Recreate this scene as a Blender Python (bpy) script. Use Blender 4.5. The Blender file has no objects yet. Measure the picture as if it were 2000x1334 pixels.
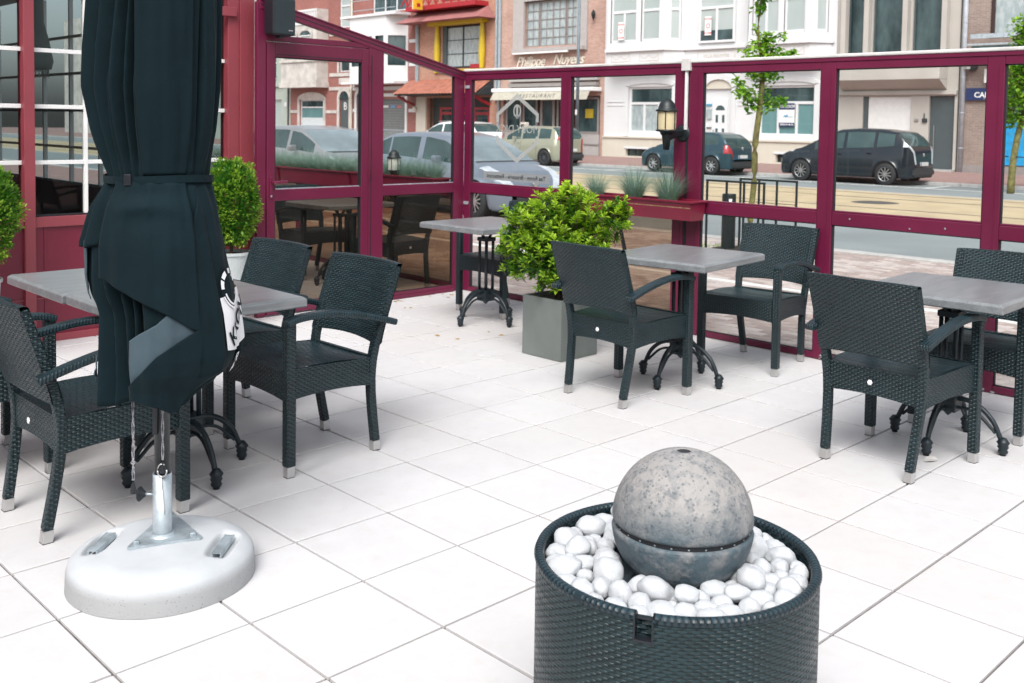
import bpy, math, random
from math import sin, cos, pi, sqrt, radians, floor, atan2, exp
from mathutils import Vector, Matrix, noise
random.seed(11)
scene = bpy.context.scene
COL = scene.collection
# ------------------------------------------------------------------ camera
cam = bpy.data.cameras.new('camera'); camo = bpy.data.objects.new('camera', cam); COL.objects.link(camo)
F_PX, PX, PY = 1958.4, 17.95, -320.4
YAW, PITCH, ROLL = 0.7924, 0.0532, 0.0161
CAM = Vector((-1.112, -2.707, 1.543))
fw = Vector((cos(YAW)*cos(PITCH), sin(YAW)*cos(PITCH), -sin(PITCH)))
r0 = Vector((sin(YAW), -cos(YAW), 0)); u0 = r0.cross(fw)
Rv = cos(ROLL)*r0 + sin(ROLL)*u0; Uv = -sin(ROLL)*r0 + cos(ROLL)*u0
camo.matrix_world = Matrix(((Rv.x, Uv.x, -fw.x, CAM.x), (Rv.y, Uv.y, -fw.y, CAM.y), (Rv.z, Uv.z, -fw.z, CAM.z), (0, 0, 0, 1)))
cam.sensor_width = 36; cam.lens = F_PX/2000*36
cam.shift_x = -PX/2000; cam.shift_y = PY/2000
cam.clip_start = .05; cam.clip_end = 600
scene.camera = camo
cam.dof.use_dof = True; cam.dof.focus_distance = 3.3; cam.dof.aperture_fstop = 8
# ------------------------------------------------------------------ light
W = bpy.data.worlds.new('World'); scene.world = W; W.use_nodes = True
nt = W.node_tree; nt.nodes.clear()
out = nt.nodes.new('ShaderNodeOutputWorld'); bg = nt.nodes.new('ShaderNodeBackground')
sky = nt.nodes.new('ShaderNodeTexSky'); sky.sky_type = 'NISHITA'; sky.sun_disc = False
sky.sun_elevation = radians(52); sky.sun_rotation = radians(235); sky.air_density = 1.0; sky.dust_density = 4.0; sky.ozone_density = 1.2
hs = nt.nodes.new('ShaderNodeHueSaturation'); hs.inputs['Saturation'].default_value = .32
nt.links.new(sky.outputs[0], hs.inputs['Color']); nt.links.new(hs.outputs[0], bg.inputs[0])
bg.inputs[1].default_value = .15; nt.links.new(bg.outputs[0], out.inputs[0])
sl = bpy.data.lights.new('sun', 'SUN'); so = bpy.data.objects.new('sun', sl); COL.objects.link(so)
sl.energy = 1.5; sl.angle = radians(35); sl.color = (1, .98, .95)
_a = radians(235); _e = radians(52)
sdir = Vector((sin(_a)*cos(_e), cos(_a)*cos(_e), sin(_e)))
so.rotation_euler = (-sdir).to_track_quat('-Z', 'Y').to_euler()
vs = scene.view_settings; vs.view_transform = 'Standard'; vs.look = 'None'; vs.gamma = 1; vs.exposure = .74; vs.use_curve_mapping = False
scene.render.engine = 'CYCLES'
scene.cycles.transparent_max_bounces = 24; scene.cycles.max_bounces = 10
scene.cycles.caustics_reflective = False; scene.cycles.caustics_refractive = False
# ------------------------------------------------------------------ materials
def new_mat(name):
    m = bpy.data.materials.new(name); m.use_nodes = True
    return m, m.node_tree, m.node_tree.nodes['Principled BSDF']
def N(t, kind, **kw):
    n = t.nodes.new(kind)
    for k, v in kw.items():
        if k in n.inputs.keys(): n.inputs[k].default_value = v
        else: setattr(n, k, v)
    return n
def mth(t, op, a, b=None, c=None):
    n = t.nodes.new('ShaderNodeMath'); n.operation = op
    for i, v in enumerate((a, b, c)):
        if v is None: continue
        if hasattr(v, 'is_output'): t.links.new(v, n.inputs[i])
        else: n.inputs[i].default_value = v
    return n.outputs[0]
def mixc(t, fac, a, b, mode='MIX'):
    n = t.nodes.new('ShaderNodeMix'); n.data_type = 'RGBA'; n.blend_type = mode
    for i, v in ((0, fac), (6, a), (7, b)):
        if hasattr(v, 'is_output'): t.links.new(v, n.inputs[i])
        elif i == 0: n.inputs[i].default_value = v
        else: n.inputs[i].default_value = (*v, 1)
    return n.outputs[2]
def noise_out(t, scale, detail=4, vec=None, rough=.55, coord='Object'):
    n = N(t, 'ShaderNodeTexNoise', Scale=scale, Detail=detail, Roughness=rough)
    if vec is None: vec = N(t, 'ShaderNodeTexCoord').outputs[coord]
    t.links.new(vec, n.inputs['Vector']); return n.outputs['Fac']
def ramp(t, v, a, b):
    n = N(t, 'ShaderNodeMapRange'); t.links.new(v, n.inputs[0]); n.inputs[1].default_value = a; n.inputs[2].default_value = b
    return n.outputs[0]
def bump(t, p, h, strength=.5, dist=.01):
    b = N(t, 'ShaderNodeBump', Strength=strength, Distance=dist); t.links.new(h, b.inputs['Height']); t.links.new(b.outputs[0], p.inputs['Normal']); return b
def mat(name, col, rough=.5, metal=0., var=.15, scale=6., bmp=0., bscale=60., spec=.5, coat=0., bdist=.004, rvar=0.):
    m, t, p = new_mat(name)
    p.inputs['Roughness'].default_value = rough; p.inputs['Metallic'].default_value = metal
    p.inputs['Specular IOR Level'].default_value = spec; p.inputs['Coat Weight'].default_value = coat
    n = noise_out(t, scale, 6)
    lo = tuple(c*(1-var) for c in col); hi = tuple(min(1, c*(1+var)) for c in col)
    t.links.new(mixc(t, ramp(t, n, .3, .7), lo, hi), p.inputs['Base Color'])
    if rvar: t.links.new(mth(t, 'MULTIPLY_ADD', n, rvar, rough-rvar/2), p.inputs['Roughness'])
    if bmp: bump(t, p, noise_out(t, bscale, 5), bmp, bdist)
    return m
def weave(name, col, sv=.0094, su=.031, strong=1., holes=False, ribs=False):
    m, t, p = new_mat(name)
    uv = N(t, 'ShaderNodeUVMap').outputs[0]; s = N(t, 'ShaderNodeSeparateXYZ'); t.links.new(uv, s.inputs[0])
    wob = noise_out(t, 14, 2, uv)
    v = mth(t, 'DIVIDE', mth(t, 'ADD', s.outputs[1], mth(t, 'MULTIPLY', wob, .003)), sv)
    row = mth(t, 'FLOOR', v); fv = mth(t, 'FRACT', v)
    prof = mth(t, 'SINE', mth(t, 'MULTIPLY', fv, pi))                       # strand roundness
    prof = mth(t, 'POWER', mth(t, 'MAXIMUM', prof, 0.), .5)
    par = mth(t, 'MULTIPLY', row, pi)
    a = mth(t, 'ADD', mth(t, 'MULTIPLY', s.outputs[0], 2*pi/su), par)
    over = mth(t, 'MULTIPLY_ADD', mth(t, 'COSINE', a), .5, .5)
    over = mth(t, 'POWER', over, .6 if not ribs else .2)
    h = mth(t, 'MINIMUM', mth(t, 'ADD', mth(t, 'MULTIPLY', prof, .55), mth(t, 'MULTIPLY', over, .75)), 1.)
    n = noise_out(t, 5, 4, uv)
    c0 = tuple(x*.12 for x in col)
    wn = t.nodes.new('ShaderNodeTexWhiteNoise'); wn.noise_dimensions = '2D'; cbw = t.nodes.new('ShaderNodeCombineXYZ'); t.links.new(row, cbw.inputs[0]); t.links.new(mth(t, 'FLOOR', mth(t, 'DIVIDE', s.outputs[0], su*3.3)), cbw.inputs[1]); t.links.new(cbw.outputs[0], wn.inputs[0])
    c1 = mixc(t, ramp(t, n, .3, .7), tuple(x*.75 for x in col), tuple(x*1.3 for x in col))
    c1 = mixc(t, mth(t, 'MULTIPLY', wn.outputs[0], .55), c1, tuple(min(1, x*1.65+.002) for x in col))
    cn = t.nodes.new('ShaderNodeMix'); cn.data_type = 'RGBA'
    t.links.new(ramp(t, h, .30, .85), cn.inputs[0]); cn.inputs[6].default_value = (*c0, 1); t.links.new(c1, cn.inputs[7])
    t.links.new(cn.outputs[2], p.inputs['Base Color'])
    t.links.new(mth(t, 'MULTIPLY_ADD', wn.outputs[0], .2, .3), p.inputs['Roughness']); p.inputs['Specular IOR Level'].default_value = .42
    bump(t, p, h, strong, .007)
    if holes:
        hm = N(t, 'ShaderNodeMath', operation='LESS_THAN'); t.links.new(h, hm.inputs[0]); hm.inputs[1].default_value = .40
        # only where a coarse band of the panel is woven open
        hb = ramp(t, noise_out(t, 9, 1, uv), .5, .56)
        tr = t.nodes.new('ShaderNodeBsdfTransparent'); mx = t.nodes.new('ShaderNodeMixShader')
        t.links.new(mth(t, 'MULTIPLY', hm.outputs[0], hb), mx.inputs[0]); t.links.new(p.outputs[0], mx.inputs[1]); t.links.new(tr.outputs[0], mx.inputs[2])
        t.links.new(mx.outputs[0], t.nodes['Material Output'].inputs[0])
    return m
def pane_mat(name, tint, refl=1.0, rough=0.0, dirt=.02, plain=False):
    m = bpy.data.materials.new(name); m.use_nodes = True; t = m.node_tree; t.nodes.clear()
    o = t.nodes.new('ShaderNodeOutputMaterial'); tr = t.nodes.new('ShaderNodeBsdfTransparent'); gl = t.nodes.new('ShaderNodeBsdfGlossy'); df = t.nodes.new('ShaderNodeBsdfDiffuse')
    tr.inputs[0].default_value = (*tint, 1); gl.inputs[1].default_value = rough; df.inputs[0].default_value = (.6, .62, .6, 1)
    lw = N(t, 'ShaderNodeLayerWeight', Blend=.5); f5 = mth(t, 'POWER', lw.outputs['Facing'], 4.); mx = t.nodes.new('ShaderNodeMixShader'); m2 = t.nodes.new('ShaderNodeMixShader')
    t.links.new(mth(t, 'MULTIPLY', mth(t, 'MULTIPLY_ADD', f5, .85, .02), refl), mx.inputs[0]); t.links.new(tr.outputs[0], mx.inputs[1]); t.links.new(gl.outputs[0], mx.inputs[2])
    st = noise_out(t, 3, 5); t.links.new(mth(t, 'MULTIPLY', ramp(t, st, .35, .8) if not plain else ramp(t, st, -2., -1.), dirt), m2.inputs[0])
    t.links.new(mx.outputs[0], m2.inputs[1]); t.links.new(df.outputs[0], m2.inputs[2]); t.links.new(m2.outputs[0], o.inputs[0])
    return m
def brick_mat(name, c1, c2, mortar, bw=.21, bh=.065, axis='YZ', rough=.85, off=.5, msize=.008):
    m, t, p = new_mat(name)
    tc = N(t, 'ShaderNodeTexCoord').outputs['Object']; s = N(t, 'ShaderNodeSeparateXYZ'); t.links.new(tc, s.inputs[0])
    cb = t.nodes.new('ShaderNodeCombineXYZ'); ix = {'X': 0, 'Y': 1, 'Z': 2}
    t.links.new(s.outputs[ix[axis[0]]], cb.inputs[0]); t.links.new(s.outputs[ix[axis[1]]], cb.inputs[1])
    b = t.nodes.new('ShaderNodeTexBrick'); b.offset = off; t.links.new(cb.outputs[0], b.inputs['Vector'])
    b.inputs['Scale'].default_value = 1; b.inputs['Brick Width'].default_value = bw; b.inputs['Row Height'].default_value = bh
    b.inputs['Mortar Size'].default_value = msize; b.inputs['Mortar Smooth'].default_value = .2
    b.inputs['Color1'].default_value = (*c1, 1); b.inputs['Color2'].default_value = (*c2, 1); b.inputs['Mortar'].default_value = (*mortar, 1)
    n = noise_out(t, .9, 6); n2 = noise_out(t, 9, 4)
    c = mixc(t, mth(t, 'MULTIPLY', ramp(t, n, .35, .7), .35), b.outputs[0], tuple(x*.6 for x in c1))
    c = mixc(t, mth(t, 'MULTIPLY', ramp(t, n2, .5, .8), .3), c, tuple(min(1, x*1.6) for x in c2))
    t.links.new(c, p.inputs['Base Color']); p.inputs['Roughness'].default_value = rough
    bump(t, p, b.outputs['Fac'], -.5, .01)
    return m
# tile: warm ivory with cloudy stains
def tile_mat():
    m, t, p = new_mat('ivory_tile')
    tc = N(t, 'ShaderNodeNewGeometry').outputs['Position']
    n = noise_out(t, 2.2, 6, tc, .6); n2 = noise_out(t, 13, 5, tc, .7); n3 = noise_out(t, 120, 3, tc); n4 = noise_out(t, .55, 4, tc)
    oi = N(t, 'ShaderNodeObjectInfo').outputs['Random']
    c = mixc(t, ramp(t, n, .35, .7), (.57, .565, .578), (.65, .65, .655))
    c = mixc(t, mth(t, 'MULTIPLY', ramp(t, n4, .46, .68), .3), c, (.49, .44, .395))
    c = mixc(t, mth(t, 'MULTIPLY', ramp(t, n2, .50, .75), .24), c, (.46, .40, .34))
    c = mixc(t, mth(t, 'MULTIPLY', ramp(t, n3, .62, .75), .12), c, (.38, .35, .33))
    c = mixc(t, mth(t, 'MULTIPLY', oi, .28), c, (.50, .485, .475))
    t.links.new(c, p.inputs['Base Color'])
    t.links.new(mth(t, 'MULTIPLY_ADD', n, -.25, .62), p.inputs['Roughness']); p.inputs['Specular IOR Level'].default_value = .35
    bump(t, p, n3, .12, .002)
    return m
def wood_top():
    m, t, p = new_mat('grey_wood_laminate')
    tc = N(t, 'ShaderNodeTexCoord').outputs['Object']; mp = t.nodes.new('ShaderNodeMapping'); mp.inputs['Scale'].default_value = (2.2, 55, 55)
    t.links.new(tc, mp.inputs[0]); n = noise_out(t, 1.6, 6, mp.outputs[0], .7)
    mp2 = t.nodes.new('ShaderNodeMapping'); mp2.inputs['Scale'].default_value = (4, 14, 14); t.links.new(tc, mp2.inputs[0]); n2 = noise_out(t, 1.2, 4, mp2.outputs[0])
    n3 = noise_out(t, 60, 2)
    c = mixc(t, ramp(t, n, .3, .7), (.125, .137, .145), (.22, .237, .246))
    c = mixc(t, mth(t, 'MULTIPLY', ramp(t, n2, .45, .75), .5), c, (.285, .30, .308))
    c = mixc(t, mth(t, 'MULTIPLY', ramp(t, n3, .74, .78), .8), c, (.06, .06, .065))
    t.links.new(c, p.inputs['Base Color']); p.inputs['Roughness'].default_value = .3; p.inputs['Coat Weight'].default_value = .25; p.inputs['Coat Roughness'].default_value = .25
    bump(t, p, n, .15, .002)
    return m
def stone_ball():
    m, t, p = new_mat('weathered_grey_stone')
    g = N(t, 'ShaderNodeTexCoord').outputs['Object']; s = N(t, 'ShaderNodeSeparateXYZ'); t.links.new(g, s.inputs[0])
    n = noise_out(t, 9, 8, g, .7); n2 = noise_out(t, 45, 5, g, .65); n3 = noise_out(t, 22, 6, g, .6)
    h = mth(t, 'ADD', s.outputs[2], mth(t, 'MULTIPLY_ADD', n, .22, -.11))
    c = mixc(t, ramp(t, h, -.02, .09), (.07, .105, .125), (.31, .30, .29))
    v = N(t, 'ShaderNodeTexVoronoi', Scale=95.); t.links.new(g, v.inputs['Vector'])
    spots = mth(t, 'MULTIPLY', mth(t, 'LESS_THAN', v.outputs['Distance'], .30), ramp(t, n3, .40, .52))
    c = mixc(t, mth(t, 'MULTIPLY', spots, .7), c, (.055, .075, .095))
    c = mixc(t, mth(t, 'MULTIPLY', ramp(t, n2, .46, .66), .65), c, (.06, .085, .105))
    c = mixc(t, mth(t, 'MULTIPLY', ramp(t, n3, .5, .68), .5), c, (.34, .33, .325))
    t.links.new(c, p.inputs['Base Color']); p.inputs['Roughness'].default_value = .6
    bump(t, p, n2, .8, .008)
    return m
def concrete_white():
    m, t, p = new_mat('light_grey_cast_concrete')
    g = N(t, 'ShaderNodeTexCoord').outputs['Object']; s = N(t, 'ShaderNodeSeparateXYZ'); t.links.new(g, s.inputs[0])
    n = noise_out(t, 60, 6, g, .7); n2 = noise_out(t, 7, 5, g)
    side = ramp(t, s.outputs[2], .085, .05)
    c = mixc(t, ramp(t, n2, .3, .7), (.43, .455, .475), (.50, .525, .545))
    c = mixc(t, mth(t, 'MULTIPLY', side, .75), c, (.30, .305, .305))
    v = N(t, 'ShaderNodeTexVoronoi', Scale=85.); t.links.new(g, v.inputs['Vector'])
    pits = mth(t, 'MULTIPLY', mth(t, 'LESS_THAN', v.outputs['Distance'], .2), mth(t, 'MULTIPLY', side, ramp(t, n2, .4, .6)))
    c = mixc(t, mth(t, 'MULTIPLY', pits, .7), c, (.14, .14, .14))
    t.links.new(c, p.inputs['Base Color']); p.inputs['Roughness'].default_value = .75
    bump(t, p, mth(t, 'MULTIPLY', n, side), .5, .006)
    return m
def leaf_mat(name, a, b, c):
    m, t, p = new_mat(name)
    g = N(t, 'ShaderNodeNewGeometry'); n = noise_out(t, 7, 3, g.outputs['Position'])
    at = t.nodes.new('ShaderNodeAttribute'); at.attribute_name = 'tone'
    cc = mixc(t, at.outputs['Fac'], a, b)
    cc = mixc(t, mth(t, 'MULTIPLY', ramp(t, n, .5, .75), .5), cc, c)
    t.links.new(cc, p.inputs['Base Color']); p.inputs['Roughness'].default_value = .42
    tl = t.nodes.new('ShaderNodeBsdfTranslucent'); t.links.new(cc, tl.inputs[0]); mx = t.nodes.new('ShaderNodeMixShader'); mx.inputs[0].default_value = .4
    t.links.new(p.outputs[0], mx.inputs[1]); t.links.new(tl.outputs[0], mx.inputs[2]); t.links.new(mx.outputs[0], t.nodes['Material Output'].inputs[0])
    return m
WK = (.0085, .0225, .0275)
M = dict(
    tile=tile_mat(), grout=mat('grey_joint', (.15, .135, .13), .9, var=.4, scale=20),
    frame=mat('burgundy_powder_coat', (.135, .0105, .042), .36, var=.12, scale=2.5, bmp=.04, bscale=300, rvar=.15),
    wallred=mat('faded_red_paint', (.26, .047, .062), .42, var=.14, scale=1.6, rvar=.2),
    panelred=mat('deep_red_paint', (.15, .009, .028), .4, var=.16, scale=1.6, rvar=.2),
    plantred=mat('crimson_planter_metal', (.19, .012, .035), .35, var=.12, scale=4, rvar=.2),
    gasket=mat('black_rubber', (.012, .014, .018), .6), white=mat('white_plastic', (.78, .78, .77), .4, var=.05),
    cap=mat('white_cap_strip', (.66, .64, .62), .5, var=.15, scale=8),
    clear=pane_mat('clear_glass', (.95, .97, .96), 1.0, dirt=.010), bronze=pane_mat('bronze_tinted_glass', (.43, .34, .26), 1.1, dirt=.025),
    lbronze=pane_mat('light_bronze_glass', (.58, .48, .385), 1.1, dirt=.02), dglass=pane_mat('window_glass', (.42, .50, .50), 1.5, dirt=.01),
    wick=weave('dark_teal_wicker', WK), wickh=weave('open_dark_wicker', WK, holes=True), seatw=weave('ribbed_seat_wicker', (.012, .028, .034), sv=.013, su=.07, ribs=True),
    wickf=weave('planter_wicker', (.0085, .0245, .029), sv=.0072, su=.028, strong=1., holes=False), wickr=weave('rim_wicker', (.010, .028, .038), sv=.05, su=.014, strong=.4),
    alu=mat('brushed_aluminium', (.62, .62, .61), .38, 1., var=.1), iron=mat('black_cast_iron', (.007, .016, .022), .45, 0., var=.3, scale=20, bmp=.3, bscale=90),
    top=wood_top(), stone=stone_ball(), concrete=concrete_white(),
    galv=mat('galvanised_steel', (.50, .57, .61), .5, .65, var=.25, scale=18, rvar=.25), blackp=mat('black_plastic', (.012, .015, .02), .4),
    canvas=None, canvas2=None,
    pebble=mat('white_marble_pebble', (.50, .52, .54), .6, var=.10, scale=14, bmp=.35, bscale=22, bdist=.004),
    basin=mat('black_basin_liner', (.02, .04, .05), .25), pot=mat('grey_planter_concrete', (.15, .17, .163), .75, var=.12, scale=4, bmp=.15, bscale=150),
    palepot=mat('pale_pot', (.42, .46, .46), .5, var=.1), soil=mat('dark_soil', (.03, .022, .016), .95, var=.5, scale=60, bmp=.8, bscale=80),
    bush=leaf_mat('bush_leaves', (.04, .17, .010), (.45, .65, .04), (.20, .46, .025)), box=leaf_mat('boxwood_leaves', (.05, .20, .015), (.42, .62, .06), (.14, .36, .025)),
    treel=leaf_mat('plane_tree_leaves', (.08, .26, .015), (.36, .58, .04), (.16, .38, .02)), twig=mat('brown_twig', (.07, .055, .035), .8),
    bark=mat('mossy_bark', (.15, .14, .045), .85, var=.5, scale=9, bmp=.7, bscale=30, bdist=.02),
    grassb=leaf_mat('blue_fescue', (.12, .25, .19), (.30, .43, .34), (.20, .33, .25)),
    asphalt=mat('worn_asphalt', (.20, .225, .23), .85, var=.12, scale=.6, bmp=.4, bscale=120), tram=mat('sand_coloured_tram_bed', (.43, .345, .22), .9, var=.14, scale=1.2, bmp=.4, bscale=90),
    rail=mat('steel_rail', (.13, .12, .11), .45, .6), kerb=mat('kerb_stone', (.42, .41, .40), .8, var=.15, scale=5), line=mat('road_paint', (.62, .62, .60), .7, var=.15, scale=3),
    paver=mat('pink_clay_paver', (.33, .265, .245), .85, var=.22, scale=5, bmp=.3, bscale=90), paver2=mat('pale_pink_paver', (.43, .37, .35), .85, var=.2, scale=5, bmp=.3, bscale=90),
    pavej=mat('sand_joint', (.24, .20, .175), .95, var=.3, scale=9), pavefar=brick_mat('far_brick_paving', (.27, .155, .14), (.33, .21, .19), (.2, .15, .13), .2, .1, 'XY'),
    black=mat('black_steel', (.006, .012, .014), .45), lampglass=mat('cream_lamp_glass', (.62, .53, .33), .3, var=.06, scale=10), lampwhite=mat('white_lamp_glass', (.62, .62, .55), .35, var=.05),
    frost=pane_mat('etched_film', (.34, .35, .36), .3, .4, dirt=.55, plain=True), interior=mat('dim_interior', (.06, .065, .065), .8, var=.3), wfloor=mat('interior_floor', (.12, .10, .08), .6),
    curtain=mat('net_curtain', (.55, .60, .62), .8, var=.12, scale=8), fabric=mat('lampshade_fabric', (.30, .32, .31), .9, var=.1),
    sand=mat('ochre_gravel_panel', (.3, .25, .18), .9))
def canvas_mat(name, col, fine=900):
    m, t, p = new_mat(name)
    g = N(t, 'ShaderNodeTexCoord').outputs['Object']; n = noise_out(t, 5, 4, g); n2 = noise_out(t, fine, 2, g)
    t.links.new(mixc(t, ramp(t, n, .3, .7), tuple(c*.85 for c in col), tuple(c*1.15 for c in col)), p.inputs['Base Color'])
    p.inputs['Roughness'].default_value = .8; p.inputs['Specular IOR Level'].default_value = .12; p.inputs['Sheen Weight'].default_value = .03; p.inputs['Sheen Roughness'].default_value = .5
    b = bump(t, p, n2, .35, .001)
    b2 = N(t, 'ShaderNodeBump', Strength=.35, Distance=.02); t.links.new(noise_out(t, 9, 3, g), b2.inputs['Height']); t.links.new(b2.outputs[0], b.inputs['Normal'])
    return m
M['canvas'] = canvas_mat('black_teal_canvas', (.0036, .0125, .0165)); M['canvas2'] = canvas_mat('slate_blue_canvas_underside', (.055, .082, .10))
# ------------------------------------------------------------------ mesh helpers
class MB:
    def __init__(s): s.v = []; s.f = []; s.uv = None
    def quad(s, a, b, c, d): i = len(s.v); s.v += [a, b, c, d]; s.f.append((i, i+1, i+2, i+3)); return s
    def poly(s, pts): i = len(s.v); s.v += pts; s.f.append(tuple(range(i, i+len(pts)))); return s
    def box(s, x0, x1, y0, y1, z0, z1):
        i = len(s.v); s.v += [(x0, y0, z0), (x1, y0, z0), (x1, y1, z0), (x0, y1, z0), (x0, y0, z1), (x1, y0, z1), (x1, y1, z1), (x0, y1, z1)]
        s.f += [tuple(i+k for k in q) for q in ((0, 3, 2, 1), (4, 5, 6, 7), (0, 1, 5, 4), (1, 2, 6, 5), (2, 3, 7, 6), (3, 0, 4, 7))]; return s
    def obox(s, c, ax, ay, az):   # oriented box, half axes
        c, ax, ay, az = Vector(c), Vector(ax), Vector(ay), Vector(az); i = len(s.v)
        for sz in (-1, 1):
            for sx, sy in ((-1, -1), (1, -1), (1, 1), (-1, 1)): s.v.append(tuple(c+sx*ax+sy*ay+sz*az))
        s.f += [tuple(i+k for k in q) for q in ((0, 3, 2, 1), (4, 5, 6, 7), (0, 1, 5, 4), (1, 2, 6, 5), (2, 3, 7, 6), (3, 0, 4, 7))]; return s
    def sweep(s, pts, prof, up=(0, 0, 1), cap=True, scales=None, closed=False):   # prof: list of (side, up)
        pts = [Vector(p) for p in pts]; n = len(prof); i0 = len(s.v); up = Vector(up)
        for k, p in enumerate(pts):
            if closed: d = pts[(k+1) % len(pts)]-pts[k-1]
            else: d = pts[min(k+1, len(pts)-1)]-pts[max(k-1, 0)]
            d.normalize(); sd = d.cross(up)
            if sd.length < 1e-4: sd = d.cross(Vector((1, 0, 0)))
            sd.normalize(); uu = sd.cross(d); sc = scales[k] if scales else 1
            for a, b in prof: s.v.append(tuple(p+sd*a*sc+uu*b*sc))
        L = len(pts)
        for k in range(L if closed else L-1):
            for j in range(n):
                a = i0+k*n+j; b = i0+k*n+(j+1) % n; c = i0+((k+1) % L)*n+(j+1) % n; d_ = i0+((k+1) % L)*n+j
                s.f.append((a, b, c, d_))
        if cap and not closed:
            s.f.append(tuple(i0+j for j in range(n))[::-1]); s.f.append(tuple(i0+(L-1)*n+j for j in range(n)))
        return s
    def tube(s, pts, r, n=8, **k):
        return s.sweep(pts, [(r*cos(2*pi*j/n), r*sin(2*pi*j/n)) for j in range(n)], **k)
    def rect(s, pts, w, h, **k): return s.sweep(pts, [(-w/2, -h/2), (w/2, -h/2), (w/2, h/2), (-w/2, h/2)], **k)
    def lathe(s, prof, c=(0, 0, 0), n=32, a0=0, a1=2*pi, axis='Z'):
        i0 = len(s.v); full = abs(a1-a0-2*pi) < 1e-6; m = n if full else n+1
        for r, z in prof:
            for j in range(m):
                a = a0+(a1-a0)*j/n
                if axis == 'Z': s.v.append((c[0]+r*cos(a), c[1]+r*sin(a), c[2]+z))
                elif axis == 'Y': s.v.append((c[0]+r*cos(a), c[1]+z, c[2]+r*sin(a)))
                else: s.v.append((c[0]+z, c[1]+r*cos(a), c[2]+r*sin(a)))
        for k in range(len(prof)-1):
            for j in range(n):
                j2 = (j+1) % m if full else j+1
                s.f.append((i0+k*m+j, i0+k*m+j2, i0+(k+1)*m+j2, i0+(k+1)*m+j))
        return s
    def build(s, name, m, parent=None, smooth=False, bevel=0, seg=2, loc=None, uvmap=None, weld=False):
        me = bpy.data.meshes.new(name); me.from_pydata([tuple(v) for v in s.v], [], s.f)
        if weld:
            import bmesh
            bm = bmesh.new(); bm.from_mesh(me); bmesh.ops.remove_doubles(bm, verts=bm.verts, dist=.0004); bmesh.ops.recalc_face_normals(bm, faces=bm.faces); bm.to_mesh(me); bm.free()
        me.update()
        uvl = me.uv_layers.new(name='UVMap')
        for pg in me.polygons:
            n = pg.normal; ax = max(range(3), key=lambda k: abs(n[k])); 
            for li in pg.loop_indices:
                co = me.vertices[me.loops[li].vertex_index].co
                if uvmap: uvl.data[li].uv = uvmap(co, n)
                elif ax == 2: uvl.data[li].uv = (co.y, co.x)
                elif ax == 0: uvl.data[li].uv = (co.y, co.z)
                else: uvl.data[li].uv = (co.x, co.z)
        if smooth:
            for pg in me.polygons: pg.use_smooth = True
        if isinstance(m, (list, tuple)):
            for q in m: me.materials.append(q)
        else: me.materials.append(m)
        o = bpy.data.objects.new(name, me); COL.objects.link(o)
        if parent: o.parent = parent
        if loc: o.location = loc
        if bevel:
            b = o.modifiers.new('bevel', 'BEVEL'); b.width = bevel; b.segments = seg; b.limit_method = 'ANGLE'; b.angle_limit = radians(40)
        return o
def tag(o, label=None, cat=None, group=None, kind=None):
    if label: o['label'] = label
    if cat: o['category'] = cat
    if group: o['group'] = group
    if kind: o['kind'] = kind
    return o
def thing(name, label, cat, loc=(0, 0, 0), rz=0, group=None):
    o = bpy.data.objects.new(name, None); COL.objects.link(o); o.location = loc; o.rotation_euler = (0, 0, rz); o.empty_display_size = .1
    return tag(o, label, cat, group)
def kids(o, table): return table.get(o.name, [])
def copy_tree(root, loc, rz, label, group=None):
    def rec(o, par):
        c = o.copy(); COL.objects.link(c)
        if par: c.parent = par; 
        for ch in [x for x in bpy.data.objects if x.parent == o]: rec(ch, c)
        return c
    r = rec(root, None); r.location = loc; r.rotation_euler = (0, 0, rz); r['label'] = label
    if group: r['group'] = group
    return r
def stuff(o): o['kind'] = 'stuff'; return o
def text_mesh(s, size, extrude=.001, shear=0, spacing=1., bold=0):
    c = bpy.data.curves.new('txt', 'FONT'); c.body = s; c.size = size; c.extrude = extrude; c.shear = shear; c.space_character = spacing; c.offset = bold
    c.align_x = 'CENTER'; c.align_y = 'CENTER'; c.resolution_u = 3
    o = bpy.data.objects.new('txt', c); COL.objects.link(o); bpy.context.view_layer.update()
    me = bpy.data.meshes.new_from_object(o.evaluated_get(bpy.context.evaluated_depsgraph_get())); 
    COL.objects.unlink(o); bpy.data.objects.remove(o); return me
def text_obj(name, s, size, m, mtx, parent=None, **k):
    me = text_mesh(s, size, **k); me.transform(mtx); me.materials.clear(); me.materials.append(m); me.name = name
    o = bpy.data.objects.new(name, me); COL.objects.link(o)
    if parent: o.parent = parent
    return o
def face_minus_x(x, y, z):   # text plane facing -X (read by someone at smaller X looking +X): right = -Y, up = Z
    return Matrix(((0, 0, -1, x), (-1, 0, 0, y), (0, 1, 0, z), (0, 0, 0, 1)))
def in_view(x, y, z, mx=60):
    d = Vector((x, y, z))-CAM; zz = d.dot(fw)
    if zz < .1: return None
    px = 1000+PX+F_PX*d.dot(Rv)/zz; py = 667+PY-F_PX*d.dot(Uv)/zz
    return (px, py, zz) if -mx < px < 2000+mx and -mx < py < 1334+mx else None
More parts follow.
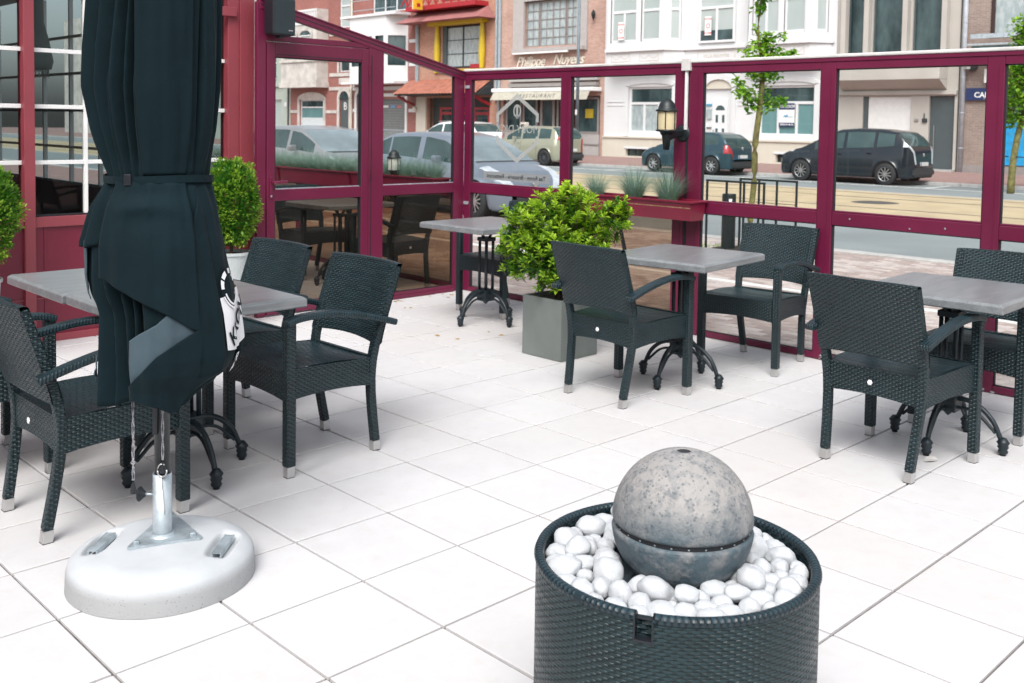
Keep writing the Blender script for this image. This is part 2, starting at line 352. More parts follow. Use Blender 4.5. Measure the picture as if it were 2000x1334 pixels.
# ================================================================== SETTING: ground
def sheet(name, x0, x1, y0, y1, z, m, kind='structure', parent=None):
    o = MB().quad((x0, y0, z), (x1, y0, z), (x1, y1, z), (x0, y1, z)).build(name, m, parent); 
    if kind: o['kind'] = kind
    return o
FX = 4.98; PYP = 4.22; TS = .42; ROADZ = -.05; PAVZ = -.02
sheet('ground', -120, 10.95, -120, 140, -.11, M['pavej'])
sheet('asphalt_road', 11.35, 28.3, -120, 140, ROADZ-.02, M['asphalt'])
parkb = sheet('asphalt_parking_bay', 10.95, 11.35, -120, 140, ROADZ-.016, M['asphalt'])
sheet('tram_bed', 15.75, 23.55, -120, 140, ROADZ-.008, M['tram'])
rl = thing('tram_track', None, None); rl['kind'] = 'structure'
for x in (16.9, 18.4, 21.3, 22.9):
    MB().box(x-.035, x+.035, -120, 140, ROADZ-.03, ROADZ-.003).build('rail', M['rail'], rl)
for x in (15.72, 23.6):
    MB().box(x-.06, x+.06, -120, 140, ROADZ-.03, ROADZ-.004).build('kerb_strip', M['kerb'], rl)
mk = thing('road_markings', None, None); mk['kind'] = 'structure'
MB().box(26.35, 26.47, -60, 120, ROADZ-.014, ROADZ-.008).build('line', M['line'], mk)
for y in (15.2, 20.9, 9.2, 27.6, 33.6):
    MB().box(26.47, 28.2, y, y+.12, ROADZ-.014, ROADZ-.009).build('line', M['line'], mk)
o = MB(); 
o.box(7.46, 7.58, -6, 16, PAVZ-.02, PAVZ+.004); o.build('line', M['line'], mk)
MB().box(8.62, 8.74, -6, 16, PAVZ-.02, PAVZ+.004).build('line', M['line'], mk)
mh = MB().lathe([(0, 0), (.42, 0), (.5, -.01)], (19.9, 7.5, ROADZ+.002), 28).build('manhole_cover', M['rail']); tag(mh, 'dark round iron manhole cover set in the sandy tram bed', 'manhole cover')
# kerbs: single kerb stones along the near edge
def kerbrow(name, x0, x1, ys, z0, z1, L):
    root = thing(name, None, None); root['kind'] = 'structure'; cnt = 0; rest = MB()
    y = ys[0]; base = MB().box(x0, x1, .004, L-.004, z0, z1).build('kerb_stone', M['kerb'], root, bevel=.012); base.location = (0, y, 0)
    y += L
    while y < ys[1]:
        if cnt < 90:
            c = base.copy(); COL.objects.link(c); c.parent = root; c.location = (0, y, random.uniform(-.003, .003)); cnt += 1
        else: rest.box(x0, x1, y+.004, y+L-.004, z0, z1)
        y += L
    if rest.v: stuff(rest.build('kerb_stones', M['kerb'], root))
kerbrow('near_kerb', 10.75, 10.95, (-4, 60), -.1, PAVZ+.015, 1.)
kerbrow('far_kerb', 28.3, 28.48, (-6, 110), -.1, .03, 1.)
sheet('far_pavement', 28.48, 60, -120, 140, .03, M['pavefar'])
# outer pavement of single clay pavers (herringbone-like running bond), nearest 300 as parts
pv = thing('clay_pavement', None, None); pv['kind'] = 'structure'
sheet('paving_bed', FX+.05, 10.75, -9, 40, PAVZ-.012, M['pavej'], None, pv)
pw, ph_ = .21, .105
pm = []
for k, mm in enumerate((M['paver'], M['paver2'])):
    b = MB(); e = .004; t = .006; hx, hy = ph_/2-.003, pw/2-.003
    b.v = [(-hx, -hy, -.03), (hx, -hy, -.03), (hx, hy, -.03), (-hx, hy, -.03), (-hx, -hy, -t), (hx, -hy, -t), (hx, hy, -t), (-hx, hy, -t), (-hx+e, -hy+e, 0), (hx-e, -hy+e, 0), (hx-e, hy-e, 0), (-hx+e, hy-e, 0)]
    b.f = [(8, 9, 10, 11)]+[(a, (a+1) % 4, (a+1) % 4+4, a+4) for a in range(4)]+[(a+4, (a+1) % 4+4, (a+1) % 4+8, a+8) for a in range(4)]
    pm.append(b)
cells = []
i = 0; x = FX+.1
while x < 10.7:
    y = -3.6+(.5*pw if i % 2 else 0)
    while y < 11:
        v = in_view(x, y, PAVZ, 40)
        if v: cells.append((v[2], x, y))
        y += pw
    x += ph_; i += 1
cells.sort(); pmesh = []
for k, b in enumerate(pm):
    o = b.build('paver', (M['paver'], M['paver2'])[k], pv); pmesh.append(o)
rest = [MB(), MB()]
used = [False, False]
for n_, (d, x, y) in enumerate(cells):
    k = 0 if noise.noise(Vector((x*.9, y*.9, 3)))+random.uniform(-.35, .35) > 0 else 1
    z = PAVZ+random.uniform(-.0025, .0025)
    if n_ < 298:
        if not used[k]: o = pmesh[k]; used[k] = True
        else: o = pmesh[k].copy(); COL.objects.link(o); o.parent = pv
        o.location = (x, y, z); o.rotation_euler = (random.uniform(-.01, .01), random.uniform(-.01, .01), 0)
    else:
        b = rest[k]; i0 = len(b.v); b.v += [(a+x, c+y, e+z) for a, c, e in pm[k].v]; b.f += [tuple(q+i0 for q in f) for f in pm[k].f]
for k in (0, 1): stuff(rest[k].build('far_pavers', (M['paver'], M['paver2'])[k], pv))
sheet('outer_paving', FX+.05, 10.75, 11, 140, PAVZ-.004, M['pavefar'], None, pv)
sheet('outer_paving', FX+.05, 10.75, -120, -3.7, PAVZ-.004, M['pavefar'], None, pv)
# terrace
tr = thing('terrace_floor', None, None); tr['kind'] = 'structure'
MB().box(-14, FX+.045, -12, 12, -.105, -.010).build('joint_bed', M['grout'], tr)
b = MB(); h = TS/2-.0043; e = .0025
b.v = [(-h, -h, -.03), (h, -h, -.03), (h, h, -.03), (-h, h, -.03), (-h, -h, -.002), (h, -h, -.002), (h, h, -.002), (-h, h, -.002), (-h+e, -h+e, 0), (h-e, -h+e, 0), (h-e, h-e, 0), (-h+e, h-e, 0)]
b.f = [(8, 9, 10, 11)]+[(a, (a+1) % 4, (a+1) % 4+4, a+4) for a in range(4)]+[(a+4, (a+1) % 4+4, (a+1) % 4+8, a+8) for a in range(4)]
cells = []
for i in range(-8, 12):
    for j in range(-9, 28):
        x, y = (i+.5)*TS, (j+.5)*TS
        if x > FX: continue
        v = None
        for a in (-.2, .2):
            for c in (-.2, .2): v = v or in_view(x+a, y+c, 0, 5)
        w = in_view(x, y, 0, 99999)
        cells.append((0 if v else 1, w[2] if w else 99, x, y))
cells.sort(); t0 = b.build('tile', M['tile'], tr); rest = MB(); n_ = 0
for off, d, x, y in cells:
    z = random.uniform(-.0006, .0006)
    if not off and n_ < 299:
        if n_ == 0: o = t0
        else: o = t0.copy(); COL.objects.link(o); o.parent = tr
        s = 1-random.random()*.004 if random.random() < .8 else 1-random.random()*.009
        o.location = (x+random.uniform(-.0008, .0008), y+random.uniform(-.0008, .0008), z); o.scale = (s, 1-random.random()*.005, 1)
        o.rotation_euler = (random.uniform(-.0014, .0014), random.uniform(-.0014, .0014), random.uniform(-.0012, .0012)); n_ += 1
    else:
        i0 = len(rest.v); rest.v += [(a+x, c+y, q+z) for a, c, q in b.v]; rest.f += [tuple(q+i0 for q in f) for f in b.f]
stuff(rest.build('outer_tiles', M['tile'], tr))
# ================================================================== GLASS FENCE
def panes_frame(root, axis, base, s0, s1, posts, zs, mats_up, mats_lo, depth=.05, sgn=1, topz=None):
    """axis 'Y': frame in plane X=base running along Y, 'X': frame in plane Y=base along X. posts = list of (a,b). zs=(bottom0,bottom1,mid0,mid1,top0,top1)"""
    def bx(a0, a1, d0, d1, z0, z1, nm, m, bev=.004):
        bb = MB()
        if axis == 'Y': bb.box(base+d0, base+d1, a0, a1, z0, z1)
        else: bb.box(a0, a1, base+d0, base+d1, z0, z1)
        return bb.build(nm, m, root, bevel=bev)
    b0, b1, m0, m1, t0, t1 = zs
    for a, c in posts:
        bx(a, c, 0, depth, 0.004, t1, 'post', M['frame'])
        bx(a+(c-a)*.30, a+(c-a)*.34, -.002, .004, b1, t0-.01, 'post_groove', M['frame'], 0)
    gaps = [(posts[k][1], posts[k+1][0]) for k in range(len(posts)-1)]
    for k, (a, c) in enumerate(gaps):
        bx(a+.001, c-.001, .002, depth-.002, b0+.004, b1, 'bottom_rail', M['frame'])
        bx(a+.001, c-.001, .002, depth-.002, m0, m1, 'mid_rail', M['frame'])
        bx(a+.001, c-.001, .010, depth-.004, m1, m1+.012, 'rail_bead', M['frame'])
        for z0, z1, mm, nm in ((b1, m0, mats_lo[k], 'lower_pane'), (m1, t0, mats_up[k], 'upper_pane')):
            q = MB()
            if axis == 'Y': q.box(base+.022, base+.026, a, c, z0, z1)
            else: q.box(a, c, base+.022, base+.026, z0, z1)
            # a single sheet is enough for a thin pane
            q = MB(); d = base+.024
            q.quad((d, a, z0), (d, c, z0), (d, c, z1), (d, a, z1)) if axis == 'Y' else q.quad((a, d, z0), (c, d, z0), (c, d, z1), (a, d, z1))
            q.build(nm, mm, root)
            g = .008
            for p0, p1 in ((a, a+g), (c-g, c)): bx(p0, p1, .014, .034, z0, z1, 'gasket', M['gasket'], 0)
            bx(a, c, .014, .034, z0, z0+g*.7, 'gasket', M['gasket'], 0); bx(a, c, .014, .034, z1-g*.7, z1, 'gasket', M['gasket'], 0)
    return bx
ZS = (0, .045, .91, .995, 1.935, 1.985)
# section between the corner and the double post
fa = thing('glass_fence', 'burgundy framed glass fence section with etched hexagon emblem, behind the leafy bush', 'glass fence', (0, 0, 0), 0, 'glass fence sections along the street')
bx = panes_frame(fa, 'Y', FX, 1.74, 4.23, [(1.745, 1.85), (2.91, 3.02), (4.14, 4.225)], ZS, [M['clear'], M['clear']], [M['bronze'], M['clear']])
bx(1.745, 4.225, -.006, .06, 1.985, 2.012, 'top_rail', M['frame']); bx(1.75, 4.23, -.012, .066, 2.012, 2.034, 'top_cap', M['cap'], .006)
bx(1.85, 2.91, .0, .05, 1.935, 1.985, 'head_rail', M['frame']); bx(3.02, 4.14, .0, .05, 1.935, 1.985, 'head_rail', M['frame'])
# etched emblem and sign on the pane (read from the street, so mirrored from here)
em = MB(); cy_, cz_ = 3.555, 1.505; w_, hh = .265, .305; th = .042; xg = FX+.021
def ring(pts_o, pts_i, idx):
    for k in idx: em.quad(pts_o[k], pts_o[(k+1) % len(pts_o)], pts_i[(k+1) % len(pts_i)], pts_i[k])
def hexp(w, h, s): return [(xg, cy_, cz_+h), (xg, cy_+w, cz_+h*.42), (xg, cy_+w, cz_+s), (xg, cy_+w, cz_-s*1.2), (xg, cy_+w, cz_-h*.42), (xg, cy_, cz_-h), (xg, cy_-w, cz_-h*.42), (xg, cy_-w, cz_-s*1.2), (xg, cy_-w, cz_+s), (xg, cy_-w, cz_+h*.42)]
ring(hexp(w_, hh, .055), hexp(w_-th*.8, hh-th*1.1, .055), [0, 1, 3, 4, 5, 6, 8, 9])
em.quad((xg, cy_-.012, cz_+.085), (xg, cy_+.012, cz_+.085), (xg, cy_+.012, cz_+.19), (xg, cy_-.012, cz_+.19))
for k in range(10):   # round diver-like medallion left plain
    a, c = 2*pi*k/10, 2*pi*(k+1)/10
    em.quad((xg, cy_+.05*cos(a), cz_+.15+.06*sin(a)), (xg, cy_+.05*cos(c), cz_+.15+.06*sin(c)), (xg, cy_+.035*cos(c), cz_+.15+.043*sin(c)), (xg, cy_+.035*cos(a), cz_+.15+.043*sin(a)))
for k in range(8):
    a, c = pi+pi*k/8, pi+pi*(k+1)/8
    em.quad((xg, cy_+.03*cos(a), cz_-.15+.03*sin(a)), (xg, cy_+.03*cos(c), cz_-.15+.03*sin(c)), (xg, cy_+.023*cos(c), cz_-.15+.023*sin(c)), (xg, cy_+.023*cos(a), cz_-.15+.023*sin(a)))
em.quad((xg, cy_-.004, cz_-.18), (xg, cy_+.004, cz_-.18), (xg, cy_+.004, cz_-.10), (xg, cy_-.004, cz_-.10))
stuff(em.build('etched_emblem', M['frost'], fa))
def mirrored(x, y, z): return Matrix(((0, 0, -1, x), (1, 0, 0, y), (0, 1, 0, z), (0, 0, 0, 1)))
M['letter'] = M['frost']
text_obj('emblem_lettering', 'MOBY DICK', .10, M['letter'], mirrored(xg, cy_, cz_-.01), fa, extrude=.0003, spacing=1.02)
text_obj('small_lettering', 'STELLA', .03, M['letter'], mirrored(xg, cy_-.02, cz_-.085), fa, extrude=.0003)
M['sign'] = mat('grey_sign_film', (.27, .29, .30), .6, var=.03)
MB().quad((xg, 3.155, 1.04), (xg, 3.975, 1.04), (xg, 3.975, 1.115), (xg, 3.155, 1.115)).build('sign_film', M['sign'], fa)
text_obj('sign_lettering', 'Tea Room - Brasserie - Restaurant', .052, M['gasket'], mirrored(xg-.002, 3.565, 1.077), fa, extrude=.0003)
for z in (1.86, .80): MB().box(FX-.008, FX, 4.155, 4.215, z, z+.028).build('steel_clip', M['galv'], fa)
MB().box(FX-.006, FX, 4.19, 4.20, 1.29, 1.298).build('keyhole', M['gasket'], fa)
# section to the right
fb = thing('glass_fence', 'long burgundy framed glass fence section right of the lantern post, clear to the ground', 'glass fence', (0, 0, 0), 0, 'glass fence sections along the street')
bx = panes_frame(fb, 'Y', FX, -3, 1.72, [(-2.66, -2.56), (-1.56, -1.46), (-.51, -.41), (.55, .66), (1.60, 1.72)], ZS, [M['clear']]*4, [M['clear']]*4)
bx(-2.66, 1.72, -.006, .06, 1.985, 2.012, 'top_rail', M['frame']); bx(-2.66, 1.715, -.012, .066, 2.012, 2.034, 'top_cap', M['cap'], .006)
for a, c in ((-2.56, -1.56), (-1.46, -.51), (-.41, .55), (.66, 1.60)): bx(a, c, 0, .05, 1.935, 1.985, 'head_rail', M['frame'])
for y, z in ((.42, .96), (-.2, .95), (.02, .93)): MB().lathe([(0, -.003), (.006, -.002), (.006, 0)], (FX, y, z), 8, axis='X').build('screw', M['galv'], fb)
for y0, y1 in ((-.55, -.35), (.5, .7)):   # flaked paint at the foot of the posts
    bb = MB()
    for k in range(7): 
        yy = random.uniform(y0, y1); zz = random.uniform(.008, .03); bb.poly([(FX-.0015, yy+random.uniform(.008, .022)*cos(a_), zz+random.uniform(.004, .012)*sin(a_)) for a_ in [j*pi/3 for j in range(6)]])
    bb.build('flaked_paint', M['concrete'], fb)
# junction cap and conduit on the double post
jc = thing('cable_conduit', 'white cable conduit with junction cap on the double post above the lantern', 'conduit')
MB().box(FX-.03, FX+.07, 1.70, 1.775, 1.955, 2.045).build('junction_cap', M['cap'], jc, bevel=.004)
MB().box(FX-.018, FX-.001, 1.725, 1.747, 1.52, 1.955).build('conduit', M['white'], jc, bevel=.002)
MB().box(FX+.002, FX+.045, 1.722, 1.743, .01, 1.95).build('joint_filler', M['gasket'], jc)
# fence of the next terrace, beyond the partition
fc = thing('glass_fence', 'burgundy fence beyond the door with bronze lower panes and a row of grass planters', 'glass fence', (0, 0, 0), 0, 'glass fence sections along the street')
bx = panes_frame(fc, 'Y', FX, 4.3, 12, [(4.30, 4.39), (5.62, 5.72), (6.98, 7.08), (8.34, 8.44), (9.7, 9.8), (11.1, 11.2)], (0, .045, .84, .93, 1.0, 1.03), [M['clear']]*5, [M['bronze']]*5)
# ---- partition with the door
pt = thing('glass_partition', 'burgundy glazed partition with sloping top rail joining wall and street fence', 'partition')
def pbx(x0, x1, z0, z1, nm, m=None, d0=0, d1=.05, bev=.004, par=None): return MB().box(x0, x1, PYP+d0, PYP+d1, z0, z1).build(nm, m or M['frame'], par or pt, bevel=bev)
pbx(2.86, 2.935, 0.004, 2.45, 'jamb_post'); pbx(3.905, 4.06, .004, 2.17, 'post'); pbx(4.86, 4.975, .004, 1.99, 'corner_post')
pbx(3.93, 3.938, .06, 2.1, 'post_groove', M['gasket'], -.0015, .002, 0)
pbx(2.936, 3.904, 2.155, 2.20, 'lintel'); pbx(4.061, 4.859, 0.004, .06, 'bottom_rail', None, .002, .048); pbx(4.061, 4.859, .91, 1.0, 'mid_rail', None, .002, .048)
pbx(4.061, 4.859, .0, .03, 'base_moulding', None, -.012, .0, .003)
def slope_box(x0, z0, x1, z1, h, d0, d1, nm, m=None):
    a, c = PYP+d0, PYP+d1; bb = MB(); bb.v = [(x0, a, z0-h), (x1, a, z1-h), (x1, c, z1-h), (x0, c, z0-h), (x0, a, z0), (x1, a, z1), (x1, c, z1), (x0, c, z0)]
    bb.f = [(0, 3, 2, 1), (4, 5, 6, 7), (0, 1, 5, 4), (1, 2, 6, 5), (2, 3, 7, 6), (3, 0, 4, 7)]; return bb.build(nm, m or M['frame'], pt, bevel=.003)
SL = lambda x: 2.435+(x-3.02)*(2.005-2.435)/(4.96-3.02)
slope_box(2.88, SL(2.88), 5.0, SL(5.0), .07, -.004, .054, 'sloping_top_rail'); slope_box(2.88, SL(2.88)+.012, 5.0, SL(5.0)+.012, .014, -.012, .062, 'sloping_rail_lip')
slope_box(2.88, SL(2.88)-.03, 5.0, SL(5.0)-.03, .008, -.0065, .0, 'rail_groove', M['gasket'])
q = MB(); q.quad((4.06, PYP+.024, 1.0), (4.86, PYP+.024, 1.0), (4.86, PYP+.024, SL(4.86)-.065), (4.06, PYP+.024, SL(4.06)-.065)); q.build('upper_pane', M['clear'], pt)
q = MB(); q.quad((4.06, PYP+.024, .06), (4.86, PYP+.024, .06), (4.86, PYP+.024, .91), (4.06, PYP+.024, .91)); q.build('lower_pane', M['lbronze'], pt)
q = MB(); q.quad((2.935, PYP+.024, 2.20), (3.905, PYP+.024, 2.20), (3.905, PYP+.024, SL(3.905)-.065), (2.935, PYP+.024, SL(2.935)-.065)); q.build('fanlight_pane', M['clear'], pt)
for x in (4.06, 4.852):
    pbx(x, x+.008, .06, .91, 'gasket', M['gasket'], .014, .034, 0); pbx(x, x+.008, 1.0, SL(x)-.068, 'gasket', M['gasket'], .014, .034, 0)
pbx(4.06, 4.86, 1.0, 1.006, 'gasket', M['galv'], .012, .034, 0); pbx(4.06, 4.86, .06, .066, 'gasket', M['gasket'], .014, .034, 0); pbx(4.06, 4.86, .904, .91, 'gasket', M['gasket'], .014, .034, 0)
dr = thing('glazed_door', 'burgundy framed glass door in the partition, closed, with lever handle at left', 'door')
P = lambda *a, **k: pbx(*a, par=dr, **k)
P(2.94, 3.01, .012, 2.15, 'stile', d0=-.006); P(3.83, 3.90, .012, 2.15, 'stile', d0=-.006); P(3.011, 3.829, 2.035, 2.15, 'top_rail', d0=-.006); P(3.011, 3.829, .91, 1.0, 'mid_rail', d0=-.004); P(3.011, 3.829, .012, .09, 'bottom_rail', d0=-.004)
P(3.011, 3.829, 2.05, 2.056, 'bead', m=M['gasket'], d0=-.008, d1=-.005, bev=0)
q = MB(); q.quad((3.01, PYP+.024, 1.0), (3.83, PYP+.024, 1.0), (3.83, PYP+.024, 2.035), (3.01, PYP+.024, 2.035)); q.build('upper_pane', M['clear'], dr)
q = MB(); q.quad((3.01, PYP+.024, .09), (3.83, PYP+.024, .09), (3.83, PYP+.024, .91), (3.01, PYP+.024, .91)); q.build('lower_pane', M['lbronze'], dr)
for x in (3.01, 3.822):
    for z0, z1 in ((.09, .91), (1.0, 2.035)): P(x, x+.008, z0, z1, 'gasket', m=M['gasket'], d0=.0, d1=.034, bev=0)
P(3.01, 3.83, 2.027, 2.035, 'gasket', m=M['gasket'], d0=.0, d1=.034, bev=0); P(3.01, 3.83, 1.0, 1.006, 'gasket', m=M['galv'], d0=.012, d1=.034, bev=0)
hd = MB().box(2.962, 2.986, PYP-.016, PYP-.006, .93, 1.10).build('handle_plate', M['frame'], dr, bevel=.004)
hl = MB(); hl.rect([(2.974, PYP-.016, 1.06), (2.974, PYP-.055, 1.06), (3.0, PYP-.06, 1.06), (3.09, PYP-.06, 1.062)], .016, .02); hl.build('lever', M['frame'], hd, bevel=.003)
MB().lathe([(0, -.002), (.008, 0), (.008, .01)], (2.974, PYP-.018, .95), 10, axis='Y').build('key', M['galv'], hd)
for z in (1.92, 1.05, .2): P(3.898, 3.912, z, z+.1, 'hinge', d0=-.014, d1=-.004)
# ================================================================== RESTAURANT WALL
WY = 4.40
rw = thing('restaurant_wall', 'faded red restaurant front with white barred windows, left edge of the terrace', 'building')
for x0, x1 in ((-3.1, -3.03), (-1.66, -1.59), (-.22, -.15), (1.22, 1.29)):
    MB().box(x0, x1, WY-.02, WY+.10, 0, 2.72).build('pillar', M['wallred'], rw, bevel=.004)
MB().box(2.70, 2.795, WY-.02, WY+.10, 0, 2.72).build('pillar', M['wallred'], rw, bevel=.004); MB().box(2.797, 2.92, WY-.028, WY+.10, 0, 2.72).build('pillar', M['wallred'], rw, bevel=.004)
MB().box(2.56, 2.76, WY-.05, WY-.021, 2.33, 2.40).build('steel_bracket', M['wallred'], rw, bevel=.003)
bays = [(-3.03, -1.66), (-1.59, -.22), (-.15, 1.22), (1.29, 2.70)]
for x0, x1 in bays:
    MB().box(x0, x1, WY-.005, WY+.08, .79, .86).build('window_rail', M['wallred'], rw, bevel=.004)
    MB().box(x0, x1, WY+.012, WY+.07, .03, .79).build('lower_panel', M['panelred'], rw)
    MB().box(x0+.06, x0+.075, WY+.006, WY+.014, .05, .79).build('panel_bead', M['panelred'], rw); MB().box(x0, x1, WY+.002, WY+.02, .30, .306).build('panel_bead', M['wallred'], rw)
    MB().box(x0, x1, WY-.012, WY+.07, 0.0, .05).build('plinth', M['wallred'], rw, bevel=.003)
    wn = MB().box(x0, x1, WY+.03, WY+.07, .86, .872).build('window', M['gasket'], rw)
    q = MB(); q.quad((x0, WY+.05, .86), (x1, WY+.05, .86), (x1, WY+.05, 2.72), (x0, WY+.05, 2.72)); q.build('pane', M['dglass'], wn)
    n = 4; st = (x1-x0)/n
    for k in range(1, n): MB().box(x0+k*st-.013, x0+k*st+.013, WY+.025, WY+.06, .872, 2.72).build('glazing_bar', M['white'], wn, bevel=.002)
    for z in (1.23, 1.61, 1.99, 2.37):
        for k in range(n): MB().box(x0+k*st+(.014 if k else .001), x0+(k+1)*st-(.014 if k < n-1 else .001), WY+.028, WY+.058, z-.014, z+.014).build('glazing_bar', M['white'], wn, bevel=.002)
MB().box(-3.1, 2.92, WY-.04, WY+.12, 2.72, 3.0).build('fascia', M['wallred'], rw, bevel=.006)
MB().box(-14, -3.1, WY-.02, WY+.1, 0, 3.0).build('wall', M['wallred'], rw)
b = MB(); b.box(-14, 2.92, WY+.12, 12, 2.85, 2.95); b.build('roof', M['interior'], rw)
# interior
MB().box(-6, 2.84, WY+.12, 11.0, 0, .02).build('floor', M['wfloor'], rw)
MB().box(-6, 2.84, 10.9, 11.0, .02, 2.84).build('back_wall', M['interior'], rw)
MB().box(-6, -5.9, WY+.12, 10.9, .02, 2.84).build('side_wall', M['interior'], rw)
b = MB()   # glazed veranda side: bars and glass toward the next terrace
for k in range(9): b.box(2.86, 2.90, WY+.6+k*.75, WY+.63+k*.75, .02, 2.8)
for z in (.86, 1.23, 1.61, 1.99, 2.37): b.box(2.865, 2.895, WY+.12, 10.9, z-.014, z+.014)
b.build('veranda_bars', M['white'], rw)
MB().box(2.85, 2.90, WY+.12, 10.9, 0, .85).build('veranda_base', M['panelred'], rw)
# hanging lamp, inside table, pot plant behind the window
lp = thing('pendant_lamp', 'tall pale fabric pendant lamp hanging behind the left window panes', 'lamp', (1.62, 5.3, 0))
MB().lathe([(.045, 2.55), (.05, 2.25), (.085, 2.12), (.115, 1.96), (.10, 1.90), (.02, 1.89)], n=24).build('lamp_shade', M['fabric'], lp, smooth=True); MB().tube([(0, 0, 2.5), (0, 0, 2.85)], .006, 6).build('cord', M['blackp'], lp)
b = MB(); rnd = random.Random(2)
for k in range(60):
    a = rnd.random()*6.28; x_, y_ = .08*cos(a), .08*sin(a); L_ = rnd.uniform(.03, .08); b.quad((x_-.002, y_, 1.91), (x_+.002, y_, 1.91), (x_+.002, y_, 1.91-L_), (x_-.002, y_, 1.91-L_))
stuff(b.build('fringe', M['fabric'], lp))
it = thing('dining_table', 'dark square table with a small pot plant, inside behind the window', 'table', (1.95, 5.0, .02))
MB().box(-.4, .4, -.35, .35, .70, .74).build('table_top', M['pot'], it); MB().box(-.03, .03, -.03, .03, 0, .70).build('leg', M['black'], it)
pp = thing('pot_plant', 'tiny green plant in a white pot on the indoor table', 'potted plant', (1.86, 4.84, .76))
MB().lathe([(0, 0), (.04, 0), (.05, .09), (.045, .09), (0, .08)], n=20).build('pot', M['white'], pp, smooth=True)
b = MB()
for k in range(140):
    a = rnd.random()*6.28; r = rnd.random()*.075; z = .09+rnd.random()*.07*(1-r*6); v = Vector((r*cos(a), r*sin(a), z)); d = Vector((rnd.uniform(-1, 1), rnd.uniform(-1, 1), rnd.uniform(0, 1)))*.014; e_ = Vector((rnd.uniform(-1, 1), rnd.uniform(-1, 1), 0))*.007
    b.poly([tuple(v), tuple(v+d*.5+e_), tuple(v+d), tuple(v+d*.5-e_)])
stuff(b.build('foliage', M['box'], pp))
# wall speaker
sp = thing('loudspeaker', 'black outdoor loudspeaker mounted on the red pillar above the door', 'loudspeaker', (3.0, 4.13, 2.19))
MB().box(-.10, .10, -.07, .07, 0, .285).build('cabinet', M['blackp'], sp, bevel=.02, seg=3)
MB().box(-.088, .088, -.076, -.071, .012, .272).build('grille', mat('speaker_grille', (.012, .025, .032), .55, bmp=.6, bscale=900), sp, bevel=.012)
MB().box(.03, .065, -.079, -.077, .035, .043).build('badge', M['alu'], sp); MB().box(-.03, .03, .07, .25, .1, .16).build('bracket', M['blackp'], sp)
MB().box(-.02, .02, -.03, .03, -.015, -.001).build('swivel', M['blackp'], sp)
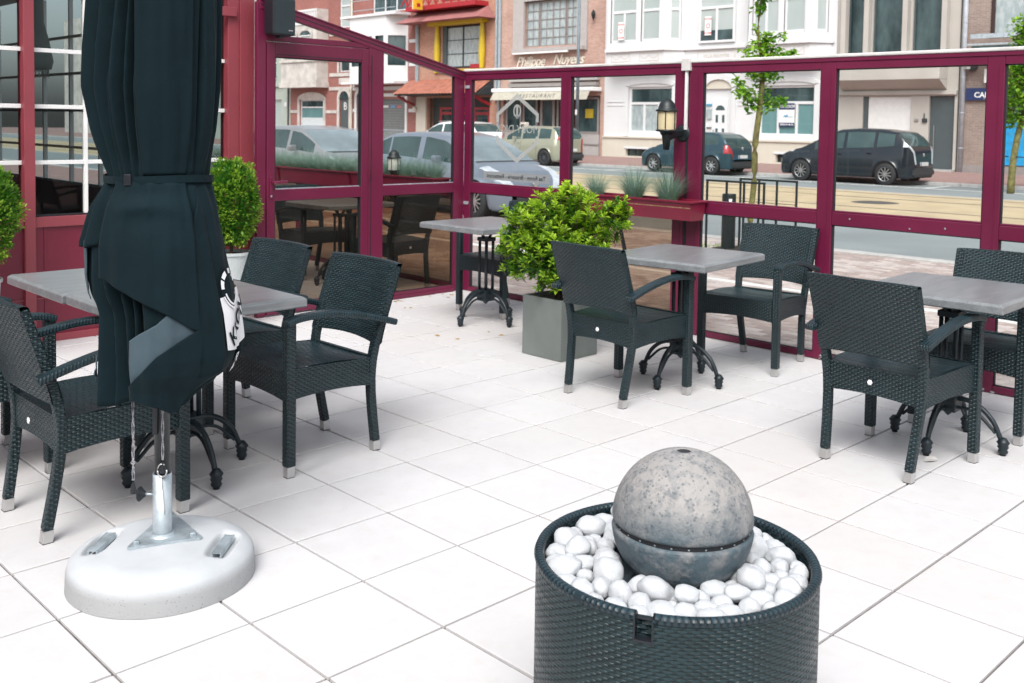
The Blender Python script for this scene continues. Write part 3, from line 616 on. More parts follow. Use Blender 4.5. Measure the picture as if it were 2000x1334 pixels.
# ================================================================== CHAIRS
def lerp(a, b, t): return a+(b-a)*t
def interp(tab, x):
    if x <= tab[0][0]: return tab[0][1]
    for (a, p), (b, q) in zip(tab, tab[1:]):
        if x <= b: return p+(q-p)*(x-a)/(b-a)
    return tab[-1][1]
def smooth_pts(pts, n=6):
    out_ = []; P_ = [Vector(p) for p in pts]
    for k in range(len(P_)-1):
        p0 = P_[max(k-1, 0)]; p1 = P_[k]; p2 = P_[k+1]; p3 = P_[min(k+2, len(P_)-1)]
        for j in range(n):
            t = j/n; out_.append(.5*((2*p1)+(-p0+p2)*t+(2*p0-5*p1+4*p2-p3)*t*t+(-p0+3*p1-3*p2+p3)*t**3))
    out_.append(P_[-1]); return out_
def make_chair():
    t = thing('wicker_chair', '', 'chair'); wk, wh = M['wick'], M['wickh']
    def legcap(par, x, y, dx=0, dy=0):
        c = MB(); w = .0185
        c.v = [(x-w, y-w, 0.002), (x+w, y-w, 0.002), (x+w, y+w, 0.002), (x-w, y+w, 0.002), (x-w+dx, y-w+dy, .048), (x+w+dx, y-w+dy, .048), (x+w+dx, y+w+dy, .048), (x-w+dx, y+w+dy, .048)]
        c.f = [(0, 3, 2, 1), (4, 5, 6, 7), (0, 1, 5, 4), (1, 2, 6, 5), (2, 3, 7, 6), (3, 0, 4, 7)]
        c.build('metal_foot', M['alu'], par, bevel=.002)
        MB().box(x-w, x+w, y-w, y+w, 0, .002).build('foot_pad', M['gasket'], par)
    for s in (-1, 1):
        L = MB().rect([(.247, s*.262, .047), (.247, s*.262, .672)], .045, .045, up=(1, 0, 0)).build('leg', wk, t, bevel=.006); legcap(L, .247, s*.262)
    for s in (-1, 1):
        pts = smooth_pts([(-.247, s*.209, .047), (-.222, s*.219, .20), (-.205, s*.229, .34), (-.208, s*.238, .45), (-.235, s*.243, .57), (-.285, s*.246, .72), (-.335, s*.248, .868)], 5)
        L = MB().rect(pts, .040, .036, up=(1, 0, 0)).build('leg', wk, t, bevel=.006); legcap(L, -.249, s*.208, .004, s*.002)
    # seat
    b = MB(); nx, ny = 10, 10
    def sz(x, y): return .47-.012*cos(x/.24*1.2)*(1-(y/.26)**2)-.02*max(0, (-x)/.25)
    X = [lerp(-.20, .262, i/nx) for i in range(nx+1)]; Y = [lerp(-.252, .252, j/ny) for j in range(ny+1)]
    for i in range(nx+1):
        for j in range(ny+1): b.v.append((X[i], Y[j], sz(X[i], Y[j])-(.012 if i == nx else 0)))
    for i in range(nx):
        for j in range(ny): a = i*(ny+1)+j; b.f.append((a, a+ny+1, a+ny+2, a+1))
    b.build('seat', M['seatw'], t, smooth=True)
    b = MB()
    def panel(p0, p1, zt0, zt1, zb0, zb1, th=.018):
        p0, p1 = Vector(p0), Vector(p1); d = (p1-p0); nrm = Vector((-d.y, d.x)).normalized()*th; n = 8; i0 = len(b.v)
        for k in range(n+1):
            u = k/n; p = p0.lerp(p1, u); arch = .014*(1-(2*u-1)**2)
            zt = lerp(zt0, zt1, u); zb = lerp(zb0, zb1, u)+arch
            b.v += [(p.x, p.y, zb), (p.x, p.y, zt), (p.x+nrm.x, p.y+nrm.y, zt), (p.x+nrm.x, p.y+nrm.y, zb)]
        for k in range(n):
            a = i0+4*k
            for q in range(4): b.f.append((a+q, a+4+q, a+4+(q+1) % 4, a+(q+1) % 4))
        b.f.append((i0, i0+1, i0+2, i0+3)); a = i0+4*n; b.f.append((a+3, a+2, a+1, a))
    panel((.268, -.24), (.268, .24), .464, .464, .335, .335); panel((-.215, .222), (-.215, -.222), .458, .458, .325, .325)
    panel((.24, .268), (-.20, .25), .470, .456, .335, .325); panel((-.20, -.25), (.24, -.268), .456, .470, .325, .335)
    b.build('apron', wh, t, weld=True)
    # backrest: curved woven panel between the posts
    b = MB(); nu, nv = 14, 10; th = .021
    post = lambda z: interp([(.45, -.208), (.57, -.235), (.72, -.285), (.868, -.335), (.9, -.345)], z)
    def bp(u, v, side):
        hw_ = .262+.008*v; y = lerp(-hw_, hw_, u); bow = (1-(2*u-1)**2)
        z = lerp(.512+.014*bow, .885-.004*(2*u-1)**4, v); x = post(z)-.024*bow-(side*2-1)*th*(1-.25*v)
        return (x, y, z)
    for side in (0, 1):
        for i in range(nu+1):
            for j in range(nv+1): b.v.append(bp(i/nu, j/nv, side))
    m_ = (nu+1)*(nv+1)
    for i in range(nu):
        for j in range(nv):
            a = i*(nv+1)+j; b.f.append((a, a+nv+1, a+nv+2, a+1)); a += m_; b.f.append((a, a+1, a+nv+2, a+nv+1))
    for i in range(nu):
        a = i*(nv+1); b.f.append((a, a+m_, a+m_+nv+1, a+nv+1)); a += nv; b.f.append((a, a+nv+1, a+m_+nv+1, a+m_))
    b.build('backrest', wk, t, smooth=False, weld=True, bevel=.008)
    for s in (-1, 1):
        pts = smooth_pts([(.272, s*.268, .672), (.20, s*.270, .690), (.05, s*.274, .693), (-.12, s*.277, .665), (-.305, s*.279, .612)], 5)
        MB().rect(pts, .052, .030).build('armrest', M['wickarm'], t, bevel=.009, seg=2)
    hx_ = MB().lathe([(0, -.003), (.012, -.003), (.013, 0)], (-.236, .0, .40), 6, axis='X'); hx_.build('maker_tag', M['white'], t)
    return t
M['wickarm'] = weave('wrapped_arm_wicker', (.010, .028, .036), sv=.3, su=.013, strong=.7)
G1_ = 'dark wicker armchairs on the terrace'
chair = make_chair(); chair['group'] = G1_
spots = [
 ((1.43, 1.285), pi, 'dark wicker armchair at the near right side of the table behind the closed parasol'),
 ((1.445, 2.07), pi+.03, 'dark wicker armchair behind the nearest one right of the parasol, beside the pale potted boxwood'),
 ((.425, 1.23), 0.0, 'dark wicker armchair left of the parasol, nearest to its concrete base'),
 ((.20, 2.02), .02, 'dark wicker armchair cut by the left edge of the photo, second from the parasol base'),
 ((3.352, .945), -.03, 'dark wicker armchair with its back in front of the leafy bush'),
 ((4.58, .85), pi+.1, 'dark wicker armchair in front of the street fence, right of the middle table'),
 ((3.41, -.645), -.06, 'dark wicker armchair seen from behind at the right table, nearest to the fountain'),
 ((4.31, -.70), pi+.04, 'dark wicker armchair cut by the right edge, across the right table'),
 ((4.56, 3.24), pi, 'dark wicker armchair in the fence corner behind the far small table'),
]
chair.location = (*spots[0][0], 0); chair.rotation_euler = (0, 0, spots[0][1]); chair['label'] = spots[0][2]
for (x, y), rz, lb in spots[1:]: copy_tree(chair, (x, y, 0), rz, lb, G1_)
G2_ = 'dark wicker armchairs behind the glass partition'
copy_tree(chair, (4.42, 5.86, 0), -pi/2, 'dark wicker armchair beyond the glass door, facing us across the table', G2_)
copy_tree(chair, (4.55, 4.72, 0), pi/2+.1, 'dark wicker armchair with its back to the pane right of the glass door', G2_)
copy_tree(chair, (3.65, 7.2, 0), -.4, 'dark wicker armchair furthest away beyond the glass door', G2_)
# ================================================================== TABLES
def make_table():
    t = thing('bistro_table', '', 'table'); H = .78
    b = MB(); w, d = .375, .35; prof = [(0, H-.046), (.004, H-.040), (.004, H-.010), (-.010, H)]
    pts = []
    for o_, z in prof: pts.append([(-w-o_, -d-o_, z), (w+o_, -d-o_, z), (w+o_, d+o_, z), (-w-o_, d+o_, z)])
    for r in pts: b.v += r
    b.f.append((3, 2, 1, 0)); k = (len(pts)-1)*4; b.f.append((k, k+1, k+2, k+3))
    for k in range(len(pts)-1):
        for j in range(4): b.f.append((k*4+j, k*4+(j+1) % 4, k*4+4+(j+1) % 4, k*4+4+j))
    b.build('tabletop', M['top'], t, bevel=.003)
    I = M['iron']
    b = MB(); b.box(-.05, .05, -.05, .05, .17, .255)
    b.box(-.056, .056, -.056, .056, .245, .258); b.lathe([(0, .14), (.012, .15), (.03, .17)], n=10); b.build('collar', I, t, bevel=.004)
    for sx in (-1, 1):
        for sy in (-1, 1): MB().tube([(sx*.036, sy*.036, .25), (sx*.036, sy*.036, .66)], .0115, 8).build('column_bar', I, t, smooth=True)
    MB().box(-.052, .052, -.052, .052, .635, .665).build('upper_collar', I, t, bevel=.004)
    for k in range(4):
        a = k*pi/2; c, s = cos(a), sin(a)
        R_ = lambda r, z: (r*c, r*s, z)
        MB().rect(smooth_pts([R_(.03, .655), R_(.05, .69), R_(.10, .718), R_(.20, .731)], 5), .022, .012).build('top_bracket', I, t, bevel=.003)
        L = MB(); L.tube(smooth_pts([R_(.045, .235), R_(.10, .232), R_(.16, .205), (.215*c, .215*s, .15), R_(.25, .075)], 6), .0125, 8)
        L.tube(smooth_pts([R_(.045, .19), R_(.10, .19), R_(.15, .17), R_(.20, .125), R_(.225, .10)], 5), .008, 6); L = L.build('leg', I, t, smooth=True)
        MB().lathe([(0, 0), (.014, 0), (.014, .010), (.020, .012), (.024, .022), (.019, .030), (.026, .042), (.022, .050), (.030, .064), (.022, .074), (.014, .085), (0, .088)], R_(.262, 0), 14).build('foot', I, L, smooth=True)
    return t
table = make_table(); tg = 'grey bistro tables on the terrace'; table['group'] = tg
table.location = (.885, 1.365, 0); table['label'] = 'grey bistro table pushed against its twin, right half, behind the closed parasol'
copy_tree(table, (.875, 2.085, 0), 0.0, 'grey bistro table of the joined pair, nearer the red restaurant wall', tg)
copy_tree(table, (3.81, .885, 0), .11, 'grey bistro table standing between two chairs right of the leafy bush', tg)
copy_tree(table, (4.13, 2.98, 0), .02, 'grey bistro table with one chair in the corner of the glass fences', tg)
copy_tree(table, (3.835, -.72, 0), .04, 'grey bistro table near the right edge of the photo', tg)
copy_tree(table, (4.35, 5.28, 0), .03, 'grey bistro table beyond the glass door', tg)
# ================================================================== PARASOL
PC = Vector((.377, .511, 0)); er = Vector((.7125, -.7015, 0)); ec = Vector((-.7015, -.7125, 0))
RL = [(.52, .19), (.56, .20), (.60, .235), (.66, .23), (.77, .228), (.909, .228), (.97, .25), (1.031, .256), (1.134, .248), (1.254, .214), (1.348, .178), (1.425, .205), (1.51, .232), (1.645, .262), (1.764, .258), (1.933, .243), (2.2, .18), (2.5, .10), (2.62, .03)]
RR = [(.52, .17), (.60, .19), (.666, .215), (.72, .262), (.77, .278), (.84, .274), (.909, .268), (1.031, .246), (1.134, .225), (1.254, .194), (1.348, .166), (1.425, .177), (1.51, .19), (1.645, .202), (1.764, .207), (1.933, .21), (2.2, .17), (2.5, .10), (2.62, .03)]
rnd = random.Random(5)
VAL = [(-74, 3, .6), (-61, 3.4, .9), (-47, 3, .9), (-34, 6, 1.7), (-23, 2.2, .5), (-14, 3, .9), (-5, 2.4, 1.0), (62, 3, .4)] + [(a, 5, .9) for a in range(95, 300, 23)]
def amp(z): return interp([(.5, .05), (.9, .065), (1.2, .035), (1.348, .007), (1.45, .032), (1.7, .062), (2.1, .065), (2.6, .01)], z)
def cR(phi, z):
    s = sin(phi); w = .5+.5*max(-1, min(1, s*1.6)); r = interp(RL, z)*(1-w)+interp(RR, z)*w
    return r-.010-.014*max(0, min(1, (1.25-z)*5))
def csurf(phi, z, off=0., folds=True):
    r = cR(phi, z); deg = math.degrees(phi)
    if deg < -110: deg += 360
    if folds:
        f_ = 0; shift = 6*sin(z*3.1)*(1 if abs(deg) < 70 else .5)
        for a, w, d in VAL: f_ += d*exp(-((deg-a-shift)/w)**2)
        r -= amp(z)*f_*1.35
        if z < 1.3: r += .006*sin(phi*9+z*4)*(1.3-z)*1.6
    q_ = Vector((sin(phi)*2.6, cos(phi)*2.6, z*1.7))
    wr_ = noise.noise(q_+Vector((3, 7, 1)))*.011+noise.noise(Vector((sin(phi)*7, cos(phi)*7, z*2.2)))*.006
    r += wr_*min(1, abs(z-1.348)*7+.15)*1.25
    dz_ = abs(z-1.348)
    r += .0055*sin(phi*17+.8*sin(phi*5))*exp(-dz_/.07)*min(1, dz_*30)
    if z < 1.34: r += .010*exp(-((z-1.27+.10*(1-cos((phi-.1)*1.6)))/.022)**2)*exp(-((phi-.1)/.42)**2)
    if z < 1.2: r += (1.2-z)*.022*sin(phi*6.5+1.3)
    r += off
    depth = .80
    return PC+er*(r*sin(phi))+ec*(r*cos(phi)*depth)+Vector((0, 0, z))
def hem(phi):   # lower edge of the cloth (m) around the parasol
    deg = math.degrees(phi)
    return .022+interp([(-180, .64), (-120, .60), (-95, .66), (-75, .625), (-42, .578), (-28, .60), (-16, .635), (-2, .60), (12, .60), (28, .566), (42, .59), (58, .65), (78, .745), (95, .79), (120, .66), (150, .60), (180, .64)], deg)
ps = thing('closed_parasol', 'large closed black parasol tied with a strap, white beer lettering at its side', 'parasol')
def cloth(name, phis, zf, off=0., m=None, parent=ps, folds=True, solid=.003, nz=60, par2=None):
    b = MB(); n = len(phis)
    for p_ in phis:
        z0, z1 = zf(p_)
        for k in range(nz+1):
            z = lerp(z0, z1, (k/nz)**1.0); o_ = off(p_, z) if callable(off) else off
            b.v.append(tuple(csurf(p_, z, o_, folds)))
    for i in range(n-1):
        for k in range(nz): a = i*(nz+1)+k; b.f.append((a, a+nz+1, a+nz+2, a+1))
    o = b.build(name, m or M['canvas'], parent, smooth=True)
    if solid: sm = o.modifiers.new('s', 'SOLIDIFY'); sm.thickness = solid; sm.offset = -1
    return o
full = [radians(-180+360*k/420) for k in range(421)]
cloth('canopy', full, lambda p: (hem(p), 2.62), nz=110)
# overlapping front panel with diagonal hem
def Xof(phi, z): return cR(phi, z)*sin(phi)
def hemB(p): return interp([(-36, 1.036), (-30, 1.03), (0, .965), (22, .915), (36, .872), (41, .862), (46, .90)], math.degrees(p))
cloth('front_panel', [radians(lerp(-33, 42, k/60)) for k in range(61)], lambda p: (hemB(p), 1.338), off=lambda p, z: .010+.018*min(1, (1.34-z)*6)+.012*exp(-((z-1.255)/.03)**2)*exp(-(p/.35)**2)-.004*exp(-((z-1.30)/.02)**2), folds=False)
cloth('front_panel_top', [radians(lerp(-4, 44, k/40)) for k in range(41)], lambda p: (1.357, 2.3), off=lambda p, z: .004+.012*min(1, (z-1.357)*5)+.004*sin(z*7), folds=False)
# turned-up corner showing the lighter underside, then the lower flap
topC = lambda p: interp([(-10, .832), (0, .86), (12, .889), (22, .93), (41, .90)], math.degrees(p))
botC = lambda p: interp([(-10, .695), (2, .74), (12, .79), (20, .815), (36, .86), (41, .868)], math.degrees(p))
cloth('turned_up_hem', [radians(lerp(-9, 41, k/40)) for k in range(41)], lambda p: (botC(p)-.01, topC(p)), off=lambda p, z: .012+.010*cos((p-.1)*2.2), m=M['canvas2'], folds=False, nz=20)
hemD = lambda p: .040+interp([(-10, .60), (-6, .60), (6, .585), (14, .57), (24, .548), (31, .55), (38, .60), (50, .655), (66, .70)], math.degrees(p))
cloth('lower_flap', [radians(lerp(-9.5, 60, k/60)) for k in range(61)], lambda p: (hemD(p), interp([(-9.5, .688), (2, .738), (12, .788), (20, .815), (36, .862), (41, .872), (44, 1.2), (60, 1.33)], math.degrees(p))), off=lambda p, z: .036-.02*max(0, (math.degrees(p)-38)/22)-.03*max(0, (z-.9)*1.5), folds=False, nz=40)
# left side tiers
cloth('side_flap', [radians(lerp(-88, -50, k/30)) for k in range(31)], lambda p: (interp([(-88, 1.135), (-72, 1.12), (-58, 1.118), (-50, 1.13)], math.degrees(p)), 1.33), off=lambda p, z: .004+.02*min(1, (1.34-z)*5), folds=True, nz=24)
cloth('side_underside', [radians(lerp(-86, -60, k/20)) for k in range(21)], lambda p: (.95+.06*(math.degrees(p)+60)/-26, 1.14), off=lambda p, z: .006, m=M['canvas2'], folds=False, nz=14)
cloth('side_corner', [radians(lerp(-78, -56, k/16)) for k in range(17)], lambda p: (interp([(-78, .66), (-56, .702)], math.degrees(p)), interp([(-78, .755), (-56, .705)], math.degrees(p))), off=.012, m=M['canvas2'], folds=False, nz=8)
# strap
b = MB(); prof_ = []
for k in range(97):
    p_ = 2*pi*k/96-pi; c0 = csurf(p_, 1.345, .013, False); sag = .004*sin(p_*2)
    for dz, do in ((-.012, 0), (.012, 0), (.012, -.004), (-.012, -.004)):
        q = csurf(p_, 1.345, .014+do, False); b.v.append((q.x, q.y, 1.345+dz+sag))
for k in range(96):
    for j in range(4): b.f.append((k*4+j, k*4+4+j, k*4+4+(j+1) % 4, k*4+(j+1) % 4))
st = b.build('tie_strap', M['canvas'], ps, smooth=False)
q = csurf(radians(-22), 1.345, .018, False); q2 = csurf(radians(-14), 1.345, .018, False)
MB().obox((q+q2)/2, (q2-q)/2, Vector((0, 0, .018)), (q2-q).cross(Vector((0, 0, 1))).normalized()*.006).build('buckle', M['blackp'], st, bevel=.003)
# printed side: patch, ring and letters wrapped on the cloth
M['print'] = mat('white_print', (.74, .75, .77), .7, var=.04)
def wrap(pts, phi0, z0, off=.005):   # (s, t) metres on the cloth -> world
    out_ = []
    for s_, t_ in pts:
        z = z0+t_; r = max(.12, cR(phi0, z)); out_.append(tuple(csurf(phi0+s_/r, z, off, False)))
    return out_
def gridpatch(name, fun, n, m_, phi0, z0, mt, off):
    b = MB()
    for i in range(n+1):
        for j in range(m_+1): b.v += wrap([fun(i/n, j/m_)], phi0, z0, off)
    for i in range(n):
        for j in range(m_): a = i*(m_+1)+j; b.f.append((a, a+m_+1, a+m_+2, a+1))
    return b.build(name, mt, ps, smooth=True)
PH0 = radians(92)
# outer panel carrying the print
cloth('printed_panel', [radians(lerp(46, 132, k/50)) for k in range(51)], lambda p: (interp([(46, .70), (60, .705), (80, .745), (95, .80), (115, .80), (132, .74)], math.degrees(p)), 1.33), off=lambda p, z: .004+.004*sin(z*9), folds=False, nz=40)
gridpatch('printed_shield', lambda u, v: (lerp(-.125, .14, u), lerp(-.095-.02*(1-(2*u-1)**2)+.03*u, .075+.02*u, v)), 20, 10, PH0, .885, M['print'], .013)
def disc(r0_, r1_, cx_, cz_, mt, name, off, a0=0, a1=2*pi, n=24):
    b = MB()
    for k in range(n+1):
        a = lerp(a0, a1, k/n); b.v += wrap([(cx_+r0_*cos(a), cz_+r0_*1.1*sin(a)), (cx_+r1_*cos(a), cz_+r1_*1.1*sin(a))], PH0, .885, off)
    for k in range(n): b.f.append((2*k, 2*k+1, 2*k+3, 2*k+2))
    return b.build(name, mt, ps)
disc(0, .062, -.05, .10, M['canvas'], 'printed_disc', .0155)
disc(.055, .062, -.05, .10, M['print'], 'printed_ring', .017, radians(200), radians(330)); disc(.040, .047, -.05, .095, M['print'], 'printed_ring', .017, radians(190), radians(345))
for a0 in (20, 70, 115, 150): disc(.045, .060, -.05, .10, M['print'], 'printed_leaf', .017, radians(a0), radians(a0+28), 8)
def wraptext(s, size, rot, s0, t0, mt, off, name, bold=0.0, shear=0):
    me = text_mesh(s, size, extrude=0, bold=bold, shear=shear); c, si = cos(rot), sin(rot)
    for v in me.vertices:
        x, y = v.co.x*c-v.co.y*si+s0, v.co.x*si+v.co.y*c+t0
        v.co = Vector(wrap([(x, y)], PH0, .885, off)[0])
    me.materials.clear(); me.materials.append(mt); o = bpy.data.objects.new(name, me); COL.objects.link(o); o.parent = ps
wraptext('KRON', .078, radians(30), -.005, -.015, M['canvas'], .0165, 'printed_letters', .0015)
wraptext('APP', .042, radians(28), -.03, -.15, M['print'], .0165, 'printed_letters', .0012)
# pole, runner and cords
MB().tube([PC+Vector((0, 0, .16)), PC+Vector((0, 0, 2.66))], .0255, 20).build('pole', mat('anthracite_pole', (.055, .06, .062), .35, .4, var=.1), ps, smooth=True)
MB().lathe([(0, 2.66), (.03, 2.66), (.035, 2.69), (.0, 2.73)], PC, 16).build('finial', M['blackp'], ps, smooth=True)
b = MB(); q = PC+er*-.012+ec*.03; b.obox(q+Vector((0, 0, .545)), er*.008, ec*.008, (0, 0, .06)); b.build('crank_rail', M['blackp'], ps, bevel=.003)
MB().lathe([(.028, .585), (.05, .60), (.05, .63), (.028, .64)], PC, 18).build('runner', M['blackp'], ps, smooth=True)
cordm = mat('grey_white_cord', (.26, .26, .28), .8, var=.5, scale=180)
for dx, z1, dc in ((-.079, .335, .05), (.014, .40, .034)):
    for sgn in (-1, 1):
        pts = [PC+er*(dx+sgn*.0035*sin(z*40))+ec*dc+Vector((0, 0, z)) for z in [lerp(.66, z1, k/14) for k in range(15)]]
        cd = MB().tube(pts, .0022, 5).build('cord', cordm, ps)
    tc = PC+er*dx+ec*dc+Vector((0, 0, z1-.035)); MB().lathe([(0, -.012), (.009, -.010), (.011, 0), (.005, .022), (.003, .03)], tc, 12).build('cord_toggle', M['blackp'], ps, smooth=True)
MB().tube([PC+er*(-.079+.007*cos(a))+ec*.05+Vector((0, 0, .395+.005*sin(a))) for a in [k*pi/4 for k in range(9)]], .0025, 5).build('cord_knot', cordm, ps)
# ================================================================== PARASOL BASE
BC = Vector((.365, .485, 0)); pb = thing('parasol_base', 'round pale concrete parasol base with two metal grips and galvanised tube', 'parasol base')
d1 = Vector((.707, .707)); dn = Vector((.707, -.707))
hands = [BC.xy-dn*.205, BC.xy+dn*.205]
def basez(x, y):
    r = sqrt((x-BC.x)**2+(y-BC.y)**2); R0 = .30
    z = .118 if r < .20 else .118-.058*(1-sqrt(max(0, 1-((r-.20)/(R0-.20))**2)))
    z += .006*(1-min(1, r/.2)**2)
    for hc in hands:
        d = Vector((x, y))-hc; u = abs(d.dot(d1))/.105; v = abs(d.dot(dn))/.042
        k = max(0, 1-(u**4+v**4)**.25); z -= .026*min(1, k*3.2)
    return z
b = MB(); nr, na = 60, 128
for i in range(nr+1):
    r = .30*(i/nr)**.9
    for j in range(na): a = 2*pi*j/na; x, y = BC.x+r*cos(a), BC.y+r*sin(a); b.v.append((x, y, basez(x, y)))
for j in range(na):
    a = 2*pi*j/na; b.v.append((BC.x+.303*cos(a), BC.y+.303*sin(a), 0.001))
for i in range(nr+1):
    for j in range(na): b.f.append((i*na+j, (i+1)*na+j, (i+1)*na+(j+1) % na, i*na+(j+1) % na))
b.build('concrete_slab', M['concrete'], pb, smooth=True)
for hc in hands:
    b = MB()
    for off, w, z, hgt in ((0, .013, .113, .0015), (.014, .0025, .107, .009), (-.014, .0025, .107, .009)):
        c = Vector((hc.x+dn.x*off, hc.y+dn.y*off, z)); b.obox(c, (d1.x*.074, d1.y*.074, 0), (dn.x*w, dn.y*w, 0), (0, 0, hgt))
    b.build('grip', M['galv'], pb)
tri = [Vector((.25, .485)), Vector((.462, .405)), Vector((.485, .685))]
cen = sum(tri, Vector((0, 0)))/3; b = MB(); o_ = []
for k, p_ in enumerate(tri):
    dd = (p_-cen).normalized(); pr_ = Vector((-dd.y, dd.x))
    for a in (-.014, -.007, 0, .007, .014): q = p_-dd*.012+dd*sqrt(max(0, .014**2-a*a))+pr_*a; o_.append(q)
tp = [(p_.x, p_.y, .132) for p_ in o_]; bt = [(p_.x, p_.y, .122) for p_ in o_]; n = len(o_)
b.v = tp+bt; b.f = [tuple(range(n)), tuple(range(2*n-1, n-1, -1))]+[(k, n+k, n+(k+1) % n, (k+1) % n) for k in range(n)]
b.build('foot_plate', M['galv'], pb, weld=True)
for p_ in tri:
    q = p_+(cen-p_).normalized()*.03; MB().lathe([(0, .012), (.006, .012), (.0105, .009), (.0105, 0)], (q.x, q.y, .132), 6).build('bolt', M['galv'], pb)
MB().lathe([(.031, .132), (.031, .345), (.0275, .345), (.0275, .33)], PC, 28).build('tube', M['galv'], pb, smooth=True)
MB().lathe([(.046, .131), (.042, .137), (.032, .142)], PC, 28).build('weld_bead', M['galv'], pb, smooth=True)
ctr = PC+er*-.031+Vector((0, 0, .27)); kd = -er
MB().tube([ctr, ctr+kd*.03], .004, 8).build('screw', M['galv'], pb, smooth=True)
b = MB(); b.tube([ctr+kd*.026, ctr+kd*.032, ctr+kd*.045, ctr+kd*.05], .026, 20, scales=[.35, .5, 1, .9]); b.build('clamp_knob', M['blackp'], pb, smooth=False, bevel=.002)
b = MB(); c = PC+er*.012+ec*.036+Vector((0, 0, .365)); b.tube([c+er*(.016*cos(a))+Vector((0, 0, .022*sin(a))) for a in [k*2*pi/14+1 for k in range(13)]], .003, 6)
b.tube([c+er*-.004+Vector((0, 0, -.02)), c+er*.003+Vector((0, 0, -.07)), c+er*.008+Vector((0, 0, -.12)), c+er*.009+Vector((0, 0, -.15))], .002, 6); b.build('hook_ring', M['alu'], pb, smooth=True)
# ================================================================== FOUNTAIN
FC = Vector((.76, -1.34, 0)); ft = thing('wicker_fountain', 'round dark wicker water feature holding a stone ball and white pebbles', 'fountain')
b = MB(); R_ = .325; n = 96; notch = atan2(-.122, -.256); nw = .058
def ringwall(bb, r, z0, z1, seg, skip=None):
    m_ = len(seg)
    for z in (z0, z1):
        for a in seg: bb.v.append((FC.x+r*cos(a), FC.y+r*sin(a), z))
b = MB(); angs = [notch+nw+(2*pi-2*nw)*k/96 for k in range(97)]
for z in (.0, .50, .541):
    for a in [notch+2*pi*k/96 for k in range(97)] if z < .5 else ([notch-nw]+angs if False else angs): pass
lo = [notch+2*pi*k/128 for k in range(129)]
i0 = 0
for z in [.0+.497*k/10 for k in range(11)]:
    for a in lo: b.v.append((FC.x+R_*cos(a), FC.y+R_*sin(a), z))
for i in range(10):
    for j in range(128): a = i*129+j; b.f.append((a, a+1, a+130, a+129))
i0 = len(b.v)
for z in (.497, .541):
    for a in angs: b.v.append((FC.x+R_*cos(a), FC.y+R_*sin(a), z))
for j in range(96): b.f.append((i0+j, i0+j+1, i0+97+j+1, i0+97+j))
wallo = b.build('wicker_wall', M['wickf'], ft, smooth=True, uvmap=lambda co, nn: ((atan2(co.y-FC.y, co.x-FC.x) if abs(co.y-FC.y) > 1e-4 or co.x > FC.x else pi)*R_, co.z))
# fix the u seam by rebuilding u from the vertex order
uvl = wallo.data.uv_layers[0]
for pg in wallo.data.polygons:
    us = [uvl.data[l].uv.x for l in pg.loop_indices]
    if max(us)-min(us) > 1:
        for l in pg.loop_indices:
            if uvl.data[l].uv.x < 0: uvl.data[l].uv.x += 2*pi*R_
b = MB(); pr_ = [(.012*cos(2*pi*k/8), .012*sin(2*pi*k/8)) for k in range(8)]
b.sweep([(FC.x+(R_-.008)*cos(a), FC.y+(R_-.008)*sin(a), .545) for a in angs], pr_)
b.build('rolled_rim', M['wickr'], ft, smooth=True, uvmap=lambda co, nn: (atan2(co.y-FC.y, co.x-FC.x)*R_, co.z))
b = MB().lathe([(R_-.018, .54), (R_-.020, .40)], FC, 96); b.build('inner_wall', M['wickh'], ft, smooth=True, uvmap=lambda co, nn: (atan2(co.y-FC.y, co.x-FC.x)*R_, co.z))
MB().lathe([(0, .495), (.255, .495), (.268, .498), (.275, .508), (.288, .508), (.302, .50), (.305, .45)], FC, 96).build('basin', M['basin'], ft, smooth=True)
nd = Vector((cos(notch), sin(notch), 0)); nt_ = Vector((-nd.y, nd.x, 0)); c = FC+nd*(R_-.012)
b = MB(); b.obox(c+Vector((0, 0, .498)), nt_*.018, nd*.014, (0, 0, .0025)); b.obox(c-nd*.01+Vector((0, 0, .515)), nt_*.018, nd*.003, (0, 0, .018)); b.obox(c+nt_*.019+Vector((0, 0, .52)), nt_*.0015, nd*.014, (0, 0, .026)); b.obox(c-nt_*.019+Vector((0, 0, .52)), nt_*.0015, nd*.014, (0, 0, .026)); b.obox(c-nd*.004+Vector((0, 0, .541)), nt_*.018, nd*.006, (0, 0, .002)); b.build('cable_notch', M['blackp'], ft)
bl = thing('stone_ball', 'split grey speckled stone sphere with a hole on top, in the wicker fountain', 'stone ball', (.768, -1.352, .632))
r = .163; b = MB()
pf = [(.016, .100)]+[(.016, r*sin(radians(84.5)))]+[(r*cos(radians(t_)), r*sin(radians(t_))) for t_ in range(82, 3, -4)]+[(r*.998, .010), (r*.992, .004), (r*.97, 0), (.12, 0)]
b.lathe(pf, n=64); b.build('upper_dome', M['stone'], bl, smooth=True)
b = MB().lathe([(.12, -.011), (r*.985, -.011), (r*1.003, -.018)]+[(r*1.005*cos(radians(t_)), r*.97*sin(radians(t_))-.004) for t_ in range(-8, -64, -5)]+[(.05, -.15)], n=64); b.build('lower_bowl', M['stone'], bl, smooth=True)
MB().lathe([(.155, -.016), (.155, .002)], n=64).build('led_band', M['gasket'], bl)
b = MB()
for k in range(26):
    a = 2*pi*k/26; b.obox((.1555*cos(a), .1555*sin(a), -.007), (.0018*-sin(a), .0018*cos(a), 0), (.001*cos(a), .001*sin(a), 0), (0, 0, .0012))
b.build('led_dots', M['galv'], bl)
MB().lathe([(0, r*sin(radians(84.5))-.0015), (.0159, r*sin(radians(84.5))-.0015)], n=16).build('nozzle_hole', M['gasket'], bl)
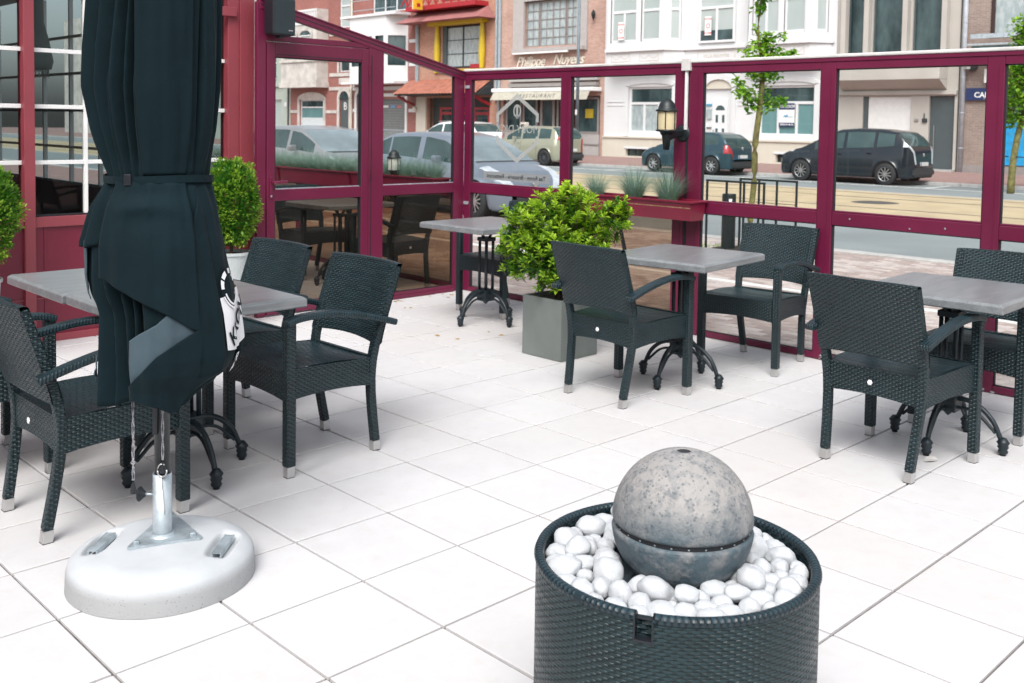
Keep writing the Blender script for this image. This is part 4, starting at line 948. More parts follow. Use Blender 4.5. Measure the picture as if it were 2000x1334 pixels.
PEB = [(0.856, -0.975, 0.0309, 0.0235), (0.885, -1.018, 0.0197, 0.0197), (0.766, -1.036, 0.0367, 0.0265), (0.798, -1.081, 0.0272, 0.0248), (0.652, -1.057, 0.0308, 0.032), (0.683, -1.096, 0.0194, 0.0228), (0.719, -1.11, 0.016, 0.0137), (0.683, -1.151, 0.0213, 0.0246), (0.737, -1.142, 0.0205, 0.0205), (0.609, -1.124, 0.0265, 0.021), (0.56, -1.185, 0.0374, 0.0246), (0.619, -1.172, 0.0164, 0.0197), (0.593, -1.229, 0.0192, 0.017), (0.674, -1.222, 0.0361, 0.0284), (0.586, -1.294, 0.0323, 0.0344), (0.629, -1.307, 0.0179, 0.0179), (0.522, -1.29, 0.0245, 0.0255), (0.554, -1.373, 0.0241, 0.0302), (0.541, -1.425, 0.0266, 0.0197), (0.612, -1.415, 0.0374, 0.0303), (0.625, -1.361, 0.0268, 0.0145), (0.681, -1.406, 0.0197, 0.0145), (0.57, -1.479, 0.0312, 0.0156), (0.614, -1.475, 0.0168, 0.0168), (0.713, -1.441, 0.031, 0.0248), (0.666, -1.488, 0.0291, 0.0161), (0.622, -1.519, 0.0274, 0.0176), (0.678, -1.539, 0.0238, 0.0208), (0.747, -1.494, 0.0247, 0.0185), (0.825, -1.481, 0.0423, 0.0275), (0.727, -1.573, 0.0299, 0.0189), (0.782, -1.547, 0.0266, 0.0184), (0.872, -1.485, 0.0236, 0.0257), (0.989, -1.438, 0.0315, 0.036), (1.073, -1.433, 0.0196, 0.0208), (1.089, -1.362, 0.026, 0.0213), (1.032, -1.478, 0.0248, 0.0225), (0.928, -1.522, 0.0355, 0.0259), (0.942, -1.569, 0.0181, 0.0181), (0.87, -1.583, 0.0249, 0.0218), (0.829, -1.572, 0.0247, 0.0298), (1.018, -1.383, 0.0161, 0.0207), (0.904, -1.543, 0.0172, 0.0193), (1.066, -1.32, 0.0161, 0.0165), (0.513, -1.353, 0.014, 0.014), (0.659, -1.452, 0.0162, 0.0122), (0.716, -1.52, 0.012, 0.01), (0.541, -1.233, 0.0105, 0.0094)]
rnd = random.Random(9)
# unseen far side and fill
for k in range(16):
    a = radians(rnd.uniform(8, 82)); rr = rnd.uniform(.19, .27); PEB.append((FC.x+rr*cos(a), FC.y+rr*sin(a), rnd.uniform(.02, .032), rnd.uniform(.018, .026)))
for k in range(18):
    a = rnd.random()*2*pi; rr = rnd.uniform(.18, .265); PEB.append((FC.x+rr*cos(a), FC.y+rr*sin(a), rnd.uniform(.018, .026), -1))
for k in range(34):
    a = notch+rnd.uniform(-1.5, 2.6); rr = rnd.uniform(.2, .275); PEB.append((FC.x+rr*cos(a), FC.y+rr*sin(a), rnd.uniform(.02, .028), -1))
for da, rr in ((.12, .262), (.38, .25), (.62, .268), (-.15, .25), (.25, .205), (.9, .25), (1.15, .268), (-.45, .262)): PEB.append((FC.x+rr*cos(notch+da), FC.y+rr*sin(notch+da), .027, .020))
import bmesh
meshes = []
for k in range(12):
    bm = bmesh.new(); bmesh.ops.create_icosphere(bm, subdivisions=4, radius=1); sd = Vector((k*3.1, k*1.7, 5))
    for v in bm.verts:
        p_ = v.co.copy(); d_ = 1+.26*noise.noise(p_*.8+sd)+.07*noise.noise(p_*2.1+sd)+.018*noise.noise(p_*5+sd); v.co = p_*d_
        pl_ = Vector((noise.random_unit_vector())) if False else Vector((sin(k*2.3), cos(k*1.9), sin(k)*.5)).normalized(); dd = v.co.dot(pl_)
        if dd > .78: v.co -= pl_*(dd-.78)*.7
    me = bpy.data.meshes.new('pebble'); bm.to_mesh(me); bm.free()
    for pg in me.polygons: pg.use_smooth = True
    me.materials.append(M['pebble']); meshes.append(me)
rnd = random.Random(31); PEB = PEB[:48]
for k in range(44):
    a = rnd.random()*2*pi; rr = rnd.uniform(.18, .28); PEB.append((FC.x+rr*cos(a), FC.y+rr*sin(a), rnd.uniform(.020, .031), rnd.uniform(.018, .026)))
P3 = []
for k, (x, y, a, c) in enumerate(PEB):
    a *= 1.08; c = max(c*1.08, a*.68); v = Vector((x, y))-FC.xy; r_ = min(max(v.length, .19), .27); v = v.normalized()*r_
    P3.append([v.x, v.y, .53+(.02 if k >= 48 else .0)+rnd.random()*.02, a, c, (a+c)/2*.97])
FZ = 1.18                                   # the stones are a little flatter than round
for it_ in range(150):                      # let the stones settle against each other, the basin and the ball
    for p_ in P3: p_[2] -= .0012
    for i_ in range(len(P3)):
        A_ = P3[i_]
        for j_ in range(i_):
            B_ = P3[j_]; dx, dy, dz = A_[0]-B_[0], A_[1]-B_[1], (A_[2]-B_[2])*FZ; d = sqrt(dx*dx+dy*dy+dz*dz)+1e-6; rr = A_[5]+B_[5]
            if d < rr:
                q = (rr-d)/d*.5; A_[0] += dx*q; A_[1] += dy*q; A_[2] += dz*q/FZ; B_[0] -= dx*q; B_[1] -= dy*q; B_[2] -= dz*q/FZ
    for p_ in P3:
        p_[2] = max(p_[2], .503+p_[5]/FZ*.95); rh = sqrt(p_[0]**2+p_[1]**2)+1e-6; ro = .302-p_[5]; dzb = p_[2]-.632
        rin = sqrt(max(.12**2, .165**2-dzb*dzb))+p_[5]*.9; t_ = min(max(rh, rin), max(ro, rin)); p_[0] *= t_/rh; p_[1] *= t_/rh
for k, (x, y, z, a, c, rm) in enumerate(P3):
    o = bpy.data.objects.new('pebble', meshes[(k*5) % 12]); COL.objects.link(o); o.location = (FC.x+x, FC.y+y, z)
    o.rotation_euler = (rnd.uniform(-.3, .3), rnd.uniform(-.3, .3), atan2(er.y, er.x)+rnd.uniform(-.6, .6)); o.scale = (a*1.0, (a+c)/2, c*.92)
    tag(o, 'smooth white pebble lying around the stone ball inside the dark wicker fountain', 'pebble', 'white pebbles in the wicker fountain')
# ================================================================== PLANTS
def add_tone(me, tones):
    at = me.attributes.new('tone', 'FLOAT', 'FACE'); at.data.foreach_set('value', tones)
def leaf_geo(L, w, fold=.25):
    return [(0, 0, 0), (w*.5, L*.35, w*fold), (w*.42, L*.7, w*fold*.9), (0, L, -.05*L), (-w*.42, L*.7, w*fold*.9), (-w*.5, L*.35, w*fold), (0, L*.5, 0)], [(0, 1, 6), (1, 2, 6), (2, 3, 6), (3, 4, 6), (4, 5, 6), (5, 0, 6)]
def basis(d, rnd):
    d = d.normalized(); s = d.cross(Vector((rnd.uniform(-.3, .3), rnd.uniform(-.3, .3), 1)))
    if s.length < .05: s = Vector((1, 0, 0))
    s.normalize(); u = s.cross(d); return Matrix((( s.x, d.x, u.x), (s.y, d.y, u.y), (s.z, d.z, u.z)))
def leaves_object(name, leaves, m, parent, geo, single=0, toned=3):
    """leaves: list (pos, matrix3, scale, tone). The `single` leaves nearest the camera become objects of their own."""
    V, Fc = geo; leaves.sort(key=lambda l: (l[0][3]-CAM).length if False else l[4]); 
    if single:
        pool = []
        for k in range(toned):
            me = bpy.data.meshes.new('leaf'); me.from_pydata(V, [], Fc); add_tone(me, [k/(toned-1)]*len(Fc)); me.materials.append(m); pool.append(me)
        for pos, R3, s, tn, d in leaves[:single]:
            o = bpy.data.objects.new('leaf', pool[min(toned-1, int(tn*toned))]); COL.objects.link(o); o.parent = parent
            o.matrix_local = Matrix.Translation(pos) @ R3.to_4x4() @ Matrix.Scale(s, 4)
        leaves = leaves[single:]
    vv, ff, tt = [], [], []
    for pos, R3, s, tn, d in leaves:
        i0 = len(vv)
        for v in V: vv.append(tuple(pos+R3 @ (Vector(v)*s)))
        for f in Fc: ff.append(tuple(q+i0 for q in f)); tt.append(tn)
    me = bpy.data.meshes.new(name); me.from_pydata(vv, [], ff); add_tone(me, tt); me.materials.append(m)
    o = bpy.data.objects.new(name, me); COL.objects.link(o); o.parent = parent; return stuff(o)
def clip01(x): return max(0., min(.999, x))
# leafy bush in a square planter
bs = thing('potted_bush', 'large lime green leafy bush in a square grey planter, middle of the terrace', 'bush', (3.785, 1.865, 0))
b = MB(); s = .178; tk = .016
for (x0, x1, y0, y1) in ((-s, s, -s, -s+tk), (-s, s, s-tk, s), (-s, -s+tk, -s+tk, s-tk), (s-tk, s, -s+tk, s-tk)): b.box(x0, x1, y0, y1, 0.003, .40)
b.build('planter', M['pot'], bs, weld=False); MB().box(-s+tk, s-tk, -s+tk, s-tk, .2, .375).build('soil', M['soil'], bs)
rnd = random.Random(21)
# lobes: offsets along image-right (er), toward camera (ec), z, radius
LB = [(0, 0, .78, .33, .26), (-.05, .05, .66, .33, .22), (.02, .0, .98, .25, .17), (.07, .02, 1.04, .15, .12), (-.30, .02, .96, .10, .09), (-.33, .0, .80, .12, .13), (.30, .03, .90, .14, .13), (.37, .02, 1.01, .10, .085), (.41, .0, .97, .06, .06), (-.2, .08, .92, .15, .11), (.22, .02, .72, .15, .14), (-.28, .0, .60, .12, .10), (-.42, .0, .70, .04, .03), (0, .05, .52, .20, .10), (.33, 0, .80, .07, .08), (.12, .1, .62, .22, .16), (-.14, .1, .74, .22, .18), (.36, .02, .96, .09, .10)]
lv = []; stems = MB()
for (ox, oy, oz, rr, rz) in LB:
    cnt = max(8, int(430*(rr*rr+rr*rz)*2.45)); c = er*ox+ec*oy+Vector((0, 0, oz))
    for k in range(cnt):
        d = Vector((rnd.gauss(0, 1), rnd.gauss(0, 1), rnd.gauss(0, 1)+.15)).normalized(); q = (rnd.random()**.35)*rnd.uniform(.82, 1.1)
        p_ = c+Vector((d.x*rr*q, d.y*rr*q, d.z*rz*q))
        if p_.z < .42: continue
        outd = (p_-Vector((0, 0, .62))).normalized(); tip = (outd*.7+Vector((0, 0, .8))+Vector((rnd.uniform(-.4, .4), rnd.uniform(-.4, .4), 0))).normalized()
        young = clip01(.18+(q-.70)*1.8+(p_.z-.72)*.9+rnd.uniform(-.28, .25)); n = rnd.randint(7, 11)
        stems.tube([p_-tip*.06, p_+tip*.01], .0018, 4, cap=False)
        for j in range(n):
            a = j*2.4+rnd.random(); el = lerp(.15, 1.15, j/n); s_ = tip.cross(Vector((.3, .2, .9))).normalized(); u_ = s_.cross(tip)
            dd = (s_*cos(a)+u_*sin(a))*cos(el)+tip*sin(el); pos = p_+tip*(-.035+.04*j/n)
            sc = rnd.uniform(.75, 1.15)*(1.0-.35*j/n); wp = bs.location+pos
            dcam = (wp-CAM).length-(.0 if True else 0)
            lv.append((pos, basis(dd, rnd), sc, clip01(young+rnd.uniform(-.12, .12)+.1*j/n), dcam))
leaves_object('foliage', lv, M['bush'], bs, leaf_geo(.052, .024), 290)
for k in range(9):
    a = k*.7; stems.tube(smooth_pts([(.03*cos(a), .03*sin(a), .37), (.06*cos(a), .06*sin(a), .55), (.18*cos(a), .18*sin(a), .8)], 3), .005, 5)
stuff(stems.build('twigs', M['twig'], bs))
# boxwoods in tall pale pots
def boxwood(x, y, label, pz, cz, rr, rz, seed):
    t = thing('potted_boxwood', label, 'boxwood', (x, y, 0), 0, 'clipped boxwoods along the restaurant wall'); rn = random.Random(seed)
    MB().lathe([(0, 0), (.085, 0), (.10, .02), (.135, pz), (.145, pz), (.145, pz-.02), (.125, pz-.03), (0, pz-.03)], n=36).build('pot', M['palepot'], t, smooth=False)
    MB().lathe([(0, pz-.02), (.125, pz-.02)], n=20).build('soil', M['soil'], t); MB().tube([(0, 0, pz-.03), (.01, 0, cz-.1)], .014, 8).build('stem', M['twig'], t)
    L = []
    for k in range(8500):
        d = Vector((rn.gauss(0, 1), rn.gauss(0, 1), rn.gauss(0, 1))).normalized(); q = rn.random()**.22
        nb = 1+.20*noise.noise(d*3.2+Vector((seed, 0, 0)))+.06*noise.noise(d*9); p_ = Vector((d.x*rr*q*nb, d.y*rr*q*nb, cz+d.z*rz*q*nb))
        tip = (d+Vector((rn.uniform(-.8, .8), rn.uniform(-.8, .8), rn.uniform(-.2, 1.2)))).normalized()
        clump = noise.noise(p_*14+Vector((seed, 0, 0)))
        L.append((p_, basis(tip, rn), rn.uniform(.7, 1.3), clip01((q*nb-.86)*2.2+clump*.9+rn.uniform(-.1, .25)), 0))
    leaves_object('foliage', L, M['box'], t, leaf_geo(.024, .015), 0)
boxwood(2.575, 4.10, 'clipped green boxwood in a pale pot between the closed parasol and the glass door', .56, .925, .205, .33, 3)
boxwood(.84, 4.10, 'clipped green boxwood at the left edge of the photo by the restaurant window', .52, .93, .255, .34, 8)
# ornamental grass tufts and planters hung on the fences
def tuft(loc, label, h, spread, n, seed, group, name='grass_tuft'):
    rn = random.Random(seed); b = MB(); tt = []
    for k in range(n):
        a = rn.random()*2*pi; r0_ = rn.random()**.5*spread*.25; el = rn.random()**.6*1.1; L_ = h*rn.uniform(.65, 1.15)
        p_ = Vector((r0_*cos(a), r0_*sin(a), 0)); a2 = a+rn.uniform(-.5, .5); hd_ = Vector((cos(a2), sin(a2), 0)); side = Vector((-hd_.y, hd_.x, 0))*.0014
        pts = [];
        for j in range(5):
            u = j/4; pts.append(p_+hd_*(spread*el*(u**1.6))+Vector((0, 0, L_*(u*cos(el*.5)-.28*el*u*u))))
        i0 = len(b.v)
        for j, q in enumerate(pts):
            w = 1-.85*j/4; b.v += [tuple(q-side*w), tuple(q+side*w)]
        tn = rn.random()
        for j in range(4): b.f.append((i0+2*j, i0+2*j+1, i0+2*j+3, i0+2*j+2)); tt.append(tn)
    me = bpy.data.meshes.new(name); me.from_pydata(b.v, [], b.f); add_tone(me, tt); me.materials.append(M['grassb']); o = bpy.data.objects.new(name, me); COL.objects.link(o); o.location = loc
    return tag(o, label, 'grass plant', group)
def trough(y0, y1, xc, z0, z1, label, hw=.095):
    t = thing('hanging_planter', label, 'planter', (xc, (y0+y1)/2, z0), 0, 'crimson planters hung on the fences'); h = (y1-y0)/2; H = z1-z0
    b = MB(); b.v = [(-hw*.8, -h+.01, 0), (hw*.8, -h+.01, 0), (hw*.8, h-.01, 0), (-hw*.8, h-.01, 0), (-hw, -h, H), (hw, -h, H), (hw, h, H), (-hw, h, H), (-hw+.004, -h+.004, H), (hw-.004, -h+.004, H), (hw-.004, h-.004, H), (-hw+.004, h-.004, H), (-hw*.8, -h+.014, .01), (hw*.8, -h+.014, .01), (hw*.8, h-.014, .01), (-hw*.8, h-.014, .01)]
    b.f = [(3, 2, 1, 0)]+[(j, (j+1) % 4, (j+1) % 4+4, j+4) for j in range(4)]+[(j+4, (j+1) % 4+4, (j+1) % 4+8, j+8) for j in range(4)]+[(j+8, (j+1) % 4+8, (j+1) % 4+12, j+12) for j in range(4)]
    b.build('trough', M['plantred'], t)
    b = MB(); e_ = .012
    b.box(-hw-e_, -hw, -h-e_, h+e_, H-.012, H+.004).box(hw, hw+e_, -h-e_, h+e_, H-.012, H+.004).box(-hw, hw, -h-e_, -h, H-.012, H+.004).box(-hw, hw, h, h+e_, H-.012, H+.004); b.build('rolled_lip', M['plantred'], t, bevel=.004)
    MB().box(-hw+.006, hw-.006, -h+.006, h-.006, H-.05, H-.02).build('soil', mat('dry_straw_soil', (.30, .21, .11), .95, var=.5, scale=60, bmp=1, bscale=60), t)
    return t
t1 = trough(1.53, 2.80, 4.865, .865, 1.005, 'crimson planter with grass tufts hung inside the fence below the lantern')
MB().rect([(.10, .10, .0), (.02, .10, -.13), (.10, .12, -.30)], .03, .012).build('support_strut', M['gasket'], t1)
GG = 'blue green grass tufts in the planters'
tuft((4.86, 1.80, .975), 'blue green grass tuft in the crimson planter, next to the double post', .31, .24, 750, 4, GG)
tuft((4.86, 2.12, .975), 'blue green grass tuft in the crimson planter, left one near the bush', .31, .24, 750, 5, GG)
tuft((4.86, 2.50, .975), 'blue green grass tuft in the crimson planter, hidden behind the bush top', .26, .2, 400, 6, GG)
for k, (a, c) in enumerate(((4.40, 5.72), (5.76, 7.08), (7.12, 8.44), (8.48, 9.8))):
    trough(a, c, 4.865, .87, 1.03, ['crimson planter behind the pane right of the door, with the small lantern', 'crimson planter seen through the door glass, right one', 'crimson planter seen through the door glass, middle one', 'crimson planter seen through the door glass, left one'][k])
    n = 6
    for j in range(n): tuft((4.87, a+.1+(c-a-.2)*j/(n-1), 1.0), 'dense green grass tuft in the row of planters behind the glass partition', .25, .22, 480, 40+k*10+j, 'green grass tufts behind the glass partition')
# ================================================================== LANTERNS
def lantern(loc, rz, label, glass, arm=True, sc=1.):
    t = thing('wall_lantern', label, 'lantern', loc, rz, 'black terrace lanterns'); t.scale = (sc,)*3
    b = MB(); b.lathe([(.0, .155), (.012, .154), (.032, .143), (.048, .125), (.058, .100), (.061, .086), (.074, .080), (.076, .070), (.066, .068)], n=24); b.build('cap', M['black'], t, smooth=True)
    MB().lathe([(.060, -.052), (.063, .0), (.063, .068)], n=24).build('glass_shade', glass, t, smooth=True)
    b = MB()
    for k in range(6):
        a = pi/6+k*pi/3; b.obox((.065*cos(a), .065*sin(a), .008), (.002*cos(a), .002*sin(a), 0), (-.003*sin(a), .003*cos(a), 0), (0, 0, .06))
    b.build('cage_bars', M['black'], t)
    MB().lathe([(0, -.085), (.038, -.085), (.045, -.066), (.070, -.062), (.072, -.052), (.060, -.050)], n=24).build('base_ring', M['black'], t, smooth=True)
    MB().lathe([(0, -.185), (.020, -.185), (.030, -.10), (.034, -.084)], n=16).build('tail', M['black'], t, smooth=True)
    if arm:
        MB().rect(smooth_pts([(.02, 0, -.10), (.07, 0, -.085), (.12, 0, -.075), (.165, 0, -.075)], 4), .035, .045).build('arm', M['black'], t, bevel=.006)
        MB().lathe([(0, -.018), (.045, -.016), (.062, -.004), (.062, 0)], (.183, 0, -.075), 24, axis='X').build('wall_plate', M['black'], t, smooth=True)
        MB().lathe([(.062, .0), (.067, -.002), (.067, .002)], (.182, 0, -.075), 28, axis='X').build('seal_ring', M['alu'], t)
    return t
lantern((4.785, 1.77, 1.575), -.0, 'black wall lantern with cream glass fixed on the double fence post', M['lampglass'], True, 1.1)
lantern((4.80, 5.04, 1.13), 0, 'small black lantern with white glass standing among the grass behind the partition', M['lampwhite'], True, .95)
# ================================================================== STREET FURNITURE
bo = thing('bollard', 'short black cylindrical bollard in front of the street tree', 'bollard', (9.78, 4.54, PAVZ))
MB().lathe([(0, 0), (.088, 0), (.088, .70), (.084, .715), (0, .72)], n=28).build('post', M['black'], bo, smooth=False); MB().lathe([(.0885, .665), (.0895, .667), (.0895, .673), (.0885, .675)], n=28).build('band', M['gasket'], bo)
MB().obox((-.062, -.062, .62), (.014, -.014, 0), (-.001, -.001, 0), (0, 0, .035)).build('reflector', M['white'], bo)
tg_ = thing('tree_guard', 'black tubular tree guard of two hoops around the thin street trunk', 'tree guard', (9.78, 4.21, PAVZ))
for dx, ys, L_ in ((-.36, (-.40, -.12, .13, .42), 1), (.36, (-.42, -.14, .12, .40), 1)):
    b = MB(); b.rect([(dx, ys[0]-.012, .895), (dx, ys[-1]+.012, .895)], .025, .025, up=(1, 0, 0)); b.build('top_bar', M['black'], tg_)
    for y in ys: MB().box(dx-.011, dx+.011, y-.011, y+.011, 0, .885).build('upright', M['black'], tg_)
    for z in (.55, .60): MB().box(dx-.004, dx+.004, ys[0], ys[-1], z, z+.007).build('tie_bar', M['black'], tg_)
    for y in (ys[0], ys[1]): MB().lathe([(.03, 0), (.028, .02), (.012, .2)], (dx, y, 0), 8).build('shoe', M['black'], tg_)
MB().lathe([(0, .018), (.5, .018), (.52, 0)], n=24).build('tree_pit', M['soil'], tg_)
# moss-grown ring of weeds
b = MB(); tt = []; rn = random.Random(3)
for k in range(500):
    a = rn.random()*6.28; r = rn.uniform(.42, .85); x, y = 9.55+r*cos(a)*.8, 4.5+r*sin(a); h = rn.uniform(.01, .04); w = .008
    b.v += [(x-w, y, PAVZ), (x+w, y, PAVZ), (x+rn.uniform(-.02, .02), y+.01, PAVZ+h)]; b.f.append((3*k, 3*k+1, 3*k+2)); tt.append(rn.random())
me = bpy.data.meshes.new('weeds'); me.from_pydata(b.v, [], b.f); add_tone(me, tt); me.materials.append(M['box']); o = bpy.data.objects.new('weeds', me); COL.objects.link(o); tag(o, 'small green weeds growing between the pavers around the street tree', 'weeds', kind='stuff')
def street_tree(x, y, z0, label, blobs, trunk, leafL, seed, dens):
    t = thing('street_tree', label, 'tree', (x, y, z0)); rn = random.Random(seed); b = MB()
    b.tube(smooth_pts([p for p, r in trunk], 4), 1, 9, scales=[interp([(i/(len(trunk)-1), r) for i, (p, r) in enumerate(trunk)], k/(4*(len(trunk)-1))) for k in range(4*(len(trunk)-1)+1)])
    b.build('trunk', M['bark'], t, smooth=True)
    L = []; br = MB()
    for (ox, oz, oy, rr) in blobs:
        c = er*ox+ec*oy+Vector((0, 0, oz)); base_ = Vector((0, 0, oz-.15)); tx = min(trunk, key=lambda q: abs(q[0][2]-(oz-.15)))[0]; base_ = Vector((tx[0], tx[1], oz-.18))
        br.tube([base_, base_.lerp(c, .5)+Vector((0, 0, .03)), c], .012*min(1, rr*3), 5, scales=[1, .7, .3])
        for k in range(int(dens*rr**1.7)):
            d = Vector((rn.gauss(0, 1), rn.gauss(0, 1), rn.gauss(0, 1))).normalized(); p_ = c+d*rr*(rn.random()**.45)
            if noise.noise(p_*5+Vector((seed, 0, 0))) < -.22: continue
            tip = Vector((rn.uniform(-1, 1), rn.uniform(-1, 1), rn.uniform(-.8, .6)))
            L.append((p_, basis(tip, rn), rn.uniform(.6, 1.2), clip01(.35+noise.noise(p_*3.5)*.9+rn.uniform(-.2, .3)), 0))
    if br.v: br.build('branches', M['bark'], t)
    leaves_object('crown', L, M['treel'], t, leaf_geo(leafL, leafL*.75, .15)); return t
street_tree(9.78, 4.21, PAVZ, 'thin young street tree with a tied sparse crown inside the hoop guard',
    [(.10, 2.48, 0, .25), (.24, 2.44, .05, .17), (-.02, 2.40, -.03, .22), (.06, 2.20, 0, .24), (.20, 2.15, 0, .16), (-.12, 2.0, .05, .14), (-.20, 2.13, 0, .09), (.0, 1.88, 0, .16), (.22, 1.86, 0, .11), (.34, 1.90, 0, .06), (.42, 2.46, 0, .11), (.50, 2.50, 0, .06), (.16, 2.72, 0, .12), (.32, 2.70, 0, .06), (.02, 3.02, 0, .10), (.05, 3.2, 0, .12), (-.02, 2.78, 0, .04), (.1, 3.5, 0, .3), (0, 3.9, 0, .4), (.1, 4.4, 0, .4), (.0, 4.9, 0, .3)],
    [((0, 0, -.1), .042), ((-.015, .0, .4), .038), ((.02, -.02, .9), .036), ((.015, -.02, 1.35), .040), ((.045, -.05, 1.8), .036), ((.06, -.07, 2.3), .03), ((.01, -.02, 2.8), .014), ((.04, -.05, 3.4), .012), ((.03, -.03, 5), .008)], .072, 7, 3000)
street_tree(26.4, 6.95, .03, 'street tree with a green crown across the road at the right edge',
    [(.1, 2.45, 0, .55), (.35, 2.9, 0, .5), (-.25, 2.6, 0, .4), (.1, 3.1, 0, .5), (.0, 1.95, 0, .35), (.5, 2.2, 0, .4), (.3, 3.6, 0, .5), (.2, 4.2, 0, .4)],
    [((0, 0, -.1), .10), ((.03, -.03, .8), .085), ((.12, -.10, 1.5), .08), ((.2, -.2, 2.2), .07), ((.2, -.2, 4.2), .03)], .12, 8, 2600)
o = thing('tree_guard', 'black hoop guard around the far street tree at the right edge', 'tree guard', (26.4, 6.95, .03))
for dy in (-.45, .45):
    b = MB(); b.tube([(0, dy, 0), (0, dy, .85), (.0, dy*.2, .87)], .02, 6); b.build('hoop', M['black'], o)
cb = thing('crowd_barrier', 'grey metal crowd barrier standing on the far pavement behind the cars', 'barrier', (31, 42.3, .03), 0, 'crowd barriers on the far pavement')
def barrier(root):
    b = MB(); b.tube([(0, -1.15, .12), (0, -1.15, 1.1), (0, 1.15, 1.1), (0, 1.15, .12), (0, -1.15, .12)], .02, 6); b.build('frame', M['galv'], root)
    for k in range(17): MB().box(-.007, .007, -1.08+k*.135-.007, -1.08+k*.135+.007, .13, 1.09).build('bar', M['galv'], root)
barrier(cb)
copy_tree(cb, (31, 44.85, .03), .1, 'grey metal crowd barrier left of the drain pipe, second in the row', 'crowd barriers on the far pavement'); copy_tree(cb, (31.2, 39.8, .03), -.1, 'grey metal crowd barrier in front of the grey shutter', 'crowd barriers on the far pavement')
lpz = thing('lamp_post', 'slim blue grey lamp post between the brick restaurant and the white villa', 'lamp post', (34.6, 29.75, .03))
MB().tube([(0, 0, 0), (0, 0, 1.1)], .10, 14).build('base', M['lpost'] if 'lpost' in M else mat('blue_grey_steel', (.13, .165, .19), .5), lpz, smooth=True); MB().tube([(0, 0, 1.1), (0, 0, 8)], .085, 14, scales=[1, .8]).build('pole', mat('blue_grey_steel', (.13, .165, .19), .5), lpz, smooth=True)
MB().box(-.10, -.08, -.05, .05, 2.0, 2.25).build('sticker', M['white'], lpz)
pmn = thing('parking_meter', 'cream post box on a stem beside the gold hatchback', 'meter', (31.2, 29.9, .03)); MB().box(-.12, .12, -.17, .17, .9, 1.6).build('housing', mat('cream_metal', (.60, .57, .50), .5), pmn, bevel=.02); MB().box(-.125, -.119, -.1, .1, 1.35, 1.5).build('screen', M['black'], pmn); MB().box(-.05, .05, -.06, .06, 0, .9).build('stem', M['white'], pmn)
cn = thing('traffic_cone', 'small yellow and white cone behind the gold hatchback', 'cone', (31.4, 27.9, .03)); MB().lathe([(.16, .0), (.16, .03), (.11, .04), (.09, .95)], n=14).build('body', mat('cone_yellow', (.7, .5, .03), .5), cn, smooth=True); MB().lathe([(.092, .95), (.05, 1.35), (0, 1.36)], n=14).build('tip', M['white'], cn, smooth=True)
# fallen leaves and a bottle cap-like scrap on the tiles
rn = random.Random(4)
dm = mat('dry_leaf', (.34, .22, .06), .8, var=.4, scale=40); dl = None
for k in range(26):
    x = rn.uniform(3.5, 4.85); y = 4.16-rn.random()**2*.25 if k < 16 else rn.uniform(2.4, 3.9); r = rn.uniform(.006, .018)
    q = MB().poly([(r*cos(a)*1.4, r*sin(a)*.8, .003*sin(3*a)+.003) for a in [j*pi/4 for j in range(8)]]); o = q.build('dry_leaf', dm); o.location = (x, y, .0005); o.rotation_euler = (0, 0, rn.random()*6)
    tag(o, 'tiny dry yellow leaf lying on the tiles near the glass partition', 'leaf', 'dry leaves on the tiles')
q = MB().poly([(.05*cos(a), .028*sin(a), .004+.004*sin(2*a)) for a in [j*pi/5 for j in range(10)]]); o = q.build('paper_scrap', M['cap']); o.location = (3.52, -.775, .001); tag(o, 'pale flattened paper scrap under the right table', 'paper scrap')
# ================================================================== CARS
M['tyre'] = mat('tyre_rubber', (.018, .02, .022), .75, bmp=.2, bscale=60); M['rim'] = mat('alloy_rim', (.55, .56, .57), .3, 1., var=.1); M['rimdark'] = mat('dark_wheel_cover', (.10, .11, .12), .4, .6)
M['screen'] = mat('windscreen_sky_sheen', (.50, .60, .61), .08, .8, var=.25, scale=1.3); M['carglass'] = mat('car_glass', (.05, .09, .09), .06, .4, var=.3, scale=2, spec=.8); M['redlens'] = mat('red_lens', (.30, .012, .02), .15, coat=.5); M['clearlens'] = mat('clear_lens', (.62, .66, .70), .12, .3, coat=.6); M['plate'] = mat('number_plate', (.62, .62, .60), .4); M['under'] = mat('underbody', (.012, .013, .014), .8); M['trim'] = mat('dark_trim', (.03, .035, .038), .55)  # windscreens: pale metallic colour stands in for the bright sky reflected in them
M['euroblue'] = mat('plate_blue', (.02, .06, .35), .4)
def paint(name, col, metal=.35, rough=.3): return mat(name, col, rough, metal, var=.06, scale=1.5, coat=.5, spec=.4)
